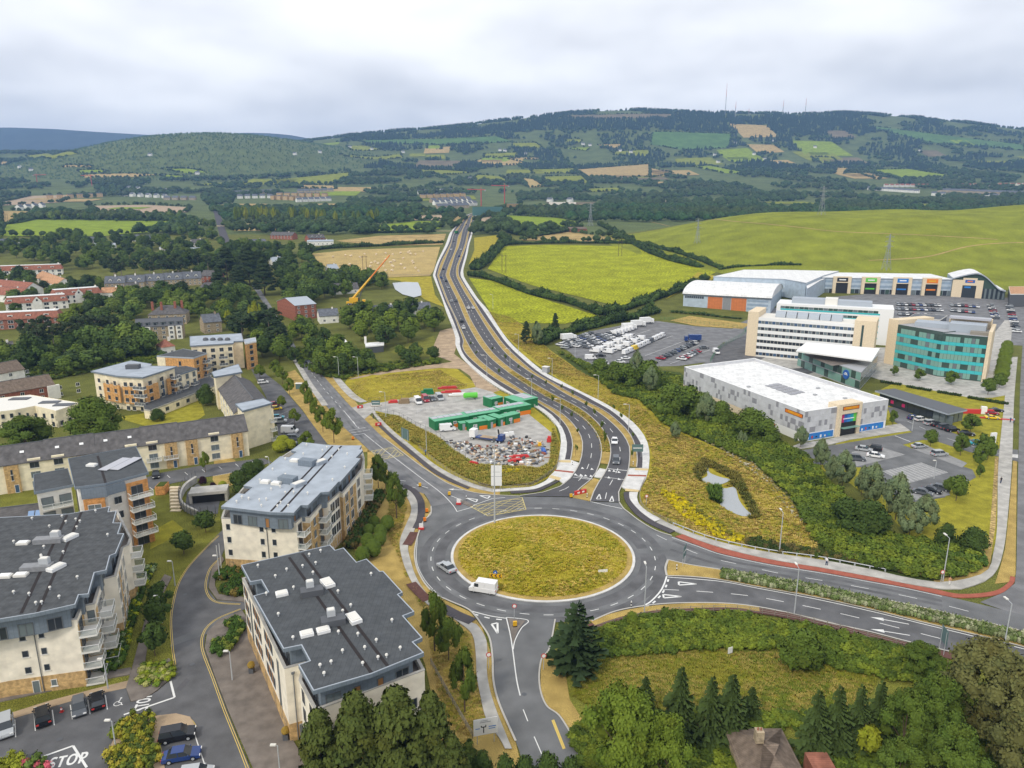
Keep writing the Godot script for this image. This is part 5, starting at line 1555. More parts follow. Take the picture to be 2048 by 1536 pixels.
func old_houses():
	for q in [[P2(-426.7,-569.8),P2(-370.7,-598.6),"white three-storey terrace with red tiled mansard and flat white roof, furthest up the slope"],[P2(-293.9,-462.5),P2(-274.2,-482),"white terrace with a red mansard and one white gable, behind two dark trees"],
			[P2(-307.6,-435.8),P2(-280.7,-454.3),"white terrace with a red mansard, white central gable and pillared loggias"],[P2(-294.6,-386.6),P2(-254.6,-402.3),"red tile-hung terrace with small square windows and a long white flat roof"]]:
		var a: Vector2=q[0]
		var b: Vector2=q[1]
		var l:=a.distance_to(b)
		var p:=thing("mansard_terrace",q[2],"terrace",V((a.x+b.x)/2,(a.y+b.y)/2),-(b - a).angle(),"red mansard terraces")
		var s:=Shape.new()
		var deep:=11.0
		s.use("render_white" if not "tile-hung" in q[2] else "clay_tile").box(P3(-l/2,-1,-deep),P3(l/2,5.6,0))
		put("wall",s,p)
		s=Shape.new()
		s.use("clay_tile")
		var r0:=[P3(-l/2 - .5,5.4,.5),P3(l/2+.5,5.4,.5),P3(l/2+.5,5.4,-deep - .5),P3(-l/2 - .5,5.4,-deep - .5)]
		var r1:=[P3(-l/2+1.2,9.0,-2.2),P3(l/2 - 1.2,9.0,-2.2),P3(l/2 - 1.2,9.0,-deep+2.0),P3(-l/2+1.2,9.0,-deep+2.0)]
		for i in 4:
			var j:=(i+1) % 4
			s.quad(r0[i],r0[j],r1[j],r1[i])
		s.use("membrane").box(P3(-l/2+1.1,9.0,-deep+1.9),P3(l/2 - 1.1,9.2,-2.1))
		put("roof",s,p)
		var n:=int(l/4.2)
		for i in n:
			var x:=-l/2+l*(i+.5)/n
			for y in [.5,3.2]:
				win(p,P2(-l/2,0),P2(l/2,0),x+l/2,y,2.6 if i % 3 else 1.4,1.8,"glass","white")
			if i % 2==0:
				dormer(p,x,-.6,6.0,2.4,1.5,1.6,"membrane","render_white",false)
		if "gable" in q[2]:
			s=Shape.new()
			s.use("render_white").box(P3(-2.4,0,-3),P3(2.4,6.2,.5))
			s.tri(P3(-2.4,6.2,.5),P3(2.4,6.2,.5),P3(0,9.0,.5))
			s.use("clay_tile").quad(P3(2.6,6.0,.6),P3(2.6,6.0,-3),P3(0,9.2,-3),P3(0,9.2,.6))
			s.quad(P3(0,9.2,.6),P3(0,9.2,-3),P3(-2.6,6.0,-3),P3(-2.6,6.0,.6))
			var o:=put("gable",s,p)
			win(o,P2(-2.4,.5),P2(2.4,.5),2.4,6.2,1.0,1.2)
		chimney(p,l/2 - 2.5,-4.0,8.0,10.4,"render_white")
	for q in [[P2(-372.3,-564.7),P2(-319.3,-505.5),"clay_tile_pale","pale orange tiled house row between two white mansard terraces"],[P2(-388.9,-522.5),P2(-330.7,-489.6),"clay_tile","red-brown tiled house row at the frame edge below the top white terrace"],[P2(-366.1,-485.8),P2(-320.5,-467.6),"clay_tile","red-brown tiled house row just above the pillared white terrace"]]:
		var p:=house("tiled_house",q[3],q[0],q[1],12.0,4.6,8.8,"render_white",q[2],"tiled house rows","house")
		var l: float=q[0].distance_to(q[1])
		front(p,l,12.0,[1.0],5,1.3,1.4,"glass","white")
		for k in 3:
			chimney(p,-l/3+l/3*k,.0,8.0,9.8,"render_white",.7)
	var xs:=[[210,251,582],[252,290,580],[291,328,578],[330,366,576],[367,404,573]]
	var sem:=[P2(-292.1,-518.1),P2(-279.4,-521.4),P2(-280.1,-523.6),P2(-268,-526.9),P2(-268.7,-529.1),P2(-256.9,-533.7),P2(-257,-534.8),P2(-245.7,-539.4),P2(-245.8,-540.6),P2(-233.9,-545.3)]
	for i in 5:
		var a: Vector2=sem[i*2]
		var b: Vector2=sem[i*2+1]
		var p:=house("semi_detached_house","grey-roofed semi-detached pair with two white dormers, %s in the row from the mansard terraces" % nth(i),a,b,9.0,5.3,9.8,"stone","slate_blue","semi-detached houses with twin dormers","house")
		var l:=a.distance_to(b)
		front(p,l,9.0,[.8,3.0],4,1.2,1.3,"glass","white")
		for e in [-.22,.22]:
			dormer(p,l*e,3.4,5.7,2.0,1.7,2.6,"slate_blue")
		chimney(p,0,.0,8.5,11.0,"render_white")
		var s:=Shape.new()
		s.use("render_white").box(P3(-l/2 - .12,-.5,-4.5),P3(-l/2 - .02,5.4,4.5))
		put("end_wall",s,p)
	for q in [[P2(-239.3,-557.3),P2(-225.2,-554.9),9.0,5.0,8.8,"red_brick","slate","red brick gabled house at the end of the twin-dormer row"],[P2(-266.7,-497.4),P2(-259,-501.4),8.0,4.5,8.0,"render_white","slate","white gabled house in front of the twin-dormer pairs"],
			[P2(-220.1,-511.7),P2(-209.8,-518.1),8.0,3.0,6.4,"stone","slate","low hip-roofed slate house below the red brick gabled one"],[P2(-164.8,-381.4),P2(-157.4,-386.6),10.0,6.0,9.6,"stone","slate_blue","stone-walled gabled house with a white end, beside the umbrella pine"],
			[P2(-276.6,-485.8),P2(-266.8,-489.6),8.0,4.0,7.0,"render_white","clay_tile_pale","white cottage with pale tiles below the mansard terraces"],[P2(-234,-315.3),P2(-226.2,-321.1),9.0,5.0,8.4,"render_white","slate","white slate-roofed house at the frame edge behind the umbrella pines"],
			[P2(-210.1,-343.7),P2(-197.4,-348.1),9.0,4.8,7.8,"stone","slate","stone house with white shades half hidden by pines"],[P2(-164,-331.1),P2(-159.6,-335.2),8.0,4.2,7.0,"render_white","clay_tile","white cottage with a red-brown hipped roof behind the terracotta flats"]]:
		var p:=house("house",q[7],q[0],q[1],q[2],q[3],q[4],q[5],q[6],"houses among the trees","house",3.0 if "hip" in q[7] else .0)
		var l: float=q[0].distance_to(q[1])
		front(p,l,q[2],[.8,3.2] if q[3]>4.4 else [.8],maxi(2,int(l/3.5)),1.2,1.3,"glass","white")
		chimney(p,l*.3,0,q[4] - 1.0,q[4]+1.0,q[5])
	var p:=house("villa","hipped slate villa with four tall red brick chimneys",P2(-204.9,-402.3),P2(-185.8,-407.6),13.0,6.0,10.2,"stone","slate","","house",6.0)
	for q in [[-8,1,.0],[-3,3,.0],[4,2,.0],[7,-2,.0]]:
		chimney(p,q[0],q[1],7.5,12.4,"red_brick",1.2)
	front(p,22.0,13.0,[.9,3.6],5,1.3,1.5,"glass","white")
	p=house("town_house_terrace","three-storey grey-roofed town houses with white bays, in front of the red-chimney villa",P2(-192,-363),P2(-171.1,-370.2),9.0,7.2,10.6,"stone","grey_dark","","terrace")
	var l:=P2(-192,-363).distance_to(P2(-171.1,-370.2))
	for i in 6:
		var u:=l*(i+.5)/6
		if i in [1,4,5]:
			at_edge(p,"white_bay","render_white",P2(-l/2,4.5),P2(l/2,4.5),u - 1.4,u+1.4,.0,7.0,.5)
		for y in [.6,3.0,5.2]:
			win(p,P2(-l/2,4.5),P2(l/2,4.5),u,y,1.5,1.5,"glass","white",false,.52 if i in [1,4,5] else .0)
		dormer(p,u - l/2,4.0,7.3,1.9,1.8,2.0,"grey_dark","glass_grey",false)
	p=house("brick_terrace","red brick terrace with two grey gabled roofs beside the west road",P2(-125.8,-415.8),P2(-115.8,-424.2),26.0,8.2,11.4,"red_brick","zinc_pale","","terrace")
	front(p,13.0,26.0,[.8,3.4,6.0],3,1.4,1.6,"glass","white")
	rows(p,P2(-6,-13),P2(-6,13),[.8,3.4,6.0],8,1.4,1.6,"glass","white",false,.3)
	for q in [[P2(-109.8,-407.6),P2(-99.8,-411.7),10.0,4.2,7.5,"render_white","slate_blue","white-walled school wing with grey slate roof beside the red brick terrace"],[P2(-80.9,-418.6),P2(-66.7,-425.7),9.0,4.0,7.4,"render_white","slate_blue","long grey slate school roof behind the trees, under the mobile crane"],
			[P2(-66.9,-427.1),P2(-49,-432.9),9.0,4.0,7.2,"render_white","slate_blue","second grey slate school roof, nearer the dual carriageway"],[P2(-125.3,-501.4),P2(-108.2,-509.6),9.0,3.2,7.0,"render_white","slate","grey dormer bungalow behind the mobile crane"],
			[P2(-166.5,-554.9),P2(-151.4,-564.7),9.0,3.2,7.0,"render_white","slate","bungalow with a dark hipped roof in the trees below the hay field"],[P2(-211,-641),P2(-204,-647),8.0,4.5,8.0,"render_white","zinc_pale","white gabled house high in the trees near the hay field"],
			[P2(-150.9,-601.3),P2(-144.7,-606.7),8.0,4.0,7.2,"render_white","zinc_pale","small white gabled house at the foot of the hay field"],[P2(-283,-775),P2(-264,-788),9.0,5.0,8.0,"render_white","slate_blue","white two-storey house with slate roof beside the far roadworks"],
			[P2(-283,-859),P2(-254,-849),10.0,4.6,8.0,"red_brick","slate","red brick house with slate roof beyond the white two-storey one"],[P2(-231,-834),P2(-216,-849),9.0,3.0,6.8,"red_brick","slate","dark-roofed dormer house behind the long white shed"],
			[P2(-221,-792),P2(-195,-801),9.0,4.2,5.6,"render_white","zinc_pale","long low white shed at the top of the hay field"],[P2(-471,-810),P2(-453,-819),9.0,3.6,7.0,"render_white","slate_blue","white bungalow with slate roof below the left pasture, first along the lane"],
			[P2(-443,-829),P2(-425,-839),9.0,3.6,7.0,"render_white","slate_blue","white bungalow with slate roof below the pasture, second along the lane"],[P2(-406,-819),P2(-399,-829),9.0,4.4,8.2,"render_white","slate_blue","white gabled house beside the two pasture bungalows"],
			[P2(-356,-742),P2(-345,-750),10.0,3.6,7.6,"render_white","zinc_pale","white pyramid-roofed bungalow among the trees"],[P2(-342,-784),P2(-332,-792),9.0,3.8,7.4,"render_white","slate","white gabled house close to the far roadworks"],
			[P2(-321,-719),P2(-301,-727),9.0,3.4,6.4,"render_white","zinc_pale","long white bungalow below the far roadworks"],[P2(-548,-784),P2(-535,-801),10.0,4.0,7.4,"render_white","slate_blue","grey-roofed farm building at the frame edge below the left pasture"],
			[P2(-432,-750),P2(-411,-758),10.0,3.6,7.0,"render_white","zinc_pale","white house with several small roofs below the pasture bungalows"]]:
		var h:=house("house",q[7],q[0],q[1],q[2],q[3],q[4],q[5],q[6],"houses among the trees","house",3.5 if ("hipped" in q[7] or "pyramid" in q[7]) else .0)
		var hl: float=q[0].distance_to(q[1])
		front(h,hl,q[2],[.8,3.0] if q[3]>4.4 else [.8],maxi(2,int(hl/4.0)),1.3,1.3,"glass","white")
		chimney(h,hl*.25,0,q[4] - .8,q[4]+.9,"render_white",.8)
		if "dormer" in q[7]:
			for e in [-.25,.05,.3]:
				dormer(h,hl*e,3.2,3.6,1.8,1.5,2.2,"slate")
	p=block("flat_house","white flat-roofed house with a tall chimney in the garden beside the dirt track",[-71.4,-344,-62.9,-348.6,-61.4,-339.5,-69.4,-335.2],3.4,"grey_dark","membrane",.3,"white","house")
	chimney(p,-5,-3,3.0,6.5,"render_white",1.0)
	p=block("flat_house","white flat-roofed house under the trees near the west road",[-92.2,-349.5,-83.6,-355.3,-78.9,-342.7,-88.4,-339.3],3.2,"stone","membrane",.3,"off_white","house")
	p=house("barn","long low brown barn at the edge of the tan field near the pylon",P2(74,-944),P2(97,-952),10.0,3.4,5.6,"red_brick","brown_tile","","barn")
	p=house("cottage","cottage with a weathered brown tiled roof and short chimney among the conifers",P2(28.4,-69.5),P2(35.6,-69.5),12.0,2.6,5.4,"stone","brown_tile","","house",4.6)
	chimney(p,-1.0,-1.5,4.6,6.2,"stone",1.0)
	var s:=Shape.new()
	s.use("clay_tile").box(P3(5.2,0,-2),P3(8.0,2.5,3))
	put("outhouse",s,p)
func band_office(p: Node3D,a: Vector2,b: Vector2,y0: float,floors: int,fh: float,n: int,sp: String,glasses: Array,sph: float):
	var l:=a.distance_to(b)
	for f in floors:
		var y:=y0+f*fh
		at_edge(p,"spandrel",sp,a,b,0,l,y+fh - sph,y+fh,.12)
		for i in n:
			var o:=at_edge(p,"pane",glasses[(i*5+f*3+(i*i+f) % 4) % glasses.size()],a,b,l*i/n+.06,l*(i+1)/n - .06,y+.05,y+fh - sph - .05,.03)
func business_park():
	# ---- the office with white bands
	var a:=P2(113.7,-330.1)
	var b:=P2(149.4,-309.7)
	var d:=(b - a).normalized()
	var back:=P2(d.y,-d.x)
	var c:=(a+b)/2+back*9
	var p:=thing("office_block","six-storey office with white bands and dark window strips between two stone towers","office building",V(c.x,c.y))
	var o:=P2(p.position.x,p.position.z)
	var s:=Shape.new()
	s.use("off_white").prism(around(PackedVector2Array([a - o,b - o,b+back*17 - o,a+back*17 - o])),-1,18.4)
	put("wall",s,p)
	band_office(p,a - o,b - o,.9,6,2.95,26,"white",["glass","glass_blue","glass_grey","glass","glass"],1.5)
	s=Shape.new()
	var e:=a - d*4.6
	s.use("cream_stone").prism(around(PackedVector2Array([e+P2(-.0,0) - o,a - o+P2(.1,.3),a+back*18 - o,e+back*18 - o])),-1,21.0)
	put("stone_tower",s,p)
	s=Shape.new()
	var f:=b+d*8.0
	s.use("cream_stone").prism(around(PackedVector2Array([b - d*.5 - back*.6 - o,f - back*.6 - o,f+back*15 - o,b - d*.5+back*15 - o])),-1,20.4)
	put("stone_tower",s,p)
	for q in [[b - d*.5 - back*.6 - o,f - back*.6 - o,.4]]:
		win(p,q[0],q[1],3.4,1.0,.9,17.5,"glass_dark_green","frame",false,.02)
	s=Shape.new()
	var m:=(a+b)/2+back*8 - o
	s.tr=Transform3D(Basis(Vector3.UP,-d.angle()),P3(m.x,18.4,m.y))
	for k in 6:
		s.use("zinc_pale").tube(P3(-14+k*4.8,.2,0),P3(-9.6+k*4.8,.2,0),2.6,2.6,12)
	put("plant_cover",s,p)
	# ---- the white office with teal strips behind
	a=P2(138.8,-376.4)
	b=P2(183.7,-354.9)
	d=(b - a).normalized()
	back=P2(d.y,-d.x)
	c=(a+b)/2+back*9
	p=thing("office_block","white office with long teal glass strips, standing behind the banded office","office building",V(c.x,c.y))
	o=P2(p.position.x,p.position.z)
	s=Shape.new()
	s.use("white").prism(around(PackedVector2Array([a - o,b+d*5 - o,b+d*5+back*18 - o,a+back*18 - o])),-3,17.5)
	put("wall",s,p)
	for k in 5:
		var y:=2.2+k*3.0
		for i in 20:
			at_edge(p,"pane",["glass_dark_green","glass_grey","glass_dark_green"][(i+k) % 3],a - o,b - o,2.0+i*2.3,2.0+i*2.3+2.2,y+.85,y+2.1,.03)
		at_edge(p,"teal_strip","glass_teal",a - o,b - o,2.0,a.distance_to(b) - 1.0,y,y+.8,.05)
	s=Shape.new()
	m=(a+b)/2+back*9 - o
	s.tr=Transform3D(Basis(Vector3.UP,-d.angle()),P3(m.x,17.5,m.y))
	s.use("zinc_pale").box(P3(-18,0,-4),P3(-2,2.6,4))
	s.use("off_white").box(P3(-1.9,0,-3.5),P3(4,3.2,4.5))
	s.use("zinc_pale").box(P3(4.1,0,-4),P3(20,2.3,4))
	put("plant_screen",s,p)
	# ---- the teal office
	a=P2(169.3,-312.5)
	b=P2(177.4,-292.8)
	var g:=P2(190.1,-283.6)
	d=(b - a).normalized()
	back=P2(d.y,-d.x)
	c=(a+g)/2+back*10
	p=thing("office_block","office with bright teal bands and green glass, behind clipped round trees","office building",V(c.x,c.y))
	o=P2(p.position.x,p.position.z)
	s=Shape.new()
	s.use("glass_dark_green").prism(around(PackedVector2Array([a - o,b - o+back*.5,b - o+back*22,a+back*22 - o])),-1,18.6)
	s.use("grey").flat(around(PackedVector2Array([a - o,b - o+back*.5,b - o+back*22,a+back*22 - o])),18.65)
	put("wall",s,p)
	var d2:=(g - b).normalized()
	var back2:=P2(d2.y,-d2.x)
	s=Shape.new()
	s.use("glass_dark_green").prism(around(PackedVector2Array([b - o,g - o,g+back2*24 - o,b+back2*22 - o])),-1,18.2)
	s.use("grey").flat(around(PackedVector2Array([b - o,g - o,g+back2*24 - o,b+back2*22 - o])),18.25)
	put("wall",s,p)
	var gl:=["glass_green","glass_green","glass_dark_green","glass_green","glass_grey","glass_green","glass_dark_green"]
	for w in [[a - o,b - o],[b - o,g - o]]:
		var l: float=w[0].distance_to(w[1])
		for k in 5:
			var y:=.3+k*3.65
			var n:=12
			for i in n:
				at_edge(p,"pane",gl[(i*3+k*5+(i*k) % 3) % 7],w[0],w[1],l*i/n+.05,l*(i+1)/n - .05,y,y+2.2,.05)
			if k<4:
				for i in 6:
					at_edge(p,"teal_panel","glass_teal",w[0],w[1],l*i/6+.03,l*(i+1)/6 - .03,y+2.25,y+3.6,.09)
	s=Shape.new()
	e=a - d*5.0
	s.use("cream_stone").prism(around(PackedVector2Array([e - o,a - d*.05 - o,a - d*.05+back*22 - o,e+back*22 - o])),-1,20.5)
	put("stone_tower",s,p)
	s=Shape.new()
	s.use("cream_stone").prism(around(PackedVector2Array([g+d2*.1 - o,g+d2*1.4 - o,g+d2*1.4+back2*25 - o,g+d2*.1+back2*25 - o])),-1,20.3)
	s.prism(around(PackedVector2Array([b+back2*21 - o,g+back2*21 - o,g+back2*24 - o,b+back2*24 - o])),18,22.5)
	put("stone_tower",s,p)
	for q in [[(a+b)/2+back*11,P3(17,1.8,9),"zinc_pale",18.66],[(b+g)/2+back2*11,P3(13,3.4,9),"zinc_pale",18.26],[(b+g)/2+back2*5+d2*5,P3(7,1.2,5),"wood_grey",18.26],[(b+g)/2+back2*18,P3(15,.8,5),"solar_grey",22.5]]:
		on_roof(p,"plant_screen",q[0] - o,q[3],q[1],-d2.angle(),q[2])
	# ---- the glass pavilion between
	p=thing("glass_pavilion","low glass pavilion with a tilted white roof and a round blue logo","office building",V(P2(138.2,-297.1).x,P2(138.2,-297.1).y))
	o=P2(p.position.x,p.position.z)
	var w:=pts([126.7,-312.5,131.8,-284.4,134.5,-270.2,157.3,-303.3,143.7,-339.4])
	s=Shape.new()
	s.use("grey").prism(around(moved(w,o)),-.5,7.0)
	put("wall",s,p)
	for q in [[0,1,10],[1,2,5],[2,3,8]]:
		var l: float=w[q[0]].distance_to(w[q[1]])
		for i in q[2]:
			for k in 2:
				at_edge(p,"pane",["glass_green","glass_dark_green","glass_green"][(i+k) % 3] if q[0]<2 else "glass_grey",w[q[0]] - o,w[q[1]] - o,l*i/q[2]+.05,l*(i+1)/q[2] - .05,.3+k*3.4,3.3+k*3.4,.04)
	s=Shape.new()
	var rp:=moved(pts([119.7,-297.8,129.5,-311.7,152.1,-292.4,142.1,-277.9]),o)
	var hs:=[10.0,11.0,12.0,10.0]
	s.use("white")
	var top:=[]
	for i in 4:
		top.append(P3(rp[i].x,hs[i],rp[i].y))
	s.quad(top[0],top[3],top[2],top[1])
	for i in 4:
		var j:=(i+1) % 4
		s.quad(top[j] - P3(0,.6,0),top[j],top[i],top[i] - P3(0,.6,0))
	put("roof",s,p)
	s=Shape.new()
	s.use("cobble").flat(moved(pts([125.1,-304.6,128,-281.2,143,-288.4,141.5,-299.7]),o),7.1)
	put("roof_terrace",s,p)
	s=Shape.new()
	var dd:=(w[2] - w[1]).normalized()
	s.tr=Transform3D(Basis(P3(dd.x,0,dd.y),Vector3.UP,P3(-dd.y,0,dd.x)),P3(w[1].x - o.x,4.2,w[1].y - o.y))
	s.use("blue").tube(P3(6.0,0,.1),P3(6.0,0,.35),1.9,1.9,24)
	s.use("white").box(P3(4.8,-.15,.36),P3(7.2,.15,.4))
	s.box(P3(5.3,.35,.36),P3(6.7,.75,.4))
	put("logo_disc",s,p)
	power_store()
	showroom()
	retail_mall()
func lettered(p: Node3D,what: String,key: String,a: Vector2,b: Vector2,u: float,y: float,h: float,out: float,squeeze:=1.0):
	var t:=TextMesh.new()
	t.text=what
	t.font_size=64
	t.pixel_size=h/46.0
	t.depth=.06
	var f:=SystemFont.new()
	f.font_names=PackedStringArray(["Droid Sans"])
	f.font_weight=700
	t.font=f
	var o:=MeshInstance3D.new()
	o.mesh=t
	o.name="lettering"
	o.material_override=mat(key)
	p.add_child(o,true)
	var d:=(b - a).normalized()
	var n:=P3(-d.y,0,d.x)
	o.transform=Transform3D(Basis(P3(d.x,0,d.y)*squeeze,Vector3.UP,n),P3(a.x+d.x*u,y,a.y+d.y*u)+n*out)
func power_store():
	var w:=around(pts([66.1,-269.4,88.1,-207.8,120.2,-221.8,98.1,-285.2]))
	var c:=middle(w)
	var p:=thing("electrical_store","big electrical store with grey checkered panels, white roof and a stone entrance","shop",P3(c.x,0,c.y))
	var l:=moved(pts([66.1,-269.4]),c)[0]
	var f:=moved(pts([88.1,-207.8]),c)[0]
	var r:=moved(pts([120.2,-221.8]),c)[0]
	var b:=moved(pts([98.1,-285.2]),c)[0]
	var s:=Shape.new()
	var poly:=around(PackedVector2Array([l,f,r,b]))
	s.use("panel_light").prism(poly,.0,8.6,false)
	put("wall",s,p)
	s=Shape.new()
	ringwall(s.use("panel_light"),poly,.5,8.6,9.6)
	ringwall(s.use("white"),grown(poly,.06),.62,9.6,9.7)
	put("parapet",s,p)
	s=Shape.new()
	s.use("membrane").flat(poly,8.62)
	var roof:=put("roof",s,p)
	for q in [[l,f],[f,r]]:
		var len: float=q[0].distance_to(q[1])
		var n:=int(len/1.15)
		for k in 4:
			for i in n:
				var h:=(i*7+k*11+(i*i+3*k) % 13) % 6
				var dark:=h==0
				at_edge(p,"wall_panel","panel_dark" if dark else "panel_light",q[0],q[1],len*i/n+.02,len*(i+1)/n - .02,2.75+k*1.7,2.75+k*1.7+1.66,.07+.02*((i+k) % 2))
	var lf:=l.distance_to(f)
	at_edge(p,"tan_wall","terracotta" if false else "cream_stone",l,f,.1,lf*.72,.0,2.6,.06)
	at_edge(p,"white_wall","white",l,f,lf*.73,lf - .1,.0,2.6,.08)
	at_edge(p,"advert_print","red",l,f,lf*.79,lf*.81,.9,2.1,.1)
	at_edge(p,"door","grey_dark",l,f,lf*.43,lf*.45,.0,2.2,.09)
	at_edge(p,"door","grey_dark",l,f,lf*.69,lf*.715,.0,2.4,.09)
	var fr:=f.distance_to(r)
	at_edge(p,"white_wall","white",f,r,.1,fr*.36,.0,2.65,.08)
	at_edge(p,"white_wall","white",f,r,fr*.66,fr - .1,.0,2.65,.08)
	for q in [[.02,.35],[.67,.97]]:
		var o:=at_edge(p,"poster","poster_blue",f,r,fr*q[0],fr*q[1],.35,2.4,.12)
		for k in 6:
			at_edge(o,"poster_print",["white","crane_red","black","white","off_white","car_teal"][k],f,r,fr*(q[0]+(q[1] - q[0])*(.08+.15*k)),fr*(q[0]+(q[1] - q[0])*(.14+.15*k)),.6+.15*(k % 3),1.3+.25*(k % 2),.135)
	s=Shape.new()
	var d:=(r - f).normalized()
	s.tr=Transform3D(Basis(P3(d.x,0,d.y),Vector3.UP,P3(-d.y,0,d.x)),P3(f.x,0,f.y))
	var u0:=fr*.37
	var u1:=fr*.65
	s.use("cream_stone").box(P3(u0,0,-3.5),P3(u0+1.5,10.4,.8))
	s.box(P3(u1 - 1.5,0,-3.5),P3(u1,10.4,.8))
	s.box(P3(u0+1.5,7.2,-3.5),P3(u1 - 1.5,10.4,.8))
	var o:=put("stone_entrance",s,p)
	s=Shape.new()
	s.tr=Transform3D(Basis(P3(d.x,0,d.y),Vector3.UP,P3(-d.y,0,d.x)),P3(f.x,0,f.y))
	s.use("black").box(P3(u0+1.5,0,-3),P3(u1 - 1.5,7.2,.35))
	put("glass_front",s,o)
	s=Shape.new()
	s.tr=Transform3D(Basis(P3(d.x,0,d.y),Vector3.UP,P3(-d.y,0,d.x)),P3(f.x,0,f.y))
	s.use("glass_green").box(P3(u0+1.3,2.9,.8),P3(u1 - 1.3,3.05,2.2))
	put("canopy",s,o)
	for k in 5:
		at_edge(o,"screen",["magenta","blue","poster_blue","car_teal","lime"][k],f,r,u0+1.7+k*(u1 - u0 - 3.4)/5,u0+1.7+(k+1)*(u1 - u0 - 3.4)/5,4.4,7.0,.42)
	at_edge(o,"screen_print","white",f,r,u0+2.6,u1 - 2.6,5.4,5.7,.45)
	at_edge(o,"sign_board","black",f,r,u0+1.6,u1 - 1.4,8.45,9.65,.9)
	at_edge(o,"sign_board","orange",f,r,u0+1.75,u1 - 1.55,8.6,9.5,.93)
	lettered(p,"POWER CITY","yellow",f,r,(u0+u1)/2+.1,9.05,.75,.95,.8)
	at_edge(p,"sign_board","black",l,f,lf*.87,lf - .7,7.3,8.5,.2)
	at_edge(p,"sign_board","orange",l,f,lf*.873,lf - .85,7.42,8.38,.23)
	lettered(p,"POWER CITY","yellow",l,f,lf*.93,7.9,.75,.25,.8)
	for i in 5:
		for k in 3:
			var q:=P2(89.2,-244.4).lerp(P2(93.8,-230.8),(i+.5)/5.0).lerp(P2(92.8,-246.6).lerp(P2(97.5,-233.4),(i+.5)/5.0),k/2.0) - c
			on_roof(roof,"solar_panel",q,8.7,P3(2.4,.12,2.0),.35,"panel_dark")
	for q in [P2(81.9,-241.6),P2(100.5,-230.8),P2(105.1,-239.5),P2(108.4,-226.3)]:
		on_roof(roof,"roof_hatch",q - c,8.7,P3(1.2,.35,.8),.3,"grey")
func showroom():
	var rp:=around(pts([131.9,-253.3,140.5,-256.2,150.1,-228.2,140.9,-223.3]))
	var c:=middle(rp)
	var p:=thing("car_showroom","long low car showroom with a dark flat roof and black glass front","shop",P3(c.x,0,c.y))
	rp=moved(rp,c)
	var s:=Shape.new()
	s.use("zinc_pale").prism(rp,3.9,4.4,false,true)
	s.use("grey_dark").flat(rp,4.41)
	put("roof",s,p)
	s=Shape.new()
	var w:=grown(rp,-1.6)
	s.use("black").prism(w,0,3.9,false)
	put("wall",s,p)
	var a:=moved(pts([131.9,-253.3,140.9,-223.3,150.1,-228.2]),c)
	var l:=a[0].distance_to(a[1])
	for i in 12:
		at_edge(p,"pane","glass_grey" if i>8 else "glass",a[0],a[1],l*i/12+.9,l*(i+1)/12+.7,.2,3.6,-1.5,1.6)
	for i in 4:
		at_edge(p,"pane","glass_grey",a[1],a[2],a[1].distance_to(a[2])*i/4+1.0,a[1].distance_to(a[2])*(i+1)/4+.6,.2,3.6,-1.5,1.6)
	at_edge(p,"sign_board","white",a[1],a[2],4.0,7.0,3.4,3.85,-1.4,1.5)
	for q in [.2,.36]:
		at_edge(p,"window_print","magenta",a[0],a[1],l*q,l*q+1.3,1.2,2.4,-1.45,1.5)
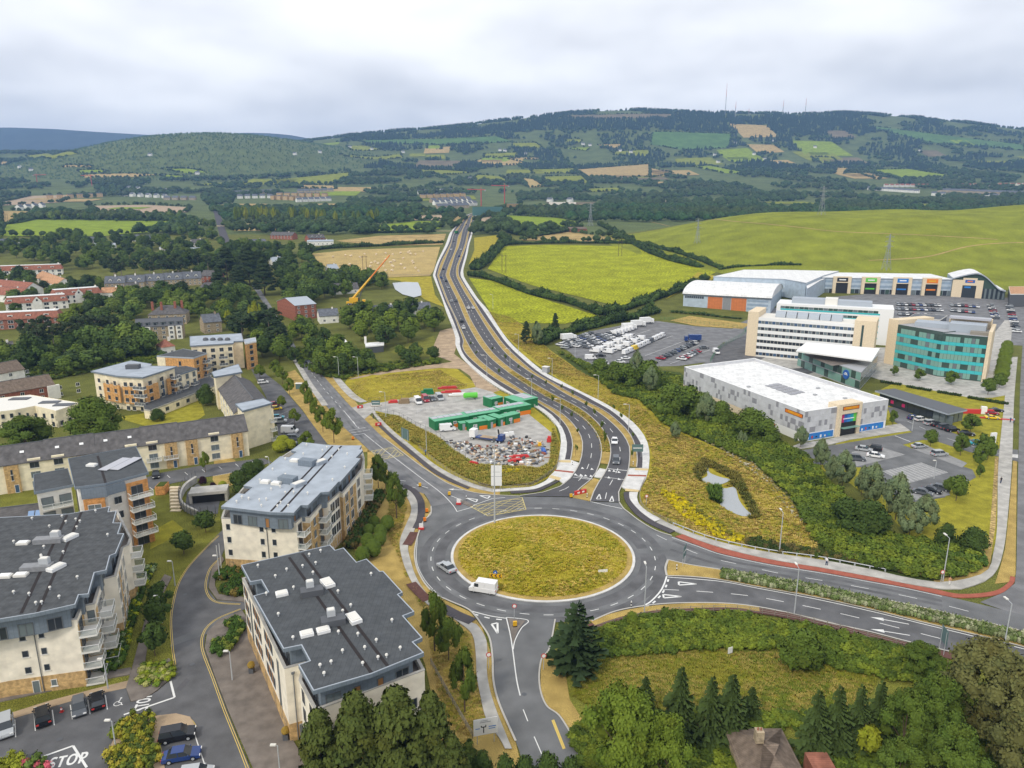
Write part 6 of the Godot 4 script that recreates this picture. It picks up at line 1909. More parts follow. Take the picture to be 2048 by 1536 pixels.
func retail_mall():
	var a:=P2(109.8,-460.9)
	var b:=P2(157.7,-437.3)
	var d:=(b - a).normalized()
	var back:=P2(d.y,-d.x)
	var l:=a.distance_to(b)
	var c:=(a+b)/2
	var p:=thing("retail_shed","blue-grey retail shed with two orange panels under a curved white roof","shop",V(c.x,c.y))
	var s:=Shape.new()
	s.tr=Transform3D(Basis(P3(d.x,0,d.y),Vector3.UP,P3(-d.y,0,d.x)),Vector3.ZERO)
	s.use("clad_blue").box(P3(-l/2,-4,-56),P3(l/2,8.6,0))
	put("wall",s,p)
	s=Shape.new()
	s.tr=Transform3D(Basis(P3(d.x,0,d.y),Vector3.UP,P3(-d.y,0,d.x)),Vector3.ZERO)
	s.use("membrane")
	for i in 14:
		var t0:=PI*i/14
		var t1:=PI*(i+1)/14
		var z0:=1.0 - 58.0*(1 - cos(t0))/2
		var z1:=1.0 - 58.0*(1 - cos(t1))/2
		var y0:=8.6+5.5*sin(t0)
		var y1:=8.6+5.5*sin(t1)
		s.quad(P3(-l/2 - .5,y0,z0),P3(l/2+.5,y0,z0),P3(l/2+.5,y1,z1),P3(-l/2 - .5,y1,z1))
		s.tri(P3(l/2,8.6,-28),P3(l/2,y1,z1),P3(l/2,y0,z0))
		s.tri(P3(-l/2,8.6,-28),P3(-l/2,y0,z0),P3(-l/2,y1,z1))
	s.use("grey_dark").box(P3(-l/2 - .5,8.2,.1),P3(l/2+.5,8.7,1.0))
	put("roof",s,p)
	var e:=a - c
	var g:=b - c
	at_edge(p,"orange_panel","clad_orange",e,g,l*.29,l*.46,-2,7.6,.15)
	at_edge(p,"orange_panel","clad_orange",e,g,l*.56,l*.73,-2,7.6,.15)
	at_edge(p,"grey_panel","grey_mid",e,g,l*.465,l*.555,-2,7.6,.1)
	for i in 9:
		at_edge(p,"pane","glass",e,g,l*(.02+.025*i),l*(.04+.025*i),6.0,7.4,.05)
	for k in 3:
		at_edge(p,"cladding_band","clad_blue_dark",e,g,l*.74,l*.97,1.0+k*2.4,2.2+k*2.4,.06)
	p=block("retail_shed","wide flat white-roofed retail shed behind the curved roof",[141.2,-508.9,179.7,-563.3,212.8,-561.4,248.7,-551.7,221.8,-516.1,189.7,-466,185.2,-490.7],11.0,"clad_blue","membrane",.3,"zinc_pale","shop")
	a=P2(198.6,-485.8)
	b=P2(218.7,-511.7)
	var r:=P2(303.3,-497.4)
	d=(r - b).normalized()
	back=P2(d.y,-d.x)
	c=(b+r)/2
	p=thing("shop_row","long shop row with blue banded cladding and four stone portals facing the car park","shop",V(c.x,c.y))
	l=b.distance_to(r)
	s=Shape.new()
	s.use("clad_blue").prism(around(PackedVector2Array([b - c,r - c,r+back*40 - c,b+back*40 - c])),-3,10.6)
	put("wall",s,p)
	s=Shape.new()
	s.use("zinc_pale").prism(around(PackedVector2Array([b - back*.6 - c,r - back*.6 - c,r+back*41 - c,b+back*41 - c])),10.6,11.1,false,true)
	s.use("membrane").flat(around(PackedVector2Array([b - back*.6 - c,r - back*.6 - c,r+back*41 - c,b+back*41 - c])),11.12)
	put("roof",s,p)
	for k in 2:
		at_edge(p,"cladding_band","clad_blue_dark",b - c,r - c,1,l - 1,4.4+k*3.2,6.0+k*3.2,.06)
	for i in 30:
		at_edge(p,"shop_window",["glass","glass_grey","glass","glass_dark_green"][i % 4],b - c,r - c,l*i/30+.1,l*(i+1)/30 - .1,-.5,3.2,.05)
	var signs:=[["black",.16],["lime",.38],["poster_blue",.62],["orange",.84]]
	for q in signs:
		var u: float=l*q[1]
		var o:=at_edge(p,"stone_portal","cream_stone",b - c,r - c,u - 6.0,u - 4.0,-1,12.0,1.6)
		at_edge(o,"stone_pillar","cream_stone",b - c,r - c,u+4.0,u+6.0,-1,12.0,1.6)
		at_edge(o,"stone_lintel","cream_stone",b - c,r - c,u - 4.0,u+4.0,7.6,12.0,1.6)
		at_edge(o,"shop_sign",q[0],b - c,r - c,u - 3.6,u+3.6,8.4,11.2,1.75)
		at_edge(o,"sign_print","white" if q[0] != "orange" else "yellow",b - c,r - c,u - 2.2,u+2.2,9.4,10.2,1.8)
		at_edge(o,"shop_door","black",b - c,r - c,u - 4.0,u+4.0,-.5,7.6,.5)
		at_edge(o,"shop_door_head",q[0],b - c,r - c,u - 3.0,u+3.0,3.2,4.2,.55)
	p=block("shop_wing","side wing of the shop row with blue cladding, beside the curved roof",[189.7,-466,221.8,-516.1,224.7,-516.1,210.7,-495.1,183.2,-447.6],11.0,"clad_blue","membrane",.1,"zinc_pale","shop")
	a=P2(301.5,-495.4)
	b=P2(329.9,-482)
	d=(b - a).normalized()
	l=a.distance_to(b)
	c=(a+b)/2
	p=thing("wave_roof_hall","tall hall with a wave-shaped silver roof, stone arch front and blue sign","shop",V(c.x,c.y))
	var wave:=[]
	for i in 21:
		var t:=i/20.0
		wave.append(P2(-l/2+l*t,14.2+4.2*sin(PI*minf(t/.55,1.0)*.5+(PI*.5*maxf(0,t - .55)/.45)) - (.0 if t<.4 else 9.0*smoothstep(.4,1.0,t)) - 1.0+(1.8*smoothstep(.85,1.0,t))))
	s=Shape.new()
	var tr:=Transform3D(Basis(P3(d.x,0,d.y),Vector3.UP,P3(-d.y,0,d.x)),Vector3.ZERO)
	s.tr=tr
	s.use("glass_dark_green")
	for i in 20:
		var q: Vector2=wave[i]
		var w: Vector2=wave[i+1]
		s.quad(P3(q.x,-2,0),P3(w.x,-2,0),P3(w.x,w.y - .4,0),P3(q.x,q.y - .4,0))
		s.quad(P3(w.x,-2,-34),P3(q.x,-2,-34),P3(q.x,q.y - .4,-34),P3(w.x,w.y - .4,-34))
	s.use("clad_blue").quad(P3(-l/2,-2,-34),P3(-l/2,-2,0),P3(-l/2,wave[0].y - .4,0),P3(-l/2,wave[0].y - .4,-34))
	s.use("red_brick").quad(P3(l/2,-2,0),P3(l/2,-2,-34),P3(l/2,wave[20].y - .4,-34),P3(l/2,wave[20].y - .4,0))
	put("wall",s,p)
	s=Shape.new()
	s.tr=tr
	for i in 20:
		var q: Vector2=wave[i]
		var w: Vector2=wave[i+1]
		s.use("zinc_pale").quad(P3(q.x,q.y - .8,1.6),P3(w.x,w.y - .8,1.6),P3(w.x,w.y,1.6),P3(q.x,q.y,1.6))
		s.use("membrane").quad(P3(q.x,q.y,1.6),P3(w.x,w.y,1.6),P3(w.x,w.y,-35),P3(q.x,q.y,-35))
		s.quad(P3(w.x,w.y - .8,1.6),P3(q.x,q.y - .8,1.6),P3(q.x,q.y - .8,-35),P3(w.x,w.y - .8,-35))
	put("roof",s,p)
	e=a - c
	g=b - c
	at_edge(p,"stone_front","cream_stone",e,g,.3,l*.2,-1,12.0,.6)
	at_edge(p,"stone_front","cream_stone",e,g,l*.46,l*.58,-1,12.0,.6)
	at_edge(p,"stone_front","cream_stone",e,g,l*.2,l*.46,8.4,13.4,.6)
	at_edge(p,"cinema_sign","blue",e,g,l*.24,l*.42,10.2,12.2,.75)
	at_edge(p,"sign_print","orange",e,g,l*.28,l*.38,10.8,11.6,.8)
	for i in 7:
		at_edge(p,"pane","glass",e,g,l*(.2+.037*i)+.05,l*(.2+.037*(i+1)) - .05,0,8.2,.1)
	for i in 10:
		at_edge(p,"pane",["glass","glass_grey"][i % 2],e,g,l*(.58+.041*i)+.05,l*(.58+.041*(i+1)) - .05,0,6.6,.1)
	at_edge(p,"poster","poster_blue",e,g,l*.24,l*.36,6.6,7.8,.15)
	p=block("restaurant","low dark restaurant with a rusty red roof at the frame edge beside the wave-roofed hall",[344.6,-501,407.7,-501,376.6,-461.2,316.6,-457.7],7.0,"grey_dark","clay_tile_pale",.2,"off_white","shop")
	p=block("kiosk","small flat-roofed shop with red and white signs in the car park behind the teal office",[235.4,-418.2,250.2,-411,236.4,-394.2,222.8,-402.5],4.5,"grey_dark","grey_dark",.2,"off_white","shop")
	at_edge(p,"shop_sign","red",P2(-8,5),P2(8,7),2,9,2.5,4.0,.3)
# ---------------------------------------------------------------- trees and plants
class Leaves:
	var v:=PackedVector3Array()
	var n:=PackedVector3Array()
	var c:=PackedColorArray()
	var r:=RandomNumberGenerator.new()
	func dir() -> Vector3:
		var y:=r.randf_range(-1,1)
		var a:=r.randf_range(0,TAU)
		var s:=sqrt(1 - y*y)
		return Vector3(s*cos(a),y,s*sin(a))
	func leaf(at: Vector3,out: Vector3,size: float,col: Color,loose:=.7):
		var face:=(out+dir()*loose).normalized()
		var s:=face.cross(dir()).normalized()*size*r.randf_range(.7,1.2)
		var t:=face.cross(s).normalized()*size*r.randf_range(.45,.9)
		var m:=(out*.75+face*.5).normalized()
		emit(at - s,at+t*.9,at+s,m,col)
		emit(at - s,at+s,at - t,m,col)
	func emit(p: Vector3,q: Vector3,w: Vector3,m: Vector3,col: Color):
		var turned:=(w - p).cross(q - p).dot(m)<0
		for k in [p,w,q] if turned else [p,q,w]:
			v.append(k)
			n.append(m)
			c.append(col)
	func lump(at: Vector3,rad: Vector3,col: Color,k:=6,j:=4):
		var grid:=[]
		for y in j+1:
			var row:=[]
			for x in k:
				var th:=PI*y/j
				var ph:=TAU*(x+.5*(y % 2))/k
				row.append(at+Vector3(sin(th)*cos(ph),cos(th),sin(th)*sin(ph))*rad*r.randf_range(.82,1.1))
			grid.append(row)
		for y in j:
			for x in k:
				for q in [[y,x,y,(x+1) % k,y+1,x],[y,(x+1) % k,y+1,(x+1) % k,y+1,x]]:
					var a: Vector3=grid[q[0]][q[1]]
					var b: Vector3=grid[q[2]][q[3]]
					var d: Vector3=grid[q[4]][q[5]]
					emit(a,b,d,((a+b+d)/3 - at).normalized(),col)
	func tri(a: Vector3,b: Vector3,d: Vector3,col: Color,up:=.0):
		var m:=(d - a).cross(b - a).normalized()
		if up>0 and m.y<0:
			m=-m
		emit(a,b,d,(m+Vector3.UP*up).normalized(),col)
	func mesh() -> ArrayMesh:
		var a:=[]
		a.resize(Mesh.ARRAY_MAX)
		a[Mesh.ARRAY_VERTEX]=v
		a[Mesh.ARRAY_NORMAL]=n
		a[Mesh.ARRAY_COLOR]=c
		var m:=ArrayMesh.new()
		m.add_surface_from_arrays(Mesh.PRIMITIVE_TRIANGLES,a)
		return m
const KINDS:={
	"broad": [46,120,.021,.13,.8,.16,.022],"broad_b": [56,100,.02,.115,.75,.12,.02],"broad_small": [14,34,.058,.2,.85,.14,.022],
	"column": [30,70,.03,.13,1.0,.2,.022],"willow": [34,80,.03,.13,1.2,.1,.02],"umbrella": [20,44,.036,.12,.42,.55,.026],
	"cypress": [60,80,.026,.115,.3,.12,.026],"poplar": [24,36,.036,.13,1.7,.12,.014],"bush": [16,80,.045,.22,.9,.0,.02],"ball": [1,420,.05,.46,1.0,.0,.02],"sapling": [5,20,.075,.13,1.2,.45,.012],
}
func crown(kind: String) -> ArrayMesh:
	var key:="crown "+kind
	if cache.has(key):
		return cache[key]
	var L:=Leaves.new()
	L.r.seed=kind.hash() % 9973
	var r:=L.r
	if kind in ["spruce","cedar"]:
		var layers:=17 if kind=="spruce" else 13
		for i in layers:
			var t:=float(i)/layers
			var rad:=.5*pow(1.0 - t,.85)*r.randf_range(.85,1.1)+.02
			if kind=="cedar":
				rad=.5*sqrt(maxf(1.0 - t*t,.02))*r.randf_range(.75,1.05)*(1.0 - .35*t)
			var m:=11 if t<.6 else 7
			for k in m:
				var a:=TAU*(k+r.randf())/m
				var d:=Vector3(cos(a),0,sin(a))
				var e:=Vector3(-sin(a),0,cos(a))
				var y:=.05+.93*t+r.randf_range(-.02,.02)
				var drop:=-.10*(1 - t) if kind=="spruce" else .03
				var b:=.62+.75*r.randf()
				var col:=Color(b,b,b*.9)
				var len:=rad*r.randf_range(.7,1.12)
				var root:=Vector3(0,y,0)
				for g in 3:
					var q0:=root+d*len*(.25*g)+Vector3(0,drop*.25*g,0)
					var q1:=root+d*len*(.4+.3*g)+Vector3(0,drop*(.3+.35*g),0)
					var w:=len*(.34 - .06*g)
					L.tri(q0,q1+e*w*r.randf_range(.4,1.0) - Vector3(0,.02,0),q1+d*len*.06,col,.8)
					L.tri(q0,q1+d*len*.06,q1 - e*w*r.randf_range(.4,1.0) - Vector3(0,.02,0),col,.8)
					L.tri(q0+Vector3(0,.015,0),q1+e*w*.3+Vector3(0,.03,0),q1 - e*w*.3 - Vector3(0,.03,0),col,.8)
		L.lump(Vector3(0,.4,0),Vector3(.14,.4,.14),Color(.7,.7,.6))
	else:
		var K: Array=KINDS[kind]
		for i in K[0]:
			var t: float=(i+r.randf())/float(K[0])
			t=pow(t,.85)
			var prof:=sqrt(maxf(sin(PI*(.14+.84*t)),.0))
			if kind=="column" or kind=="willow":
				prof=pow(maxf(sin(PI*(.1+.86*pow(t,.85))),0),.75)
			elif kind=="cypress":
				prof=pow(1.0 - t,.55)*(.75+.4*r.randf())
			elif kind=="umbrella":
				prof=.4+.6*r.randf()
			elif kind=="bush":
				prof=sqrt(1.0 - t*t*.9)
			var a: float=r.randf()*TAU+i*2.4
			var rc: float=K[3]*r.randf_range(.8,1.2)
			var reach:=maxf(.5*prof - rc*.85,.0)*(.55+.45*sqrt(r.randf()))
			var ch:=rc*float(K[4])
			var at:=Vector3(cos(a)*reach,lerpf(K[5]+ch*.8,1.0 - ch,t),sin(a)*reach)
			if kind=="ball":
				at=Vector3(0,.5,0)
				rc=.47
				ch=.48
			var b:=r.randf_range(.68,1.35)
			var hue:=r.randf_range(-.1,.12)
			var col:=Color(b*(1+hue),b,b*(1 - hue))
			var rad:=Vector3(rc,ch,rc)
			L.lump(at,rad*(.78 if kind != "ball" else .96),col,7 if kind != "ball" else 14,4 if kind != "ball" else 9)
			for k in K[1]:
				var o:=L.dir()
				if o.y<-.45:
					o.y=-o.y
				var g:=r.randf_range(.8,1.22)
				L.leaf(at+o*rad*r.randf_range(.75,1.12) if kind != "ball" else at+o*rad,(o+(at - Vector3(0,.45,0)).normalized()*.4+Vector3(0,.25,0)).normalized(),K[2],Color(col.r*g,col.g*g,col.b*g),.7 if kind != "ball" else .3)
	cache[key]=L.mesh()
	return cache[key]
func trunk(kind: String) -> ArrayMesh:
	var key:="trunk "+kind
	if not cache.has(key):
		var K: Array=KINDS.get(kind,[0,0,0,0,0,.02,.02])
		var s:=Shape.new()
		var w: float=K[6]
		var y: float=K[5]
		s.use("bark_pale" if kind in ["umbrella","poplar"] else "bark").tube(Vector3(0,-.03,0),Vector3(0,y+.12,0),w,w*.75,6)
		s.tube(Vector3(0,y+.12,0),Vector3(.02,.82,0),w*.75,w*.2,5)
		for i in 5:
			var a:=i*1.9
			s.tube(Vector3(0,y+.05+.05*i,0),Vector3(cos(a)*.3,minf(y+.3+.06*i,.9),sin(a)*.3),w*.45,w*.12,4)
		cache[key]=mesh_of(s)
	return cache[key]
func tree(kind: String,tone: StandardMaterial3D,x: float,z: float,h: float,w: float,label: String,group:="",called:="",category:="tree",turn:=-1.0) -> Node3D:
	var o:=thing(called if called else {"spruce": "conifer","cedar": "conifer","umbrella": "pine_tree","cypress": "cypress_tree","poplar": "poplar_tree","willow": "willow_tree"}.get(kind,"tree"),label,category,V(x,z),rng.randf()*TAU if turn<0 else turn,group)
	if not kind in ["bush","ball"]:
		var t:=put("trunk",trunk(kind),o)
		t.scale=Vector3(maxf(w*.8,h*.6),h,maxf(w*.8,h*.6)) if kind != "sapling" else Vector3(h,h,h)
	var c:=put("crown" if category=="tree" else "foliage",crown(kind),o)
	c.scale=Vector3(w,h,w)
	c.material_override=tone
	return o
func grove(kind: String,tone: StandardMaterial3D,what: String,where: String,from: String,group: String,a: Array,called:="",category:="tree"):
	var n:=a.size()/4
	for i in n:
		var lab:="%s %s" % [what,where]
		if n>1:
			lab="%s %s, %s %s" % [what,where,nth(i),from]
		tree(kind,tone,a[i*4],a[i*4+1],a[i*4+2],a[i*4+3],lab,group,called,category)
var solids:=[]
var taken_cells:={}
func is_free(p: Vector2,r: float) -> bool:
	if r>4.0:
		if taken_cells.is_empty():
			for s in solids:
				for i in 9:
					taken_cells[Vector2i(((s[0]+Vector2(i % 3 - 1,i/3 - 1)*s[1])/9.0).floor())]=1
		return not taken_cells.has(Vector2i((p/9.0).floor()))
	for s in solids:
		if p.distance_squared_to(s[0])<(s[1]+r)*(s[1]+r):
			return false
	return true
func note_houses():
	for o in get_children():
		if o is Node3D and o.get_meta("category","") in ["house","terrace","apartment building","building","shop","barn"]:
			var wall: MeshInstance3D=o.get_node_or_null("wall")
			if wall:
				var b:=wall.get_aabb()
				var n:=maxi(1,int(b.size.x/7.0))
				for i in n:
					var q: Vector3=o.transform*Vector3(b.position.x+b.size.x*(i+.5)/n,0,b.get_center().z)
					solids.append([Vector2(q.x,q.z),maxf(b.size.z*.5,4.0)])
func wood(kind: String,tones: Array,what: String,where: String,from: String,group: String,poly_px: Array,n: int,h0: float,h1: float,ratio: float,gap:=5.0):
	var poly:=pts(poly_px)
	var lo:=poly[0]
	var hi:=poly[0]
	for p in poly:
		lo=lo.min(p)
		hi=hi.max(p)
	var got:=[]
	for i in n*14:
		if got.size() >= n:
			break
		var p:=Vector2(rng.randf_range(lo.x,hi.x),rng.randf_range(lo.y,hi.y))
		if not inside(p,poly) or not is_free(p,2.0):
			continue
		var ok:=true
		for q in got:
			if p.distance_squared_to(q)<gap*gap:
				ok=false
				break
		if ok:
			got.append(p)
	var anchor:=poly[0]
	got.sort_custom(func(a,b): return a.distance_squared_to(anchor)<b.distance_squared_to(anchor))
	for i in got.size():
		var h:=rng.randf_range(h0,h1)
		solids.append([got[i],1.5])
		tree(kind,tones[i % tones.size()],got[i].x,got[i].y,h,h*ratio*rng.randf_range(.85,1.15),"%s %s, %s %s" % [what,where,nth(i),from],group)
func stuff(called: String,label: String,mesh: Mesh,m: StandardMaterial3D,places: Array,tints: PackedColorArray,category:="",kind:="stuff"):
	if places.is_empty():
		return
	var mm:=MultiMesh.new()
	mm.transform_format=MultiMesh.TRANSFORM_3D
	mm.use_colors=true
	mm.mesh=mesh
	mm.instance_count=places.size()
	for i in places.size():
		mm.set_instance_transform(i,places[i])
		mm.set_instance_color(i,tints[i])
	var o:=MultiMeshInstance3D.new()
	o.multimesh=mm
	o.material_override=m
	o.name=numbered(called)
	add_child(o)
	tag(o,label,category if category else called.replace("_"," "),"",kind)
func fill(called: String,label: String,mesh: Mesh,poly_px: Array,n: int,s0: float,s1: float,cols: Array,tall:=1.0,up:=.05,avoid: Array=[],category:="",kind:="stuff"):
	var poly:=pts(poly_px)
	var lo:=poly[0]
	var hi:=poly[0]
	for p in poly:
		lo=lo.min(p)
		hi=hi.max(p)
	var places:=[]
	var tints:=PackedColorArray()
	var clump:=FastNoiseLite.new()
	clump.seed=3
	clump.frequency=.07
	var tries:=0
	while places.size()<n and tries<n*12:
		tries+=1
		var p:=Vector2(rng.randf_range(lo.x,hi.x),rng.randf_range(lo.y,hi.y))
		if not inside(p,poly):
			continue
		var bad:=false
		for a in avoid:
			if inside(p,a):
				bad=true
		if bad or (s0>4.0 and not is_free(p,5.0)):
			continue
		var s:=rng.randf_range(s0,s1)
		var b:=Basis(Vector3.UP,rng.randf()*TAU).scaled(Vector3(s,s*tall*rng.randf_range(.7,1.25),s))
		places.append(Transform3D(b,V(p.x,p.y,up if up >= 0 else mound_up(p))))
		var k:=clampf(clump.get_noise_2d(p.x,p.y)*.9+.5+rng.randf_range(-.25,.25),0,.999)*cols.size()
		var c: Color=cols[int(k)]
		var g:=rng.randf_range(.75,1.25)
		tints.append(Color(c.r*g,c.g*g,c.b*g))
	stuff(called,label,mesh,mat("leaf"),places,tints,category,kind)
func mound_up(p: Vector2) -> float:
	var r:=p.distance_to(Vector2(6.3,-135.7))
	return curve([[.0,1.6],[4.5,1.55],[8.5,1.4],[12.0,1.15],[15.0,.75],[17.2,.34],[18.4,.27]],r) - .06
func tuft() -> ArrayMesh:
	if not cache.has("tuft"):
		var L:=Leaves.new()
		L.r.seed=5
		for i in 9:
			var a:=TAU*i/9+L.r.randf()
			var d:=Vector3(cos(a),0,sin(a))
			var e:=Vector3(-sin(a),0,cos(a))
			var g:=L.r.randf_range(.75,1.25)
			L.tri(d*.12 - e*.13,d*(.35+.3*L.r.randf())+Vector3(0,.3+.35*L.r.randf(),0),d*.12+e*.13,Color(g,g,g),3.0)
		cache["tuft"]=L.mesh()
	return cache["tuft"]
func shrub() -> ArrayMesh:
	if not cache.has("shrub"):
		var L:=Leaves.new()
		L.r.seed=12
		for i in 4:
			var at:=Vector3(L.r.randf_range(-.22,.22),.3+.2*L.r.randf(),L.r.randf_range(-.22,.22))
			L.lump(at,Vector3(.25,.25,.25),Color.WHITE,6,3)
			for k in 22:
				var o:=L.dir()
				o.y=absf(o.y)
				var g:=L.r.randf_range(.7,1.3)
				L.leaf(at+o*L.r.randf_range(.22,.36),(o+Vector3.UP*.4).normalized(),.11,Color(g,g,g))
		cache["shrub"]=L.mesh()
	return cache["shrub"]
func far_tree(cone:=false) -> ArrayMesh:
	var key:="far %s" % cone
	if not cache.has(key):
		var L:=Leaves.new()
		L.r.seed=8
		if cone:
			for k in 3:
				var y:=.05+.27*k
				for i in 7:
					var a:=TAU*i/7
					var b:=TAU*(i+1)/7
					var w:=.34 - .09*k
					var w2:=w*L.r.randf_range(.75,1.2)
					L.tri(Vector3(cos(a)*w,y,sin(a)*w),Vector3(0,y+.42,0),Vector3(cos(b)*w2,y,sin(b)*w2),Color.WHITE*L.r.randf_range(.7,1.3),.3)
		else:
			for i in 6:
				var a:=i*2.4
				var at:=Vector3(cos(a)*.24,.42+.06*i,sin(a)*.24) if i<5 else Vector3(0,.75,0)
				var g:=L.r.randf_range(.75,1.25)
				L.lump(at,Vector3(.27,.26,.27),Color(g,g,g),6,4)
				for k in 12:
					var o:=L.dir()
					o.y=absf(o.y)
					var h:=g*L.r.randf_range(.7,1.3)
					L.leaf(at+o*.27,o,.09,Color(h,h,h))
		cache[key]=L.mesh()
	return cache[key]
func hedge(label: String,path_px: Array,w: float,h0: float,cols: Array,step:=.7,called:="hedge",category:="hedge"):
	var p:=pts(path_px)
	var len:=.0
	for i in p.size() - 1:
		len+=p[i].distance_to(p[i+1])
	var q:=spline(p,maxi(3,int(len/step)))
	var base:=V(p[0].x,p[0].y)
	var v:=PackedVector3Array()
	var n:=PackedVector3Array()
	var c:=PackedColorArray()
	var shades:=[]
	var h:=h0
	for col in cols:
		for g in [.78,1.0,1.22]:
			shades.append(sprig(col*g))
	var src: Array=shades[0].surface_get_arrays(0)
	for i in q.size():
		var d:=(q[mini(i+1,q.size() - 1)] - q[maxi(i - 1,0)]).normalized()
		var k:=maxi(1,int(w/step/.9))
		for j in k:
			var at:=q[i]+Vector2(-d.y,d.x)*(w*((j+.5)/k - .5)+rng.randf_range(-.2,.2))
			var s:=step*rng.randf_range(1.5,2.2)
			if step>2.0:
				h=h0*(.75+.55*sin(i*.37)*sin(i*.11+j)+.35*rng.randf())
			var turn:=Basis(Vector3.UP,rng.randf()*TAU)
			v.append_array(Transform3D(turn.scaled(Vector3(s,h*rng.randf_range(1.05,1.4),s)),V(at.x,at.y,.05) - base)*src[Mesh.ARRAY_VERTEX])
			n.append_array(Transform3D(turn,Vector3.ZERO)*src[Mesh.ARRAY_NORMAL])
			c.append_array(shades[rng.randi() % shades.size()].surface_get_arrays(0)[Mesh.ARRAY_COLOR])
	var a:=[]
	a.resize(Mesh.ARRAY_MAX)
	a[Mesh.ARRAY_VERTEX]=v
	a[Mesh.ARRAY_NORMAL]=n
	a[Mesh.ARRAY_COLOR]=c
	var m:=ArrayMesh.new()
	m.add_surface_from_arrays(Mesh.PRIMITIVE_TRIANGLES,a)
	m.surface_set_material(0,mat("leaf"))
	var made:=put(called,m)
	made.position=base
	tag(made,label,category)
func sprig(col: Color) -> ArrayMesh:
	var L:=Leaves.new()
	L.r.seed=31
	L.lump(Vector3(0,.42,0),Vector3(.36,.4,.36),col,6,3)
	for k in 26:
		var o:=L.dir()
		o.y=absf(o.y)
		var g:=L.r.randf_range(.7,1.3)
		L.leaf(Vector3(0,.42,0)+o*L.r.randf_range(.36,.5),(o+Vector3.UP*.4).normalized(),.12,Color(col.r*g,col.g*g,col.b*g))
	return L.mesh()
func plants():
	note_houses()
	var dark:=tint(.05,.08,.018)
	var mid:=tint(.085,.125,.02)
	var bright:=tint(.12,.165,.02)
	var lime:=tint(.23,.25,.02)
	var pine:=tint(.036,.055,.022)
	var fir:=tint(.06,.09,.026)
	var grey:=tint(.15,.19,.09)
	var olive:=tint(.12,.12,.04)
	var purple:=tint(.035,.014,.022)
	# ---- near trees
	grove("column",bright,"upright bright green street tree","left of the west road","from the far end","street trees along the west road",[-74.5,-252.2,8.6,4.9,-70.2,-240.5,8.3,5,-64.5,-227.5,8.5,4.6,-59.9,-217.8,8.6,5.1,-53.8,-207,11.3,6.5])
	grove("column",mid,"upright dark green tree","beside the pale-roofed block and roundabout path","from the box junction","trees by the roundabout path",[-34,-171.4,9.4,4.6,-31.4,-167.5,8.4,4.5,-26.5,-153,11.5,5.7])
	grove("column",mid,"tall dark tree","between the dark-roofed block and south pavement","from the roundabout","trees along the south pavement",[-12.5,-102.4,11.1,4.8,-10,-99.8,8,5.1])
	grove("column",mid,"lighter green tree in a round bed","beside the south pavement","","",[-6.7,-87.9,10.8,4.3])
	grove("cedar",tint(.04,.065,.028),"broad dark cedar with a spire top","at the roundabout exit","","",[9.9,-97.8,11.9,10.5])
	grove("ball",mid,"clipped round shrub","below the pale-roofed block","from the south road","clipped shrubs by the pale-roofed block",[-30.1,-132.3,3.5,3.1,-28.3,-134.4,4,3.5,-30.2,-138.4,3.4,3.2,-27.9,-139.3,3.4,3.2,-27.5,-146.5,3.8,3.3,-28.3,-142.6,3.5,3,-30.4,-147,3.4,2.9,-31,-143.5,3.1,2.8],"clipped_shrub","shrub")
	grove("cypress",tint(.075,.095,.022),"spreading dark conifer","in front of the dark-roofed block","from the cobbles","conifers at the near frame edge",[-22.5,-71.7,13.3,9,-18.4,-72.4,15,11.5,-13.6,-72.4,15.7,12.1,-9.7,-73.2,14.4,9.2,-7.2,-72.4,9.2,6.7])
	grove("cypress",tint(.30,.17,.02),"small conifer with yellow-orange foliage","among the dark ones before the block","from the cobbles","orange conifers",[-14.7,-76,9.2,2.8,-12.3,-74,8.7,2.5])
	grove("spruce",fir,"drooping green spruce","behind the brown tiled cottage","from the south road","spruces round the cottage",[18.8,-87.9,6.2,4.3,22.2,-82,12.2,7,26.3,-82,10.7,6,29.1,-82.3,10.8,7.4,39.3,-79.6,10.4,6.3,42.2,-80.1,10.7,6.1,45.5,-81,10.2,5.3,48.6,-82,10,5.8,33.3,-86.4,5.6,4.2])
	grove("broad",bright,"large bright broadleaf tree","beside the south road at the frame edge","from the road","broadleaf trees by the cottage",[13.5,-75.6,13.7,10.7,18.9,-74,10.8,7.4])
	grove("broad",mid,"dense broadleaf tree","right of the brown tiled cottage","from the cottage","broadleaf trees right of the cottage",[49.9,-78.1,11.1,7.1,54.9,-79.8,12,7.9,62.4,-96.1,5.7,6.4,46.4,-72.4,8.5,6.7,53.1,-72.4,10.6,7.9])
	grove("broad_b",olive,"huge olive-leaved tree","at the right frame edge by the road","from the road","olive-leaved trees",[63.6,-83.5,14.6,13.6,63.1,-75.6,15.8,12.5])
	grove("broad_small",lime,"yellow-green young tree","beside the cottage roof","","",[46.2,-79.4,5,4])
	grove("bush",mid,"big round bush","alone in the lower meadow","","",[44.8,-98.2,6.7,7.2],"bush","bush")
	grove("bush",bright,"bright bush","growing through the fence by the south-east exit","","",[20.5,-109.5,2.9,2.9],"bush","bush")
	grove("bush",dark,"dark conifer-like bush","at the bottom frame edge by the south road","from the sign","bushes at the bottom edge",[-.8,-72.4,6.8,3.6,1.6,-73.2,5.8,3.7,4.3,-72.4,7.1,4.2,7,-72.4,6.4,3.6,-3.7,-75.6,4.4,3.1],"bush","bush")
	grove("broad_small",dark,"small round tree","along the curved estate path","from the parking bays","trees along the curved path",[-57,-101.1,6.3,5,-60.6,-109.5,5.9,5,-62.6,-114.9,5.5,4.8,-67.7,-135.7,5.4,5.2,-67.2,-145.5,5.4,5.1,-69,-147.5,4.1,4])
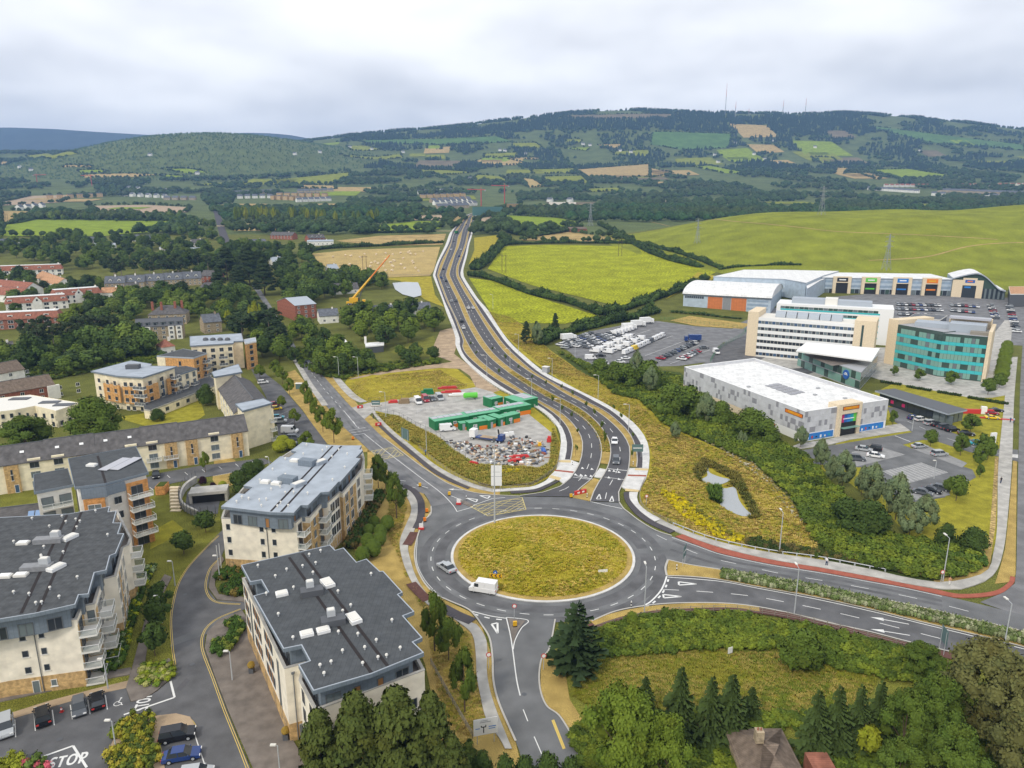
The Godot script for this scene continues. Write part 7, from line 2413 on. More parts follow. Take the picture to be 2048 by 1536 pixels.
	grove("broad",mid,"big round green tree","between the cream building and the play area","","",[-121.7,-200.6,16.4,17.6])
	grove("broad",mid,"round green tree","in front of the cream courtyard building","","",[-138,-194.1,12.5,15.7])
	grove("bush",dark,"dark shrub","on the estate bank","from the ramp","shrubs on the estate bank",[-68.4,-168.4,6.1,6,-68.4,-176.1,5.5,5.5,-68.1,-181.5,4.3,4.6,-118,-229.8,4.5,5.3,-109.6,-249.5,8.2,6.5,-112.5,-252.2,5.6,5.5],"bush","bush")
	grove("column",bright,"young tree","in the estate parking","from the terrace","trees in the estate parking",[-82.5,-182.3,6.2,3,-71,-225.3,5.8,4.6,-59.5,-198.4,6.7,5.2,-81.1,-244.3,5.1,3.9,-103.9,-288.6,6.3,5.8,-84.1,-263.5,7,4.9,-92.1,-280.4,7.4,5.6,-98.9,-293.6,7.3,5.4])
	grove("bush",purple,"round dark purple shrub","above the ramp wall","from the steps","purple shrubs above the ramp",[-79.8,-174.1,2.2,2.3,-75.8,-170.7,1.9,2],"bush","bush")
	grove("ball",lime,"round yellow-green shrub","by the ramp and terrace corner","from the ramp","yellow-green shrubs",[-71.9,-165.2,2.9,3,-73.3,-170.7,2.2,2.3,-67.5,-198.4,4,4.4,-65.2,-200.6,3.4,3.8,-69,-206.1,2.8,3.9],"clipped_shrub","shrub")
	hedge("low flowering hedge in the corner bed beside the STOP marking",[-56.9,-96.9,-55.2,-97.3,-53,-96.8,-53.6,-94.2,-55.6,-95.4],3.0,1.0,[Color(.2,.24,.02),Color(.3,.3,.1),Color(.12,.18,.02)])
	hedge("mixed planting bed below the glass balconies",[-62.6,-97.5,-62.9,-100.1,-65.3,-106.9,-67.8,-114.6,-70.1,-121.4,-71.8,-129],3.2,1.3,[Color(.05,.1,.015),Color(.04,.07,.015),Color(.3,.33,.02),Color(.22,.28,.13),Color(.07,.12,.02)])
	hedge("clipped green hedge block at the corner of the dark felt-roofed flats",[-62.9,-96.9,-62.3,-97.8,-62.5,-100.3],2.6,1.3,[Color(.07,.13,.015),Color(.08,.14,.02)])
	hedge("spiky yellow-green shrub bed on the parking island",[-52.5,-82.5,-52.4,-84.6,-51.3,-85.6,-49.5,-80.7,-46.6,-78.1,-48.5,-76.8,-51.4,-79.8],3.2,1.6,[Color(.22,.22,.02),Color(.28,.24,.03),Color(.07,.1,.02),Color(.12,.15,.02)])
	hedge("shrub bed inside the curved kerb below the pale-roofed block",[-56.1,-125.1,-55.1,-127.4,-51.9,-124.2,-53.2,-121.4,-50.3,-119.3],2.6,1.4,[Color(.05,.09,.015),Color(.16,.12,.03),Color(.06,.11,.02)])
	hedge("shrub bed at the corner of the cobbled pavement",[-48.2,-109.9,-46.3,-108.1,-46.2,-104.1,-46.8,-101.4,-48.1,-104.1],2.4,1.4,[Color(.05,.09,.015),Color(.2,.24,.04),Color(.06,.11,.02)])
	hedge("dark planting below the pale-roofed block towards the roundabout",[-33.9,-137.9,-33.5,-147,-32.9,-157.8,-32.5,-166.8],3.0,1.6,[Color(.05,.08,.015),Color(.06,.1,.02),Color(.13,.1,.03)])
	hedge("flowering pink shrub at the bottom frame edge beside the STOP box",[-61.8,-77.2,-61.1,-78.1,-59.3,-76.8],1.6,1.4,[Color(.5,.1,.13),Color(.1,.15,.03)])
	hedge("yellow-green shrub at the bottom frame edge beside the pink one",[-64.7,-76.8,-64.6,-78.5,-62.4,-77.2],2.0,1.4,[Color(.2,.22,.02)])
	hedge("long pale-flowering hedge in the median of the east road",[40.8,-126.6,47.1,-123.8,56.2,-120.3,64.3,-116.2,72,-112.2,79,-108.2,84.4,-104.9,92.1,-98.8],3.0,1.3,[Color(.12,.16,.05),Color(.32,.33,.2),Color(.14,.19,.06),Color(.25,.28,.14)],.55)
	hedge("clipped hedge at the corner lawn beside the right-hand road",[86.2,-134.2,88.9,-133.1,94.3,-130.8],2.2,1.6,[Color(.06,.11,.02),Color(.08,.13,.02)])
	grove("broad_small",mid,"clipped round tree","in front of the teal office","from the pavilion","clipped trees before the teal office",[160.1,-293.6,4.7,3.8,166,-285.3,5.4,4.9,175.2,-278.8,6.1,6,180.1,-263.5,7,6.4,191.3,-274.1,6.5,5.9])
	grove("ball",bright,"round tree","in the row beside the teal office","from the shops","row of round trees",[239,-341.6,5.4,5.3,231,-330.1,5.7,6.1,222.4,-318.2,6,5.9,214.6,-306.9,5.8,6.1,207.7,-297.1,5.6,5.9,200.3,-286.9,5.9,6.2],"tree")
	for i in 4:
		hedge("low dark hedge strip before the teal office, %s from the pavilion" % nth(i),[[149.5,-282.8,154.5,-278],[155.8,-274.9,161.2,-268.7],[163.2,-266.5,168.3,-261.3],[169.9,-258.5,178.1,-249.5]][i],1.6,1.0,[Color(.03,.05,.012),Color(.04,.065,.015)])
	grove("broad_small",mid,"small tree","round the store car park","from the store entrance","trees round the store car park",[124.5,-225.3,5.4,2.9,124.6,-203.7,5.6,4.5,144.9,-217.3,6.3,6.6,128.5,-195.4,7.2,4.9,136.4,-198.4,6.1,4.4,134.3,-192.1,7.4,4.8,128.1,-186.1,7.2,4.7,123.5,-178.6,3.9,2.4,108,-163.1,7,5.4,109,-168.4,4,3])
	grove("willow",grey,"grey-green willow-like tree","along the store car park bank","from the store","grey-green trees along the bank",[84.5,-186.1,8.6,4.9,84.1,-171.7,10.2,6.6,82.8,-175.1,7.7,4.7,86.2,-160.7,10.9,6.7,86.7,-166.8,7.9,4.2,87.6,-152.2,11.7,7.1,90.7,-146.5,8.8,6.6,86,-143.3,8.1,6.1])
	grove("bush",dark,"round dark bush","at the end of the scrub by the corner lawn","from the pond","round bushes by the corner lawn",[91.5,-139.3,5.3,5.1,95.5,-136.4,5.8,6.8,77.8,-145,8.2,9.9,74.4,-148.3,7.2,8.9],"bush","bush")
	grove("willow",grey,"small silvery tree","at the top of the pond meadow","from the road","silvery trees",[50.1,-210.8,5.8,3.7,68.4,-205.1,4.7,2.1,69.3,-204.2,4.4,1.8,85.5,-202.8,6.8,4.5])
	grove("bush",mid,"dense bush","in the scrub below the electrical store","from the car yard","bushes below the store",[44.5,-274.9,10.1,11.8,53,-272.5,12,12.9,54.1,-236.8,11.6,13.7,58.7,-230.9,12.4,13.4,62.6,-229.8,10.3,10,68,-225.3,8.5,9.8,74.5,-214.8,9.1,13.1,76.7,-207.5,7.9,9.1,36.6,-291.1,8.5,10.4,41.7,-282.8,9.1,10.5],"bush","bush")
	grove("willow",grey,"pale green tree","between the car yard and the store","from the dual carriageway","pale trees by the car yard",[50.2,-282.8,13.6,6.5,52.5,-265,11.3,6.1,63.1,-225.3,11.2,7.2,12.8,-354.9,11.6,6.5])
	grove("cypress",pine,"dark ivy-clad tree","at the corner of the bright crop field","from the dual carriageway","dark trees by the car yard",[7.1,-357.1,11.7,7.1,12.3,-361.8,10.8,6.1,22.5,-371.4,13.2,6.8])
	grove("sapling",mid,"staked sapling","in the dry median and verges of the new road","from the roundabout","saplings along the new road",[26.9,-199.7,6.7,2,28.6,-215.8,4.3,2.2,27.4,-232.1,3.8,2,25.9,-241.8,3.6,2.1,22,-256.4,3.8,1.8,14.3,-248.2,4.1,2.1,17.6,-238.1,3.2,2.1,19.6,-228.7,3.5,1.7,20.5,-212.8,2.9,1.6,18.2,-195.4,3.6,1.7,19.2,-268,3.2,1.9,13.4,-274.1,3.2,2,8.5,-284.4,2.9,2,3,-299.7,3.5,1.7,-3.2,-318.2,4.1,2.3,-5.2,-293.6,3.4,2.1,-9.3,-338.4,2.9,1.9,-16.3,-329.1,2.9,1.9,-20.7,-349.2,3,2,35.7,-228.1,3.4,2,34.9,-239.3,3.2,1.7,36.8,-209.8,2.6,1.5,34,-192.1,3,1.4])
	# ---- the wooded old suburb
	var who:="wooded suburb trees"
	grove("umbrella",pine,"flat-topped umbrella pine","by the stone gabled house and west road","from the flats","umbrella pines",[-137.3,-361.8,13.9,19.9,-125.1,-366.6,15.6,17.1,-112.1,-338.4,12.6,13.9])
	grove("umbrella",tint(.05,.07,.03),"bare-trunked umbrella pine","on the waste ground left of the flats","from the frame edge","umbrella pines",[-228.9,-335.2,16.8,11.4,-214.8,-321.1,17.5,11.4,-211.6,-327,16.4,10.2,-209.9,-335.2,15.8,10.4,-208.1,-343.7,17.1,12.2,-204,-350.3,16.4,10.9,-199.5,-354.9,15.1,10,-232.8,-354.9,15.1,11])
	grove("cypress",pine,"huge dark macrocarpa","on the slope above the red brick terrace","from the twin-dormer houses","macrocarpas",[-224,-569.8,25.6,27.6,-196.1,-540.6,30.9,27.7,-172,-501.4,26.1,23,-190.1,-501.4,20.7,20.9,-201.8,-497.4,19.2,18.7,-198.4,-569.8,23.3,19.7])
	grove("poplar",lime,"yellow-green poplar-like tree","standing out beside the west road","from the flats","yellow-green trees",[-139.2,-386.6,18,8.2,-155.8,-391.8,11.6,5.5,-174.8,-343.7,10.3,6.3])
	wood("umbrella",[pine,tint(.045,.065,.025)],"dark pine","in the belt behind the twin-dormer houses","from the mansard terraces","pine belt",[-322.4,-569.8,-331.2,-601.3,-304.1,-609.5,-268,-623,-240,-601.3,-235.8,-574.9,-267.4,-557.3,-293.4,-540.6],22,13,18,.75,6.0)
	wood("broad_small",[dark,mid,dark,bright],"round broadleaf tree","between the mansards and the red-chimney villa","from the twin-dormer houses",who,[-261.1,-482,-242.7,-482,-202.5,-482,-179.2,-464.2,-157.3,-405,-182.9,-418.6,-222.7,-440.3,-210.4,-381.4,-239.9,-381.4,-259.1,-418.6,-253.4,-440.3],34,8,13,.95,6.0)
	wood("broad_small",[dark,mid],"garden tree","among the red-tiled houses","from the frame edge",who,[-290.8,-405,-403.1,-569.8,-348.9,-564.7,-299,-533.7,-261.6,-464.2,-299.7,-482,-262,-418.6,-273.8,-405],14,6,9,.9,6.0)
	wood("broad_small",[mid,bright,dark],"leafy tree","on the right bank of the west road","from the road's bend",who,[-79.8,-291.1,-107.5,-354.9,-120.8,-391.8,-120.4,-405,-93.7,-354.9,-81.2,-343.7,-65,-299.7,-70,-293.6],20,8,12,.95,4.5)
	wood("broad_small",[dark,mid,bright],"garden tree","round the flat-roofed garden houses","from the dirt track",who,[-39.6,-391.8,-43.6,-398.3,-53.5,-440.3,-95,-418.6,-91.9,-391.8,-73.9,-343.7,-56.1,-338.4,-46.4,-378.9],22,9,14,1.0,6.0)
	wood("broad_small",[dark,mid],"hedge tree","along the foot of the garden hedge","from the dirt track",who,[-33.4,-327,-52.6,-331.1,-71.2,-308.8,-67.5,-293.6,-49.2,-308.8,-32.9,-317.2],12,5,8,1.1,4.0)
	wood("broad_small",[dark,dark,mid],"tree","round the school roofs and mobile crane","from the hay field",who,[-137.3,-595.9,-151.1,-569.8,-182.6,-569.8,-150.1,-464.2,-133.5,-440.3,-124.2,-464.2,-108.6,-482,-90.2,-511.7,-109.8,-569.8],34,9,14,1.0,7.0)
	wood("broad_small",[dark,mid,dark],"tree","on the slope between the west road and the hay field","from the far roadworks",who,[-298,-758,-241,-758,-204,-738,-172,-653,-137.3,-595.9,-182.6,-569.8,-218.1,-569.8,-251,-623],30,10,15,.95,8.0)
	wood("broad_small",[dark,mid,dark],"tree","in the belt below the left pasture","from the frame edge",who,[-560,-801,-529,-859,-466,-829,-380,-801,-319,-801,-245.3,-609.5,-298,-623,-346.1,-609.5,-370.6,-601.3,-481,-685],40,10,16,.95,8.0)
	wood("broad_small",[dark,mid,bright],"tree","behind the terracotta flats","from the west road",who,[-103.4,-313.4,-108.5,-308.8,-122.5,-343.7,-131.3,-354.9,-113.8,-354.9,-91.9,-304.2],12,7,11,.9,4.5)
	wood("broad_small",[dark,mid],"tree","on the waste ground behind the red brick houses","from the flats",who,[-181.8,-304.2,-166.1,-328,-181.4,-354.9,-202.2,-338.4,-241.7,-333.2,-210,-286.9,-186.4,-288.6],22,6,10,1.0,5.0)
	wood("poplar",[bright,lime,bright],"tall poplar","in the long row before the far housing","from the far roadworks","poplar row",[-427,-1108,-444,-1205,-339,-1180,-248,-1131,-198,-1108,-187,-1045,-306,-1065,-401,-1086],50,20,25,.34,5.0)
	var wc:=[Color(.06,.1,.022),Color(.09,.14,.028),Color(.04,.065,.02),Color(.13,.18,.03)]
	for q in [["between the mansard terraces and the west road",[-281.6,-501.4,-246.3,-489.6,-205.5,-489.6,-175.7,-482,-140.4,-418.6,-112.5,-354.9,-131.3,-354.9,-171.6,-405,-222.7,-440.3,-210.4,-381.4,-243,-386.6,-264.5,-432.9],75],["below the left pasture",[-573,-819,-523,-859,-384,-810,-321,-819,-251,-758,-172,-653,-129.7,-580,-178,-554.9,-218.1,-569.8,-298,-623,-341.6,-601.3,-500,-712],200],["round the school and the hay field",[-182.6,-569.8,-128.6,-574.9,-109.8,-569.8,-91.7,-531.4,-113.7,-505.5,-128.7,-482,-132.6,-448],50],
			["on the waste ground behind the flats",[-240.3,-331.1,-205.2,-343.7,-191.4,-354.9,-169.9,-331.1,-182.8,-306,-186.4,-288.6,-208.8,-285.3],70],["left of the far road",[-818,-1180,-760,-1286,-578,-1286,-429,-1065,-328,-824,-371,-819,-446,-959,-514,-1108],150],["beyond the poplar row",[-455,-1180,-511,-1391,-341,-1562,-163,-1475,-125,-1286,-211,-1180,-444,-1205],160],["round the red-tiled houses",[-403.1,-569.8,-344.5,-557.3,-298.4,-522.5,-263.2,-464.2,-301.9,-485.8,-282.6,-418.6,-290.8,-405],26]]:
		fill("woodland","mixed trees standing close "+q[0],crown("broad_small"),q[1],q[2],8.0,13.0,wc,1.0,.0)
	var hc:=[Color(.045,.075,.018),Color(.06,.095,.02),Color(.035,.06,.016)]
	var hr:=[["between the two bright crop fields",[-34.2,-590.6,-15.4,-569.8,12.6,-505.5,40.7,-464.2,52.1,-435.8],6,4.0],["along the left edge of the big crop field",[-32,-623,-26,-653,-19,-712,-13,-779,-5,-839,-14,-875],9,5.5],["along the top of the big crop field",[-8,-801,42,-815,124,-806,153,-731,176.7,-617.3],6,3.5],
		["from the crop field to the car yard",[51.7,-432.9,67.1,-444.9,87.6,-472.9,115.7,-511.7,151.6,-568.4],7,4.0],["behind the car yard",[14,-354.9,25.4,-376.4,43.6,-398.3,66.2,-418.6,88,-440.3],8,4.5],["above the hay field",[-208,-735,-196,-767,-143,-792,-78,-819],7,3.5],["along the pasture left of the new road",[-195,-944,-154,-930,-99,-944],6,3.0],
		["round the far pasture right of the new road",[-35,-1315,-18,-1086,4,-917,41,-904,94,-1017],9,5.0],["along the top of the left pasture",[-795,-1232,-737,-1219,-640,-1205,-547,-1180],10,6.0],["at the foot of the mound",[127,-1065,132,-895,136,-747,146,-673,162,-626],8,4.0],["between the pasture and the frame edge",[-740,-1065,-739,-1108,-787,-1232],6,3.0],
		["behind the retail sheds",[175,-611,202.4,-618.3,242.7,-612.8],4,2.5],["beside the far roadworks",[-374,-991,-359,-1008,-320,-1017],7,5.0],["in front of the retail sheds",[98.7,-440.3,113.8,-432.9,134.5,-421.4],3,1.6],["beside the waste ground fence",[-175.4,-328,-167.6,-331.1,-154.8,-321.1],4,2.5]]
	for h in hr:
		hedge("overgrown hedgerow "+h[0],h[1],h[2],h[3],hc,2.4,"hedgerow")
	ground_cover()
	far_woods()
func ground_cover():
	var straw:=[Color(.46,.36,.07),Color(.56,.41,.12),Color(.3,.2,.05),Color(.2,.22,.025),Color(.5,.36,.09),Color(.34,.3,.03)]
	var ring_px:=[]
	for p in ring(Vector2(6.3,-135.7),17.3,40):
		ring_px.append_array([p.x,p.y])
	fill("tall_grass","long yellowing grass on the roundabout mound",tuft(),ring_px,11000,.35,.8,[Color(.36,.32,.02),Color(.5,.38,.05),Color(.27,.28,.02),Color(.64,.47,.12),Color(.42,.33,.025)],.8,-1.0,[],"grass")
	var pond1:=pts([49.2,-176.8,53.9,-186.5,57.7,-176.8,53,-171.7])
	var pond2:=pts([52.5,-172.7,57.2,-172,55.7,-154.4,52.5,-153.3,49.6,-161.3])
	fill("tall_grass","long dry meadow grass round the pond",tuft(),[-16.8,-444.9,-.5,-366.6,14.4,-306,26.3,-269.5,37.7,-241.8,42.1,-217.3,40.5,-196.2,37.8,-184.2,32.8,-168.4,31.8,-160.1,35.7,-150.1,42.8,-143.1,51.8,-137.5,62.9,-134.2,65.6,-143.3,67.9,-163.7,67.3,-188,56.1,-209.8,48.4,-225.3,45.4,-256.4,27.5,-306.9,18.4,-341.6,9.8,-389.2,-.6,-427.1],26000,.5,1.1,straw,.75,.0,[pond1,pond2],"grass")
	fill("tall_grass","rank weeds and grass between the compound and the paths",tuft(),[-47.4,-239.3,-37.3,-218.9,-28.3,-205.1,-20.1,-190,-12.4,-178.6,-6.3,-172.7,4.6,-173.4,9.4,-179.7,11.8,-186.1,14.1,-205.1,13.3,-222.6,10.6,-190,7.8,-185.3,-9.6,-188.4,-17.3,-200.1,-22.6,-211.8,-30.6,-222.6,-38.8,-235],12000,.5,1.3,[Color(.3,.25,.04),Color(.42,.33,.07),Color(.2,.22,.03),Color(.36,.28,.06)],.8,.0,[],"grass")
	fill("tall_grass","dry grass of the field above the compound",tuft(),[-65,-280.4,-55.3,-293.6,-31.2,-304.2,-17.7,-277.2,-18.5,-274.1,-39.8,-258.5,-52,-252.2,-59.5,-259.2],9000,.5,.9,straw,.6,.0,[],"grass")
	fill("tall_grass","dry grass on the central reservation and verges of the new road",tuft(),[25.9,-198.8,28.5,-198.4,29.4,-209.8,28.8,-218.9,27.1,-230.9,23.5,-244.3,16.6,-259.9,6.9,-283.6,.4,-301.5,-1.9,-298.8,5.2,-278.8,12,-261.3,20.2,-243,24.3,-229.8,26.2,-218.4,26.6,-207.9],3500,.4,.9,straw,.7,.15,[],"grass")
	fill("tall_grass","long olive grass of the lower meadow",tuft(),[8.5,-91.7,13.9,-100.1,30.5,-103,46.1,-101.4,56.7,-96.9,49.7,-88.4,33.6,-87.4,15.7,-85.4],14000,.4,.9,[Color(.26,.24,.03),Color(.19,.21,.02),Color(.36,.28,.07),Color(.15,.19,.02)],.7,.0,[],"grass")
	fill("tall_grass","dry verge grass beside the roundabout path and south pavement",tuft(),[-15.3,-113,-22.7,-133.1,-28.1,-147,-29.8,-163.7,-28.1,-168.4,-25.1,-160.7,-24.4,-140.9,-20.8,-127,-14.7,-115.2,-7,-106.9,-5.7,-96.3,-3.8,-86.4,-6.2,-80.7,-10.5,-90.6],4500,.4,.8,straw,.6,.0,[],"grass")
	fill("ragwort","bright yellow ragwort flowering in the pond meadow",shrub(),[36.9,-169.1,40.2,-168.4,44.2,-157.2,47.6,-148.3,50.2,-142.6,47.2,-139.8,43.2,-144.5,39,-154.9],420,.5,1.1,[Color(.62,.5,.01),Color(.5,.42,.02),Color(.2,.2,.03)],.9,.1,[],"flowers")
	fill("ragwort","yellow ragwort on the rim of the compound",shrub(),[-3.3,-184.9,2.2,-184.2,1.9,-181.2,-3.2,-181.9],40,.5,.9,[Color(.55,.45,.02)],.9,.1,[],"flowers")
	fill("cow_parsley","white seed heads edging the scrub round the pond",shrub(),[57.6,-209.8,63.4,-208.9,68,-186.1,68.4,-168.4,66.7,-150.9,64.8,-149.6,65.4,-163.7,64.7,-184.2],160,.4,.9,[Color(.5,.46,.33),Color(.3,.27,.12)],.9,.1,[],"flowers")
	fill("reeds","green reeds at the pond edge",tuft(),[49.8,-170.7,52.7,-171.4,50.1,-161.3,48.7,-163.1],500,1.2,2.0,[Color(.06,.12,.015),Color(.09,.15,.02)],1.2,.0,[],"reeds")
	fill("reeds","dark reeds round both pools",tuft(),[48.6,-182.3,54.3,-194.1,60.8,-180.4,57.2,-153.6,54.4,-152.2,56.8,-171.7,54.6,-187.2,49,-175.1],900,.8,1.5,[Color(.1,.11,.02),Color(.16,.14,.03)],1.0,.0,[pond1,pond2],"reeds")
	var br:=[Color(.075,.115,.014),Color(.11,.155,.018),Color(.16,.2,.02),Color(.08,.12,.016)]
	fill("bramble_scrub","green bramble scrub between the pond meadow and the retail park",shrub(),[39.7,-262.1,33.3,-299.7,22.9,-337.3,28.7,-321.1,40.8,-299.7,57.3,-302.4,70.9,-286.9,73.4,-244.3,79.8,-209.8,83.3,-197.1,81.7,-176.1,81.1,-160.7,80.1,-144,90.7,-139.8,96.3,-135.3,90.2,-127,79.3,-125.1,72,-129.8,65.5,-135.3,65.1,-143.3,69.1,-165.2,67.6,-188.8,57.8,-210.8,50.1,-225.3,47.2,-256.4],5200,1.4,3.4,br,.75,.0,[],"scrub")
	fill("bramble_scrub","bramble thicket under the fence south of the east road",shrub(),[13.9,-107.2,24.1,-112.3,37.4,-113,48.4,-109.5,60.1,-103.8,68.6,-98.8,62.6,-93.7,52.1,-96.9,43.4,-102.7,30.4,-102.7,14.8,-100.6],2300,1.0,2.4,br,.8,.0,[],"scrub")
	fill("bramble_scrub","green undergrowth round the conifers and the cottage",shrub(),[8,-84.4,15.3,-87.4,33.6,-87.4,49.4,-87.9,61.4,-92.8,76.9,-94,64.1,-71,9.3,-71],3600,.8,2.2,br,.7,.0,[pts([31.3,-84.4,42.3,-84.4,38.4,-69.5,26.7,-69.5])],"scrub")
	fill("bramble_scrub","hedge shrubs behind the rail along the east road",shrub(),[49.4,-139.8,55.5,-136.1,63.7,-133.6,72.8,-129.4,81.3,-125.1,82.6,-127,74.1,-131.9,63.8,-136.1,51.2,-142.1],420,.8,1.8,[Color(.06,.09,.015),Color(.12,.1,.03),Color(.05,.075,.015)],.9,.0,[],"scrub")
	fill("bramble_scrub","undergrowth along the west verge and garden hedge",shrub(),[-93.2,-308.8,-105.5,-343.7,-96.2,-354.9,-66.8,-308.8,-33,-323.1,-32.3,-315.3,-63.7,-293.6,-68.5,-286.9,-77.7,-291.1],700,1.2,2.8,br,.9,.0,[],"scrub")
	fill("bramble_scrub","undergrowth on the waste ground behind the flats",shrub(),[-234.8,-323.1,-202.2,-338.4,-173.6,-343.7,-154.8,-321.1,-167.9,-308.8,-180.3,-299.7,-192.4,-278.8,-210,-286.9],1300,1.2,2.8,br,.8,.0,[],"scrub")
	fill("bramble_scrub","planting at the foot of the big conifers",shrub(),[-25.3,-71,-24.7,-78.1,-10,-78.9,-5.6,-81.6,-2.6,-71],700,.8,1.8,[Color(.05,.08,.015),Color(.09,.12,.02),Color(.3,.22,.04)],.8,.0,[],"scrub")
func far_woods():
	var n:=FastNoiseLite.new()
	n.seed=4
	n.frequency=.0035
	var lists:={"leafy": [],"fir": []}
	var cols:={"leafy": PackedColorArray(),"fir": PackedColorArray()}
	var plain:=[pts([-767,-1344,-1110,-1956,-862,-2057,-601,-1475,-403,-1017,-665,-1286]),pts([-561,-1475,-728,-1956,-528,-2164,-407,-1866,-340,-1509]),pts([-171,-1375,-247,-2001,15,-2085,17,-1614,-59,-1360,-114,-1360]),pts([889,-1956,1057,-2268,1645,-2402,1377,-2001]),pts([-962,-1391,-1311,-1904,-1123,-1956,-767,-1344])]
	var dark_hill:=[pts([693,-3838,811,-3861,1042,-3826,1113,-3726,1535,-3804,1670,-3471,1497,-3358,1297,-3417,1009,-3436,674,-3463,633,-3630]),pts([-856,-3563,-716,-3571,-296,-3630,-59,-3726,185,-3721,627,-3593,626,-3448,244,-3497,-56,-3526,-290,-3546,-613,-3518])]
	for q in fields:
		for i in q.size():
			var a:=q[i]
			var b:=q[(i+1) % q.size()]
			var m:=int(a.distance_to(b)/9.0)
			for k in m:
				if n.get_noise_2d(k*40.0,i*300.0+a.x)>-.25:
					var p:=a.lerp(b,(k+rng.randf())/m)+Vector2(rng.randf_range(-3,3),rng.randf_range(-3,3))
					var s:=rng.randf_range(4,9)
					lists.leafy.append(Transform3D(Basis(Vector3.UP,rng.randf()*TAU).scaled(Vector3(s*1.2,s,s*1.2)),V(p.x,p.y)))
					var g:=rng.randf_range(.7,1.2)
					cols.leafy.append(Color(.06*g,.095*g,.028*g))
	for i in 150:
		var d:=rng.randf_range(1500,3500)
		var p:=Vector2(rng.randf_range(-.75,.75)*d,-d)
		if n.get_noise_2d(p.x,d)>.0 or pow((p.x+1250.0)/800.0,2)+pow((d - 2960.0)/620.0,2)<1.0:
			continue
		var w:=rng.randf_range(35,90)
		var h:=w*rng.randf_range(.6,1.3)
		field(["mound_grass","tan_field","pasture","mound_grass","hill_pale"][i % 5],[p.x - w,p.y - h*rng.randf_range(.6,1.2),p.x+w*rng.randf_range(.7,1.1),p.y - h,p.x+w,p.y+h*rng.randf_range(.5,1.1),p.x - w*rng.randf_range(.7,1.2),p.y+h])
	var made:=0
	for i in 230000:
		if made>52000:
			break
		var d:=sqrt(rng.randf_range(900.0*900,4450.0*4450))
		var x:=rng.randf_range(-.82,.82)*d
		var p:=Vector2(x,-d)
		if d<1120 and x>60:
			continue
		var bad:=false
		for q in fields:
			if inside(p,q):
				bad=true
				break
		if not bad and d<1900:
			bad=not is_free(p,5.0) or not is_free(p+Vector2(0,12),5.0)
		if not bad and d<2100:
			for q in plain:
				if inside(p,q):
					bad=true
		if bad or absf(x - (-75.0+(d - 900)*.02))<26 and d<1420:
			continue
		if d<1350 and d>900 and inside(p,pts([-364,-849,-908,-2164,-888,-2164,-320,-849])):
			continue
		var e:=pow((x+1250.0)/720.0,2)+pow((d - 2960.0)/540.0,2)
		var g:=rng.randf_range(.72,1.25)
		var v:=n.get_noise_2d(x,d)
		made+=1
		if e<1.0:
			if absf(fmod(x+3000.0,62.0) - 31.0)<4.0 and x>-1000:
				continue
			var s:=rng.randf_range(4,7)
			lists.fir.append(Transform3D(Basis().scaled(Vector3(s*1.5,s,s*1.5)),V(x,-d)))
			cols.fir.append(Color(.075*g,.135*g,.045*g))
			continue
		var dark:=false
		for q in dark_hill:
			if d>2600 and inside(p,q):
				dark=true
		if dark or (d>2700 and x>-900 and v>.12):
			var s:=rng.randf_range(14,20)
			lists.fir.append(Transform3D(Basis().scaled(Vector3(s*1.1,s,s*1.1)),V(x,-d)))
			cols.fir.append(Color(.03*g,.055*g,.033*g))
			if dark and rng.randf()<.75:
				var k:=p+Vector2(rng.randf_range(-14,14),rng.randf_range(-14,14))
				lists.fir.append(Transform3D(Basis().scaled(Vector3(s,s,s)),V(k.x,k.y)))
				cols.fir.append(Color(.028*g,.052*g,.032*g))
			continue
		if d>1500 and v<-.02:
			continue
		var s:=rng.randf_range(8,15)
		lists.leafy.append(Transform3D(Basis(Vector3.UP,rng.randf()*TAU).scaled(Vector3(s*1.15,s,s*1.15)),V(x,-d)))
		var w:=.9+.5*v
		cols.leafy.append(Color(.062*g*w,.10*g,.032*g))
	stuff("woodland","broadleaf woods and hedges covering the valley and lower hills",far_tree(),mat("leaf"),lists.leafy,cols.leafy,"woodland")
	stuff("conifer_forest","dark conifer plantations on the hills",far_tree(true),mat("leaf"),lists.fir,cols.fir,"forest")
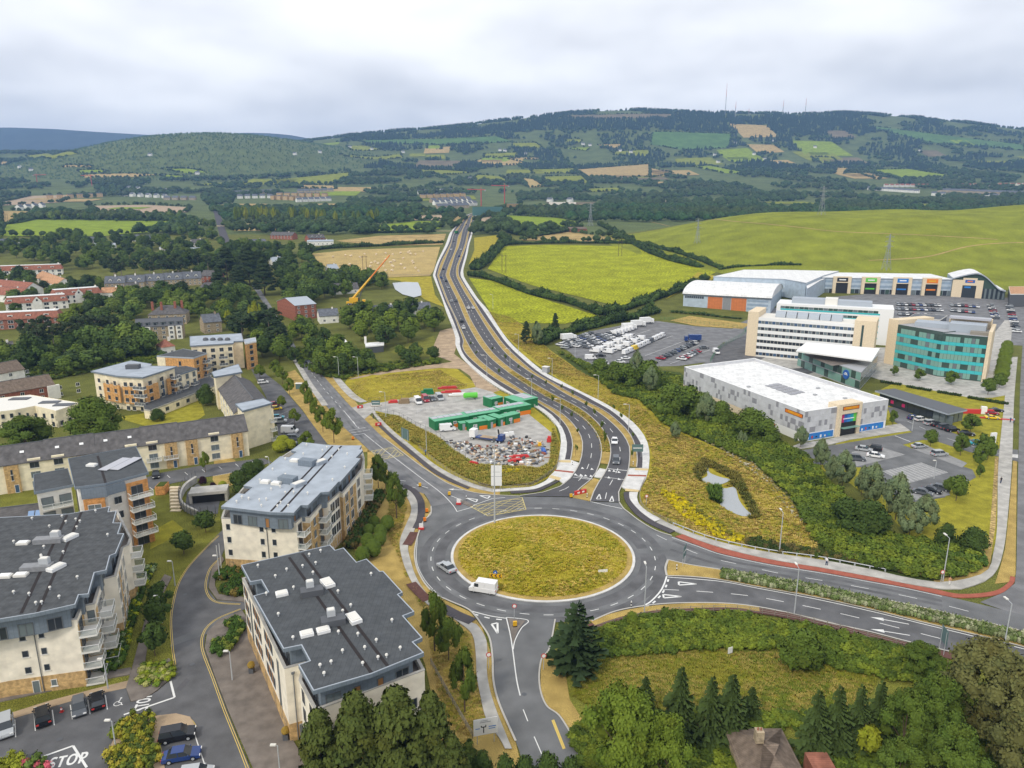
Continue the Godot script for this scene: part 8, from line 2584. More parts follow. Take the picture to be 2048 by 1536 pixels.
func far_houses():
	var protos:={}
	for q in [["white","render_white","slate_blue",13.0,10.0,6.2,10.6],["buff","buff_brick","slate",14.0,10.0,9.2,11.0],["grey","stone","slate_blue",15.0,11.0,6.0,10.4],["pale","off_white","clay_tile",11.0,9.0,5.6,9.4]]:
		var p:=house("far_house","",P2(-q[3]/2,0),P2(q[3]/2,0),q[4],q[5],q[6],q[1],q[2])
		front(p,q[3],q[4],[.8,3.2] if q[5]<7 else [.8,3.2,5.8],3,1.3,1.3,"glass","white")
		p.set_meta("called","far_house")
		protos[q[0]]=p
	for q in [["white",-511,-1781,-452,-1825,6,"white house with slate roof","beyond the poplar row","from the brick flats"],["buff",-604,-1885,-529,-1846,5,"buff brick house","in the far estate under construction","from the white row"],["grey",-760,-2044,-670,-2085,7,"grey-roofed house","at the back of the far estate","from the far road"],["grey",-593,-2085,-513,-2111,6,"grey-roofed house","along the top of the far estate","from the hay field side"],
			["white",-133,-1562,-84,-1632,6,"white gabled house","beside the green scaffolding","from the woods"],["grey",-187,-1759,-111,-1846,7,"slate-roofed house","behind the scaffolded flats","from the woods"],["white",-169,-1652,-101,-1737,7,"white gabled house","in the second row from the scaffolding","from the woods"],["grey",-147,-1509,-98,-1544,5,"slate-roofed house","nearest the end of the new road","from the woods"],["buff",-230,-1922,-131,-1971,7,"buff house","in the fourth row from the scaffolding","from the woods"],["white",-1041,-2001,-905,-1939,6,"white house","in the far left estate, lower row","from the frame edge"],["buff",-620,-1987,-496,-1971,7,"buff brick house","in the third far row above the poplars","from the far road"],["white",-703,-1922,-631,-1939,5,"white house","beside the far road above the poplars","from the far road"],["white",-257,-2057,-176,-2111,5,"white house","highest behind the tower cranes","from the woods"],["white",1039,-2164,1133,-2085,10,"white house","in the right-hand far suburb, lowest row","from the mound pylon"],
			["pale",1123,-2242,1250,-2242,9,"pale house with tiled roof","in the right-hand far suburb, middle row","from the mound pylon"],["grey",1213,-2111,1385,-2030,14,"grey-roofed house","in the right-hand far suburb, front row","from the mound pylon"],["pale",1316,-2242,1555,-2268,13,"pale house with tiled roof","in the right-hand far suburb, top row","from the mound pylon"],["white",1143,-2016,1260,-1939,8,"white house","in the right-hand far suburb among trees","from the mound pylon"],
			["grey",-865,-1866,-801,-1866,4,"long grey roof","left of the far road","from the far road"],["white",-1148,-2190,-983,-2111,6,"white house","on the far left building site","from the far road"],["white",-980,-1475,-979,-1544,4,"white site building","at the end of the tan field","from the frame edge"],["buff",-1183,-1904,-1092,-1971,6,"half-built house","on the far left building site","from the frame edge"]]:
		for i in q[5]:
			var t: float=i/float(q[5] - 1)
			var a:=P2(q[1],q[2]).lerp(P2(q[3],q[4]),t)
			if i==0 and q[0] in protos and not protos[q[0]].has_meta("used"):
				protos[q[0]].set_meta("used",1)
			copy(protos[q[0]],V(a.x,a.y),-(P2(q[3],q[4]) - P2(q[1],q[2])).angle()+rng.randf_range(-.15,.15),"%s %s, %s %s" % [q[6],q[7],nth(i),q[8]],"far houses")
	var far:=[-814,-2828,-748,-2940,-710,-3313,-609,-3283,-463,-3208,-51,-3207,-30,-3197,58,-3140,307,-3266,335,-3250,453,-3168,496,-3146,835,-3101,813,-2968,966,-3277,1141,-3318,1294,-3228,1001,-3119,1019,-3033,1049,-2943,1341,-2793,1712,-3167,-1777,-2712,-1685,-2629,-1060,-2525,-1282,-2670,-3707,-6122,-136,-2430,91,-1781,139,-1781]
	for i in range(0,far.size(),2):
		copy(protos["white"],V(far[i],far[i+1]),rng.randf_range(-.6,.6),"white farmhouse on the wooded hillside, %s counting uphill from the valley" % nth(i/2),"hillside farmhouses")
	for k in protos:
		remove_child(protos[k])
		protos[k].free()
	var p:=block("scaffolded_flats","far flats wrapped in green scaffold netting at the end of the new road",[-65,-1215,-11,-1406,-8,-1465,-65,-1280],13.0,"scaffold_net","felt_mid",.0,"scaffold_net")
	p=block("far_flats","far buff brick flats beside the green scaffolding",[-10,-1386,14,-1445,14,-1526,-10,-1486],13.0,"buff_brick","grey",.0,"grey")
	p=block("sports_hall","long white clubhouse far beyond the pasture right of the new road",[79,-1583,140,-1620,149,-1730,85,-1706],6.0,"render_white","grey",.0,"grey","building")
# ---------------------------------------------------------------- vehicles
func car_shapes(kind: String) -> Array:
	if cache.has("car "+kind):
		return cache["car "+kind]
	var P: Array={"hatch": [4.2,1.78,.86,1.46,-2.0,1.25,-1.7,.45],"saloon": [4.7,1.82,.86,1.42,-1.75,1.2,-1.15,.4],"suv": [4.6,1.9,1.0,1.72,-2.2,1.3,-2.0,.6],"van": [5.2,1.95,1.1,2.25,-2.55,1.9,-2.52,1.25],"sport": [4.4,1.9,.78,1.15,-1.4,.9,-.9,.1]}[kind]
	var l: float=P[0]/2
	var w: float=P[1]/2
	var y: float=P[2]
	var s:=Shape.new()
	s.use("car_white")
	var side:=[P2(-l+.05,.3),P2(l - .1,.3),P2(l,.5),P2(l - .12,y - .16),P2(P[5]+.1,y),P2(P[4] - .05,y+.02),P2(-l+.04,y - .08),P2(-l,.5)]
	for i in side.size():
		var a: Vector2=side[i]
		var b: Vector2=side[(i+1) % side.size()]
		s.quad(P3(a.x,a.y,w),P3(a.x,a.y,-w),P3(b.x,b.y,-w),P3(b.x,b.y,w))
	for e in [1,-1]:
		for i in range(1,side.size() - 1):
			var t:=[P3(side[0].x,side[0].y,w*e),P3(side[i].x,side[i].y,w*e),P3(side[i+1].x,side[i+1].y,w*e)]
			if e>0:
				s.tri(t[0],t[1],t[2])
			else:
				s.tri(t[0],t[2],t[1])
	var lo:=[P3(P[4],y,-w+.05),P3(P[5],y,-w+.05),P3(P[5],y,w - .05),P3(P[4],y,w - .05)]
	var k:=.2 if kind != "van" else .1
	var hi:=[P3(P[6],P[3],-w+k),P3(P[7],P[3],-w+k),P3(P[7],P[3],w - k),P3(P[6],P[3],w - k)]
	var g:=Shape.new()
	for i in 4:
		var j:=(i+1) % 4
		if kind=="van" and i != 1:
			s.quad(lo[j],lo[i],hi[i],hi[j])
		else:
			g.use("glass").quad(lo[j],lo[i],hi[i],hi[j])
	if kind=="van":
		for e in [1,-1]:
			g.use("glass").box(P3(.7,1.3,e*(w - .04) - .03),P3(1.5,1.95,e*(w - .04)+.03))
	var up:=P3(0,.05,0)
	s.quad(hi[3]+up,hi[2]+up,hi[1]+up,hi[0]+up)
	for i in 4:
		s.quad(hi[(i+1) % 4],hi[i],hi[i]+up,hi[(i+1) % 4]+up)
	for e in [1,-1]:
		s.beam(P3((P[4]+P[5])/2,y,e*(w - .06)),P3((P[6]+P[7])/2,P[3],e*(w - k+.01)),.05)
		s.block(P3(P[5] - .25,y,e*(w+.1)),P3(.12,.16,.2))
	s.use("black").box(P3(-l+.1,.2,-w+.06),P3(l - .15,.3,w - .06))
	var wh:=Shape.new()
	wh.use("rubber").tube(P3(0,0,-.11),P3(0,0,.11),.33,.33,12)
	wh.use("steel").tube(P3(0,0,-.125),P3(0,0,.125),.2,.2,10)
	var hl:=Shape.new()
	hl.use("white").box(P3(-.08,-.08,-.2),P3(.08,.08,.2))
	var tl:=Shape.new()
	tl.use("red").box(P3(-.05,-.1,-.18),P3(.05,.1,.18))
	cache["car "+kind]=[mesh_of(s),mesh_of(g),mesh_of(wh),mesh_of(hl),mesh_of(tl),l,w,y]
	return cache["car "+kind]
func car(kind: String,color: String,x: float,z: float,turn: float,label: String,group:="",small:=false) -> Node3D:
	var q:=car_shapes(kind)
	var o:=thing("parked_van" if kind=="van" else "car",label,"van" if kind=="van" else "car",V(x,z,.13 if -z<260 else .3),turn,group)
	var b:=put("body",q[0],o)
	b.set_surface_override_material(0,mat("car_"+color))
	put("window",q[1],o)
	for e in [[-.6,1],[-.6,-1],[.62,1],[.62,-1]]:
		var w:=put("wheel",q[2],o)
		w.position=P3(q[5]*e[0],.33,(q[6] - .09)*e[1])
	if not small:
		for e in [1,-1]:
			put("headlight",q[3],o).position=P3(q[5] - .09,q[7] - .26,e*(q[6] - .24))
			put("tail_light",q[4],o).position=P3(-q[5]+.02,q[7] - .22,e*(q[6] - .22))
	return o
func park(where: String,from: String,a: Vector2,b: Vector2,kinds: Array,colors: Array,group: String,nose:=1.0,along:=false):
	var n:=colors.size()
	var d:=(b - a).normalized()
	for i in n:
		var p:=a.lerp(b,(i+.5)/n)
		var c: String=colors[i]
		var k: String=kinds[i % kinds.size()]
		car(k,c,p.x,p.y,-d.angle()+(.0 if along else PI/2*nose)+rng.randf_range(-.04,.04),"%s %s %s, %s %s" % [c,{"suv": "tall car","saloon": "saloon","van": "van","hatch": "car"}[k],where,nth(i),from],group,true)
func vehicles():
	for q in [["saloon","silver",-12.9,-129,2.25,"silver saloon driving round the roundabout, behind the white van"],["van","white",-5.3,-120.7,2.85,"white van on the roundabout lane below the chevron board"],["saloon","white",31,-207,-1.72,"white saloon leaving on the inbound carriageway, first before the roundabout signs"],["suv","grey",29,-189.6,-1.7,"grey estate car on the inbound carriageway just before the crossing"],["hatch","black",-91.4,-315.3,-.9,"dark car driving along the west road"],
			["suv","silver",-69.3,-84.2,-.97,"silver car in the bay nearest the frame edge"],["suv","black",-65.6,-86.4,2.2,"black car parked between empty bays, left of the traffic cone"],["hatch","grey",-61.6,-88.3,-1.02,"grey hatchback parked right of the traffic cone"],["hatch","black",-59.8,-89.7,2.15,"black hatchback parked beside the wheelchair bay"],["suv","black",-45.1,-82.7,.3,"black estate car parked by the planted island"],["saloon","blue",-42.9,-79.1,.25,"dark blue saloon parked beside the black estate car"],["hatch","silver",-39.7,-75.9,.2,"silver car cut by the bottom frame edge"],
			["saloon","black",-94.2,-179,-1.1,"black saloon in front of the slate terrace"],["van","white",-70.1,-216.8,.0,"white van in the estate parking below the cream tower"],["suv","grey",-66.6,-209.8,.0,"dark grey car parked beside the white estate van"],["hatch","black",-64,-202.4,.1,"black car half hidden behind the pale-roofed block"],["hatch","teal",-78.7,-232.1,.2,"teal car parked beside the cream tower"],["suv","silver",-76.6,-227.5,.2,"silver car parked next to the teal one"],["hatch","red",-85.2,-248.2,.3,"red car at the top of the estate parking"],["hatch","yellow",-82.8,-243,.3,"yellow car parked next to the red one"],["hatch","white",-99.9,-280.4,.4,"white car under trees at the end of the estate parking"],
			["van","white",-34.1,-251.5,-1.2,"white van parked in the compound beside the red van"],["van","red",-31.7,-254.3,-1.2,"red van in the compound"],["saloon","grey",-29.3,-255.7,-1.2,"dark saloon in the compound beside the red van"],["van","silver",-26.8,-256.4,-1.2,"silver van at the end of the compound row"],["van","white",-20.5,-218.9,.25,"white van in front of the green site cabins"],
			["saloon","silver",102.9,-199.7,-.5,"silver saloon in the store bays, beside the black one"],["suv","black",105.9,-200.1,2.6,"black car in the store bays"],["saloon","white",103.6,-194.1,-.5,"white saloon in the store bays, nose to the lane"],["suv","grey",97.1,-191.6,-.3,"dark grey car at the corner of the store bays behind a willow"],["saloon","silver",120.6,-202.4,.2,"silver saloon alone on the bays by the round tree"],["suv","silver",122.5,-195.4,.2,"silver tall car near the lamp post in the bays"],
			["saloon","grey",102.1,-167.1,-.7,"dark saloon in the bottom bays, first of three"],["saloon","black",105,-168.4,-.7,"dark saloon in the bottom bays, middle of three"],["saloon","grey",108.1,-170,-.7,"dark saloon in the bottom bays, next to the tree"],["hatch","blue",134.7,-231.5,.25,"blue car parked before the showroom, beside a white one"],["hatch","white",136.1,-229.8,.25,"white car parked before the showroom"],["suv","silver",136.9,-225.3,.25,"silver car in the showroom row of four"],["hatch","black",138.1,-223.7,.25,"small black car second in the showroom row of four"],["suv","grey",139,-221,.25,"grey car third in the showroom row of four"],["suv","black",139.7,-218.4,.25,"black car last in the showroom row of four"],["saloon","black",141.8,-214.3,-.3,"dark sports car by the showroom exit"],["saloon","teal",139.5,-205.1,-.2,"teal car at the lot exit behind the trees"],
			["sport","yellow",161.4,-232.1,-.3,"yellow sports car on the red display stand"],["sport","red",164.7,-237.4,-.3,"dark red sports car on the display stand"],["sport","black",168.7,-241.1,-.3,"black sports car on the display stand"],["van","white",96.9,-335.2,-1.5,"white van parked behind the store by the green fence"]]:
		car(q[0],q[1],q[2],q[3],q[4],q[5])
	var road:=[-96,-1219,-91,-1120,-66,-1065,-66,-829,-63,-758,-53,-758,-51,-705,-59,-623,-56.6,-577.5,-51.1,-559.8,-46.6,-529.1,-40,-474.7,-37,-474.7,-27.4,-451.1,-24.5,-451.1,-29.1,-411.7,-26.9,-394.4]
	var tone:=["black","grey","black","grey","white","white","blue","black","blue","black","silver","silver","grey","white","white","black","white"]
	for i in tone.size():
		var p:=P2(road[i*2],road[i*2+1])
		var way:=P2(-43.6,-485) - P2(-22.1,-356) if p.y>-640 else P2(-65,-886) - P2(-62,-659)
		car("saloon" if i % 3 else "suv",tone[i],p.x,p.y,-way.angle(),"%s car on the new dual carriageway, %s counting from its far end" % [tone[i],nth(i)],"cars on the new road",true)
	var y:="cars in the fenced yard"
	var m:=["white","silver","grey","white","black","silver","white","blue","grey","silver","white","black","grey","white","silver"]
	park("in the yard row along the trees","from the road",P2(23.3,-351.5),P2(42.4,-381.4),["hatch","saloon"],m.slice(0,13),y)
	park("in the double yard row, far side","from the road",P2(30.5,-348.1),P2(56.9,-385.3),["saloon","hatch","suv"],m,y)
	park("in the double yard row, near side","from the road",P2(35.2,-345.9),P2(58.5,-381.4),["hatch","saloon"],m.slice(2,14),y,-1.0)
	var wv:=["white","white","white","white","white","white","white","white","white","white","white","white"]
	park("in the long yard row of vans","from the road",P2(38.6,-336.3),P2(63.2,-373.9),["van","van","suv"],wv,y)
	park("in the short yard row behind the vans","from the road",P2(53.6,-351.5),P2(67.1,-369),["hatch"],wv.slice(0,6),y)
	park("parked nose to tail in the middle of the yard","from the road",P2(52.5,-332.1),P2(80.3,-375.1),["van"],["white","white","yellow","white","white","white","grey","white","white","white"],y,1.0,true)
	park("in the yard row beside the painted lanes","from the store",P2(67.2,-322.1),P2(92.6,-358.3),["saloon","hatch"],["red","black","grey","black","grey","blue","black","silver","black","grey","black","white"],y)
	park("in the last yard row before the store","from the store",P2(76.6,-321.1),P2(89.4,-339.4),["saloon"],["white","red","white","silver","grey","red"],y)
	park("in the yard row under the first trees","from the road",P2(24.9,-344.8),P2(46.3,-377.6),["hatch","saloon"],m.slice(1,13),y)
	park("between the vans and the lone row","from the road",P2(44.5,-334.2),P2(67.4,-367.8),["van","hatch"],wv.slice(0,9),y)
	park("in the top yard corner","from the road",P2(52.5,-376.4),P2(65.5,-391.8),["van"],wv.slice(0,6),y)
	for q in [["saloon","black",41.3,-329.1,.1,"black saloon standing loose in the yard beside a white van"],["van","white",36,-323.1,.1,"white van standing loose at the road side of the yard"],["saloon","white",48.5,-316.3,.1,"white saloon loose near the yard's trees"],["saloon","white",52.3,-323.1,.1,"white saloon loose beside the brown heap in the yard"],["van","white",40.6,-311.5,.3,"white van among the bushes at the yard's near edge"],["saloon","grey",93.9,-345.9,.0,"dark car alone beside the green yard fence"],["saloon","white",59.5,-308.8,.3,"white car at the yard's near corner"],["hatch","black",63.2,-315.3,.3,"black car at the yard's near corner"]]:
		car(q[0],q[1],q[2],q[3],q[4],q[5],y,true)
	var l:="cars in the shop car park"
	var mix:=["silver","grey","white","black","red","silver","blue","white","grey","black","silver","white"]
	var k:=0
	for q in [[P2(247.5,-462.5),P2(274,-459.2),12],[P2(240.1,-448),P2(266.5,-443.4),12],[P2(233.3,-432.9),P2(252.7,-427.1),10],[P2(225.9,-417.2),P2(236.9,-411.7),7],[P2(281,-460.9),P2(295.9,-454.3),8],[P2(271.2,-443.4),P2(282.9,-437.3),7],[P2(308.1,-462.5),P2(283.7,-418.6),9],[P2(319.2,-460.9),P2(271,-381.4),12]]:
		k+=1
		park("in the shop car park, %s line from the shops" % nth(k - 1),"from the offices",q[0],q[1],["hatch","saloon"],mix.slice(0,q[2]),l,-1.0)
	for q in [[64.4,-391.8,.35,"white","white box trailer at the top of the yard, nearest the vans"],[70.7,-399.6,.35,"white","white box trailer at the top of the yard, second from the vans"],[76.9,-407.6,.35,"white","white box trailer at the top of the yard, nearest the sheds"],[92.1,-361.8,3.1,"car_blue","dark blue lorry alone on the painted yard"],[29,-364.2,.4,"white","white box lorry under the trees at the yard corner"],[-69,-917,1.3,"cabin_green","green lorry at the far junction of the new road"]]:
		var o:=thing("lorry",q[4],"lorry",V(q[0],q[1],.3),q[2])
		var s:=Shape.new()
		s.use(q[3]).box(P3(-4.2,1.0,-1.25),P3(2.2,3.6,1.25))
		put("cargo_box",s,o)
		s=Shape.new()
		s.use(q[3]).box(P3(2.5,.5,-1.15),P3(4.2,2.7,1.15))
		s.use("glass").box(P3(4.15,1.5,-1.0),P3(4.24,2.4,1.0))
		put("cab",s,o)
		for e in [-3.2,-2.0,3.2]:
			for z in [-1.05,1.05]:
				var w:=put("wheel",car_shapes("van")[2],o)
				w.position=P3(e,.45,z)
				w.scale=P3(1.4,1.4,1.6)
	site_plant()
func site_plant():
	var o:=thing("flatbed_lorry","flatbed lorry with a white cab and rust-coloured bed in the compound","lorry",V(-7,-208.9),-.42)
	var s:=Shape.new()
	s.use("white").box(P3(-6.2,.9,-1.2),P3(-4.3,3.2,1.2))
	s.use("glass").box(P3(-6.26,1.8,-1.05),P3(-6.19,2.8,1.05))
	put("cab",s,o)
	s=Shape.new()
	s.use("car_blue").box(P3(-4.0,.9,-1.2),P3(5.0,1.2,1.2))
	s.use("bare_soil").box(P3(-2.6,1.2,-1.1),P3(2.6,1.3,1.1))
	put("bed",s,o)
	s=Shape.new()
	s.use("car_blue").box(P3(3.4,1.2,-1.1),P3(5.0,2.6,1.1))
	s.use("black").beam(P3(3.6,1.2,0),P3(3.2,4.2,.3),.25)
	put("loader_crane",s,o)
	for e in [-5.2,1.6,2.9,4.1]:
		for z in [-1.05,1.05]:
			var w:=put("wheel",car_shapes("van")[2],o)
			w.position=P3(e,.45,z)
			w.scale=P3(1.4,1.4,1.6)
	o=thing("water_tanker","lime green tanker trailer at the back of the compound","trailer",V(-15,-257.1),.2)
	s=Shape.new()
	s.use("lime").tube(P3(-2.6,1.6,0),P3(2.2,1.6,0),1.1,1.1,12)
	s.tube(P3(-2.6,1.6,0),P3(-3.0,1.6,0),1.1,.6,12)
	put("tank",s,o)
	for z in [-1.0,1.0]:
		put("wheel",car_shapes("van")[2],o).position=P3(1.2,.4,z)
	o=thing("mobile_crane","yellow mobile crane with its long boom raised above the school roofs","crane",V(-101.3,-465.9),.15)
	s=Shape.new()
	s.use("yellow").box(P3(-6,.9,-1.4),P3(6,2.0,1.4))
	s.box(P3(4.2,2.0,-1.3),P3(6.2,3.2,1.3))
	put("carrier",s,o)
	s=Shape.new()
	s.use("yellow").box(P3(-4,2.0,-1.5),P3(1.5,4.4,1.5))
	s.use("glass").box(P3(1.5,2.4,-1.4),P3(2.6,4.2,-.2))
	put("cabin",s,o)
	s=Shape.new()
	s.use("yellow").tube(P3(-1.5,4.2,0),P3(10,17,0),.85,.7,6)
	s.use("orange").tube(P3(10,17,0),P3(23,31.5,0),.55,.4,6)
	s.use("grey_dark").beam(P3(2.0,3,0),P3(5,11,0),.3)
	put("boom",s,o)
	for e in [-4.6,-3.0,3.0,4.6]:
		for z in [-1.3,1.3]:
			var w:=put("wheel",car_shapes("van")[2],o)
			w.position=P3(e,.6,z)
			w.scale=P3(1.8,1.8,1.8)
# ---------------------------------------------------------------- street furniture and the compound
func lamp(x: float,z: float,h: float,turn: float,label: String,group:="street lamps"):
	var k:="lamp %.0f" % h
	if not cache.has(k):
		var s:=Shape.new()
		s.use("steel").tube(Vector3.ZERO,P3(0,h,0),.11,.07,7)
		var t:=Shape.new()
		t.use("steel").tube(P3(0,h,0),P3(1.3 if h>7 else .5,h+.15,0),.05,.05,5)
		var u:=Shape.new()
		u.use("off_white").box(P3(1.0 if h>7 else .2,h+.08,-.17),P3(1.9 if h>7 else .9,h+.24,.17))
		cache[k]=[mesh_of(s),mesh_of(t),mesh_of(u)]
	var o:=thing("street_lamp",label,"street lamp",V(x,z),turn,group)
	put("pole",cache[k][0],o)
	put("arm",cache[k][1],o)
	put("lamp_head",cache[k][2],o)
func rail_fence(label: String,a: Array,rails: Array,h: float,gap: float,key:="wood_grey",r:=.045,called:="rail_fence",turned:=.0):
	var p:=pts(a)
	var len:=.0
	for i in p.size() - 1:
		len+=p[i].distance_to(p[i+1])
	var q:=spline(p,maxi(2,int(len/gap)))
	var o:=thing(called,label,"fence",V(q[0].x,q[0].y))
	var base:=o.position
	var s:=Shape.new()
	s.use(key).box(P3(-r,0,-r),P3(r,h,r))
	var post:=mesh_of(s)
	for v in q:
		put("post",post,o).position=V(v.x,v.y,.05) - base
	for y in rails:
		s=Shape.new()
		s.use(key)
		for i in q.size() - 1:
			s.beam(V(q[i].x,q[i].y,.05+y) - base,V(q[i+1].x,q[i+1].y,.05+y) - base,r)
		put("rail",s,o)
func board(label: String,x: float,z: float,turn: float,w: float,h: float,y: float,face: String,called:="road_sign",category:="road sign",round_:=false) -> Node3D:
	var o:=thing(called,label,category,V(x,z,.1),turn)
	for e in ([-w*.35,w*.35] if w>1.2 else [.0]):
		var s:=Shape.new()
		s.use("steel").tube(P3(e,0,-.06),P3(e,y+h*.9,-.06),.05,.05,6)
		put("post",s,o)
	var s:=Shape.new()
	if round_:
		s.use(face).tube(P3(0,y+h/2,0),P3(0,y+h/2,.04),w/2,w/2,16)
	else:
		s.use(face).box(P3(-w/2,y,-.02),P3(w/2,y+h,.03))
	put("board",s,o)
	return o
func print_on(o: Node3D,key: String,x0: float,y0: float,x1: float,y1: float):
	var s:=Shape.new()
	s.use(key).box(P3(x0,y0,.03),P3(x1,y1,.045))
	put("print",s,o)
func simple(called: String,label: String,category: String,x: float,z: float,turn: float,boxes: Array,group:="",up:=.12) -> Node3D:
	var o:=thing(called,label,category,V(x,z,up),turn,group)
	for q in boxes:
		var s:=Shape.new()
		s.use(q[1]).block(P3(q[2],q[3],q[4]),P3(q[5],q[6],q[7]))
		put(q[0],s,o)
	return o
func person(label: String,x: float,z: float,turn: float,top: String,legs: String):
	var o:=thing("person",label,"person",V(x,z,.22),turn)
	var s:=Shape.new()
	for e in [-1,1]:
		s.use(legs).tube(P3(.12*e,.0,.09*e),P3(0,.88,.09*e),.06,.1,8)
		s.use("black").block(P3(.12*e+.05,0,.09*e),P3(.26,.08,.1))
		s.use(top).tube(P3(0,1.42,.2*e),P3(.1*e,1.1,.27*e),.055,.045,6)
		s.use("skin").tube(P3(.1*e,1.1,.27*e),P3(.2*e,.88,.25*e),.042,.035,6)
	s.use(top).ball(P3(0,1.18,0),P3(.14,.36,.22),10,7)
	s.use("skin").tube(P3(0,1.45,0),P3(.02,1.58,0),.06,.055,7)
	s.ball(P3(.03,1.66,0),P3(.1,.12,.085),10,7)
	s.use("bark").ball(P3(.0,1.7,0),P3(.105,.11,.095),10,6)
	put("body",s,o)
func furniture():
	var lamps:=[55.3,-136.1,49.6,-113,82.4,-124.5,78.7,-101.6,23.3,-113.3,31.9,-257.8,7.1,-252.2,15.6,-224.2,36.9,-217.8,-10.5,-292.8,3.1,-337.3,16.4,-286.9,-12,-451.1,-23.5,-398.3,-24.9,-198.8,-42.6,-233.3,-63.5,-289.4,-71.5,-289.4,-.9,-306,28.7,-321.1]
	var on:=["behind the rail fence of the east road, before the brambles","on the verge facing the hedge end, south of the east road","on the corner lawn by the right-hand road","south of the east road at the frame edge","at the east exit of the roundabout","on the grass bank above the new road","beside the compound fence at the cabins","beside the compound at the bend of the new road","on the outer footpath of the bend","on the verge by the dirt track","above the footpath opposite the crop field","beside the small kiosk above the new road","beside the lower crop field","at the narrow part of the new road verge","behind the rail fence of the west road","at the compound entrance","on the west road verge near the hedge","on the west road verge at the dry field","in the verge opposite the dirt track","at the top of the car yard trees"]
	for i in on.size():
		lamp(lamps[i*2],lamps[i*2+1],9.0,PI*.5 if i<5 else PI,"tall grey street lamp "+on[i])
	var el:=[-60.1,-93,-42.3,-94.9,-51.9,-80,-63.7,-122.9,-60.3,-110.5,-29,-75.6,-56.1,-125.1,-64.5,-180.4,110.9,-177.6,127.4,-218.9]
	var eo:=["in front of the glass balconies","on the cobbled pavement","on the planted parking island","at the top of the curved path","between the small round trees","at the bottom frame edge","in the shrub bed below the pale-roofed block","by the terrace parking bays","in the store car park","before the showroom"]
	for i in eo.size():
		lamp(el[i*2],el[i*2+1],5.0,PI,"short lamp post "+eo[i],"short lamp posts")
	var s:=Shape.new()
	s.use("steel").tube(Vector3.ZERO,P3(0,19.5,0),.2,.1,9)
	var o:=thing("tall_mast","tall grey mast with camera head rising from the roundabout island","mast",V(-3.9,-149.8,.5))
	put("pole",s,o)
	s=Shape.new()
	s.use("grey_dark").tube(P3(0,19.3,0),P3(0,20.0,0),.35,.35,9)
	put("mast_head",s,o)
	for q in [[-56.8,-126.6,"nearer the road"],[-56.6,-127.4,"nearer the pale-roofed block"]]:
		s=Shape.new()
		s.use("white").tube(Vector3.ZERO,P3(0,6.5,0),.06,.04,7)
		var f:=thing("flagpole","bare white flagpole by the estate entrance shrubs, "+q[2],"flagpole",V(q[0],q[1]))
		put("pole",s,f)
	o=board("big white sign board with two panels behind the rail fence, by the mast",-3.9,-168.7,.0,2.7,5.4,1.6,"white","notice_board","sign")
	print_on(o,"grey",-1.35,4.0,1.35,4.12)
	print_on(o,"grey",-.9,5.2,.9,5.3)
	o=board("white roundabout map sign with a black route diagram by the south pavement",-3.5,-81.8,.25,3.3,2.5,1.4,"white","direction_sign")
	print_on(o,"black",-.35,1.7,-.22,2.6)
	print_on(o,"black",-.6,2.55,.05,2.68)
	print_on(o,"black",-.65,2.65,-.52,2.85)
	print_on(o,"black",-.05,2.65,.08,2.9)
	for q in [[-.8,3.3,.7,3.4],[-.7,3.55,.3,3.63]]:
		print_on(o,"grey",q[0],q[1],q[2],q[3])
	for q in [[.4,2.5,1.4,2.62],[.4,2.2,1.3,2.3],[-1.4,2.4,-.8,2.5]]:
		print_on(o,"poster_blue",q[0],q[1],q[2],q[3])
	for q in [["green-backed direction sign on two posts beside the west road",-31.9,-204.7,2.3,4.0,3.4],["green direction sign over the outer cycle path before the crossing",35.6,-193.7,.0,3.2,2.2],["green direction sign on the dry median nose of the east road",34.4,-131,1.1,2.4,2.4],["narrow green direction sign south of the east road near the olive tree",69.1,-101.9,1.4,2.4,2.6],["green sign at the compound entrance fence",-47.7,-243,.0,3.0,1.6]]:
		o=board(q[0],q[1],q[2],q[3],q[4],q[5],1.8,"sign_green","direction_sign")
		print_on(o,"white",-q[4]*.4,1.8+q[5]*.45,q[4]*.4,1.8+q[5]*.55)
	for q in [["round speed limit sign on the west side of the south road",-3.6,-97.8,"red","white"],["round speed limit sign on the east side of the south road",4.9,-97.5,"red","white"],["red and white sign on the rail fence at the pond corner",32.1,-160.1,"red","white"],["blue round arrow sign above the chevron board",-3.2,-124.5,"blue","white"],["red yield sign on the splitter island of the south road",.4,-111.7,"red","white"],["round sign on the corner lawn lamp",81.5,-123.6,"red","white"]]:
		o=board(q[0],q[1],q[2],.1,.85,.85,2.0 if q[3]=="red" else 1.4,q[3],"road_sign","road sign",true)
		s=Shape.new()
		var y0:=2.425 if q[3]=="red" else 1.825
		s.use(q[4]).tube(P3(0,y0,.04),P3(0,y0,.055),.3 if q[3]=="red" else .14,.3 if q[3]=="red" else .14,14)
		put("print",s,o)
	o=board("yellow and black chevron board on the roundabout island",-3.1,-124.4,-.15,2.4,.75,.85,"yellow","chevron_sign")
	for e in [-.8,.0,.8]:
		s=Shape.new()
		s.use("black").beam(P3(e+.2,1.55,.05),P3(e - .15,1.22,.05),.09)
		s.beam(P3(e - .15,1.22,.05),P3(e+.2,.9,.05),.09)
		put("chevron",s,o)
	board("white name board standing in the island grass",17.6,-126.6,.2,1.9,.7,.6,"white","name_board","sign")
	board("white wedge board on the lower meadow",34.9,-101.4,.4,.9,1.1,.2,"white","notice_board","sign")
	o=simple("totem_sign","white car dealer totem at the showroom exit","sign",142.1,-202.4,.2,[["totem","white",0,0,0,1.8,4.6,.5],["print","blue",0,2.9,.03,.7,.4,.52]])
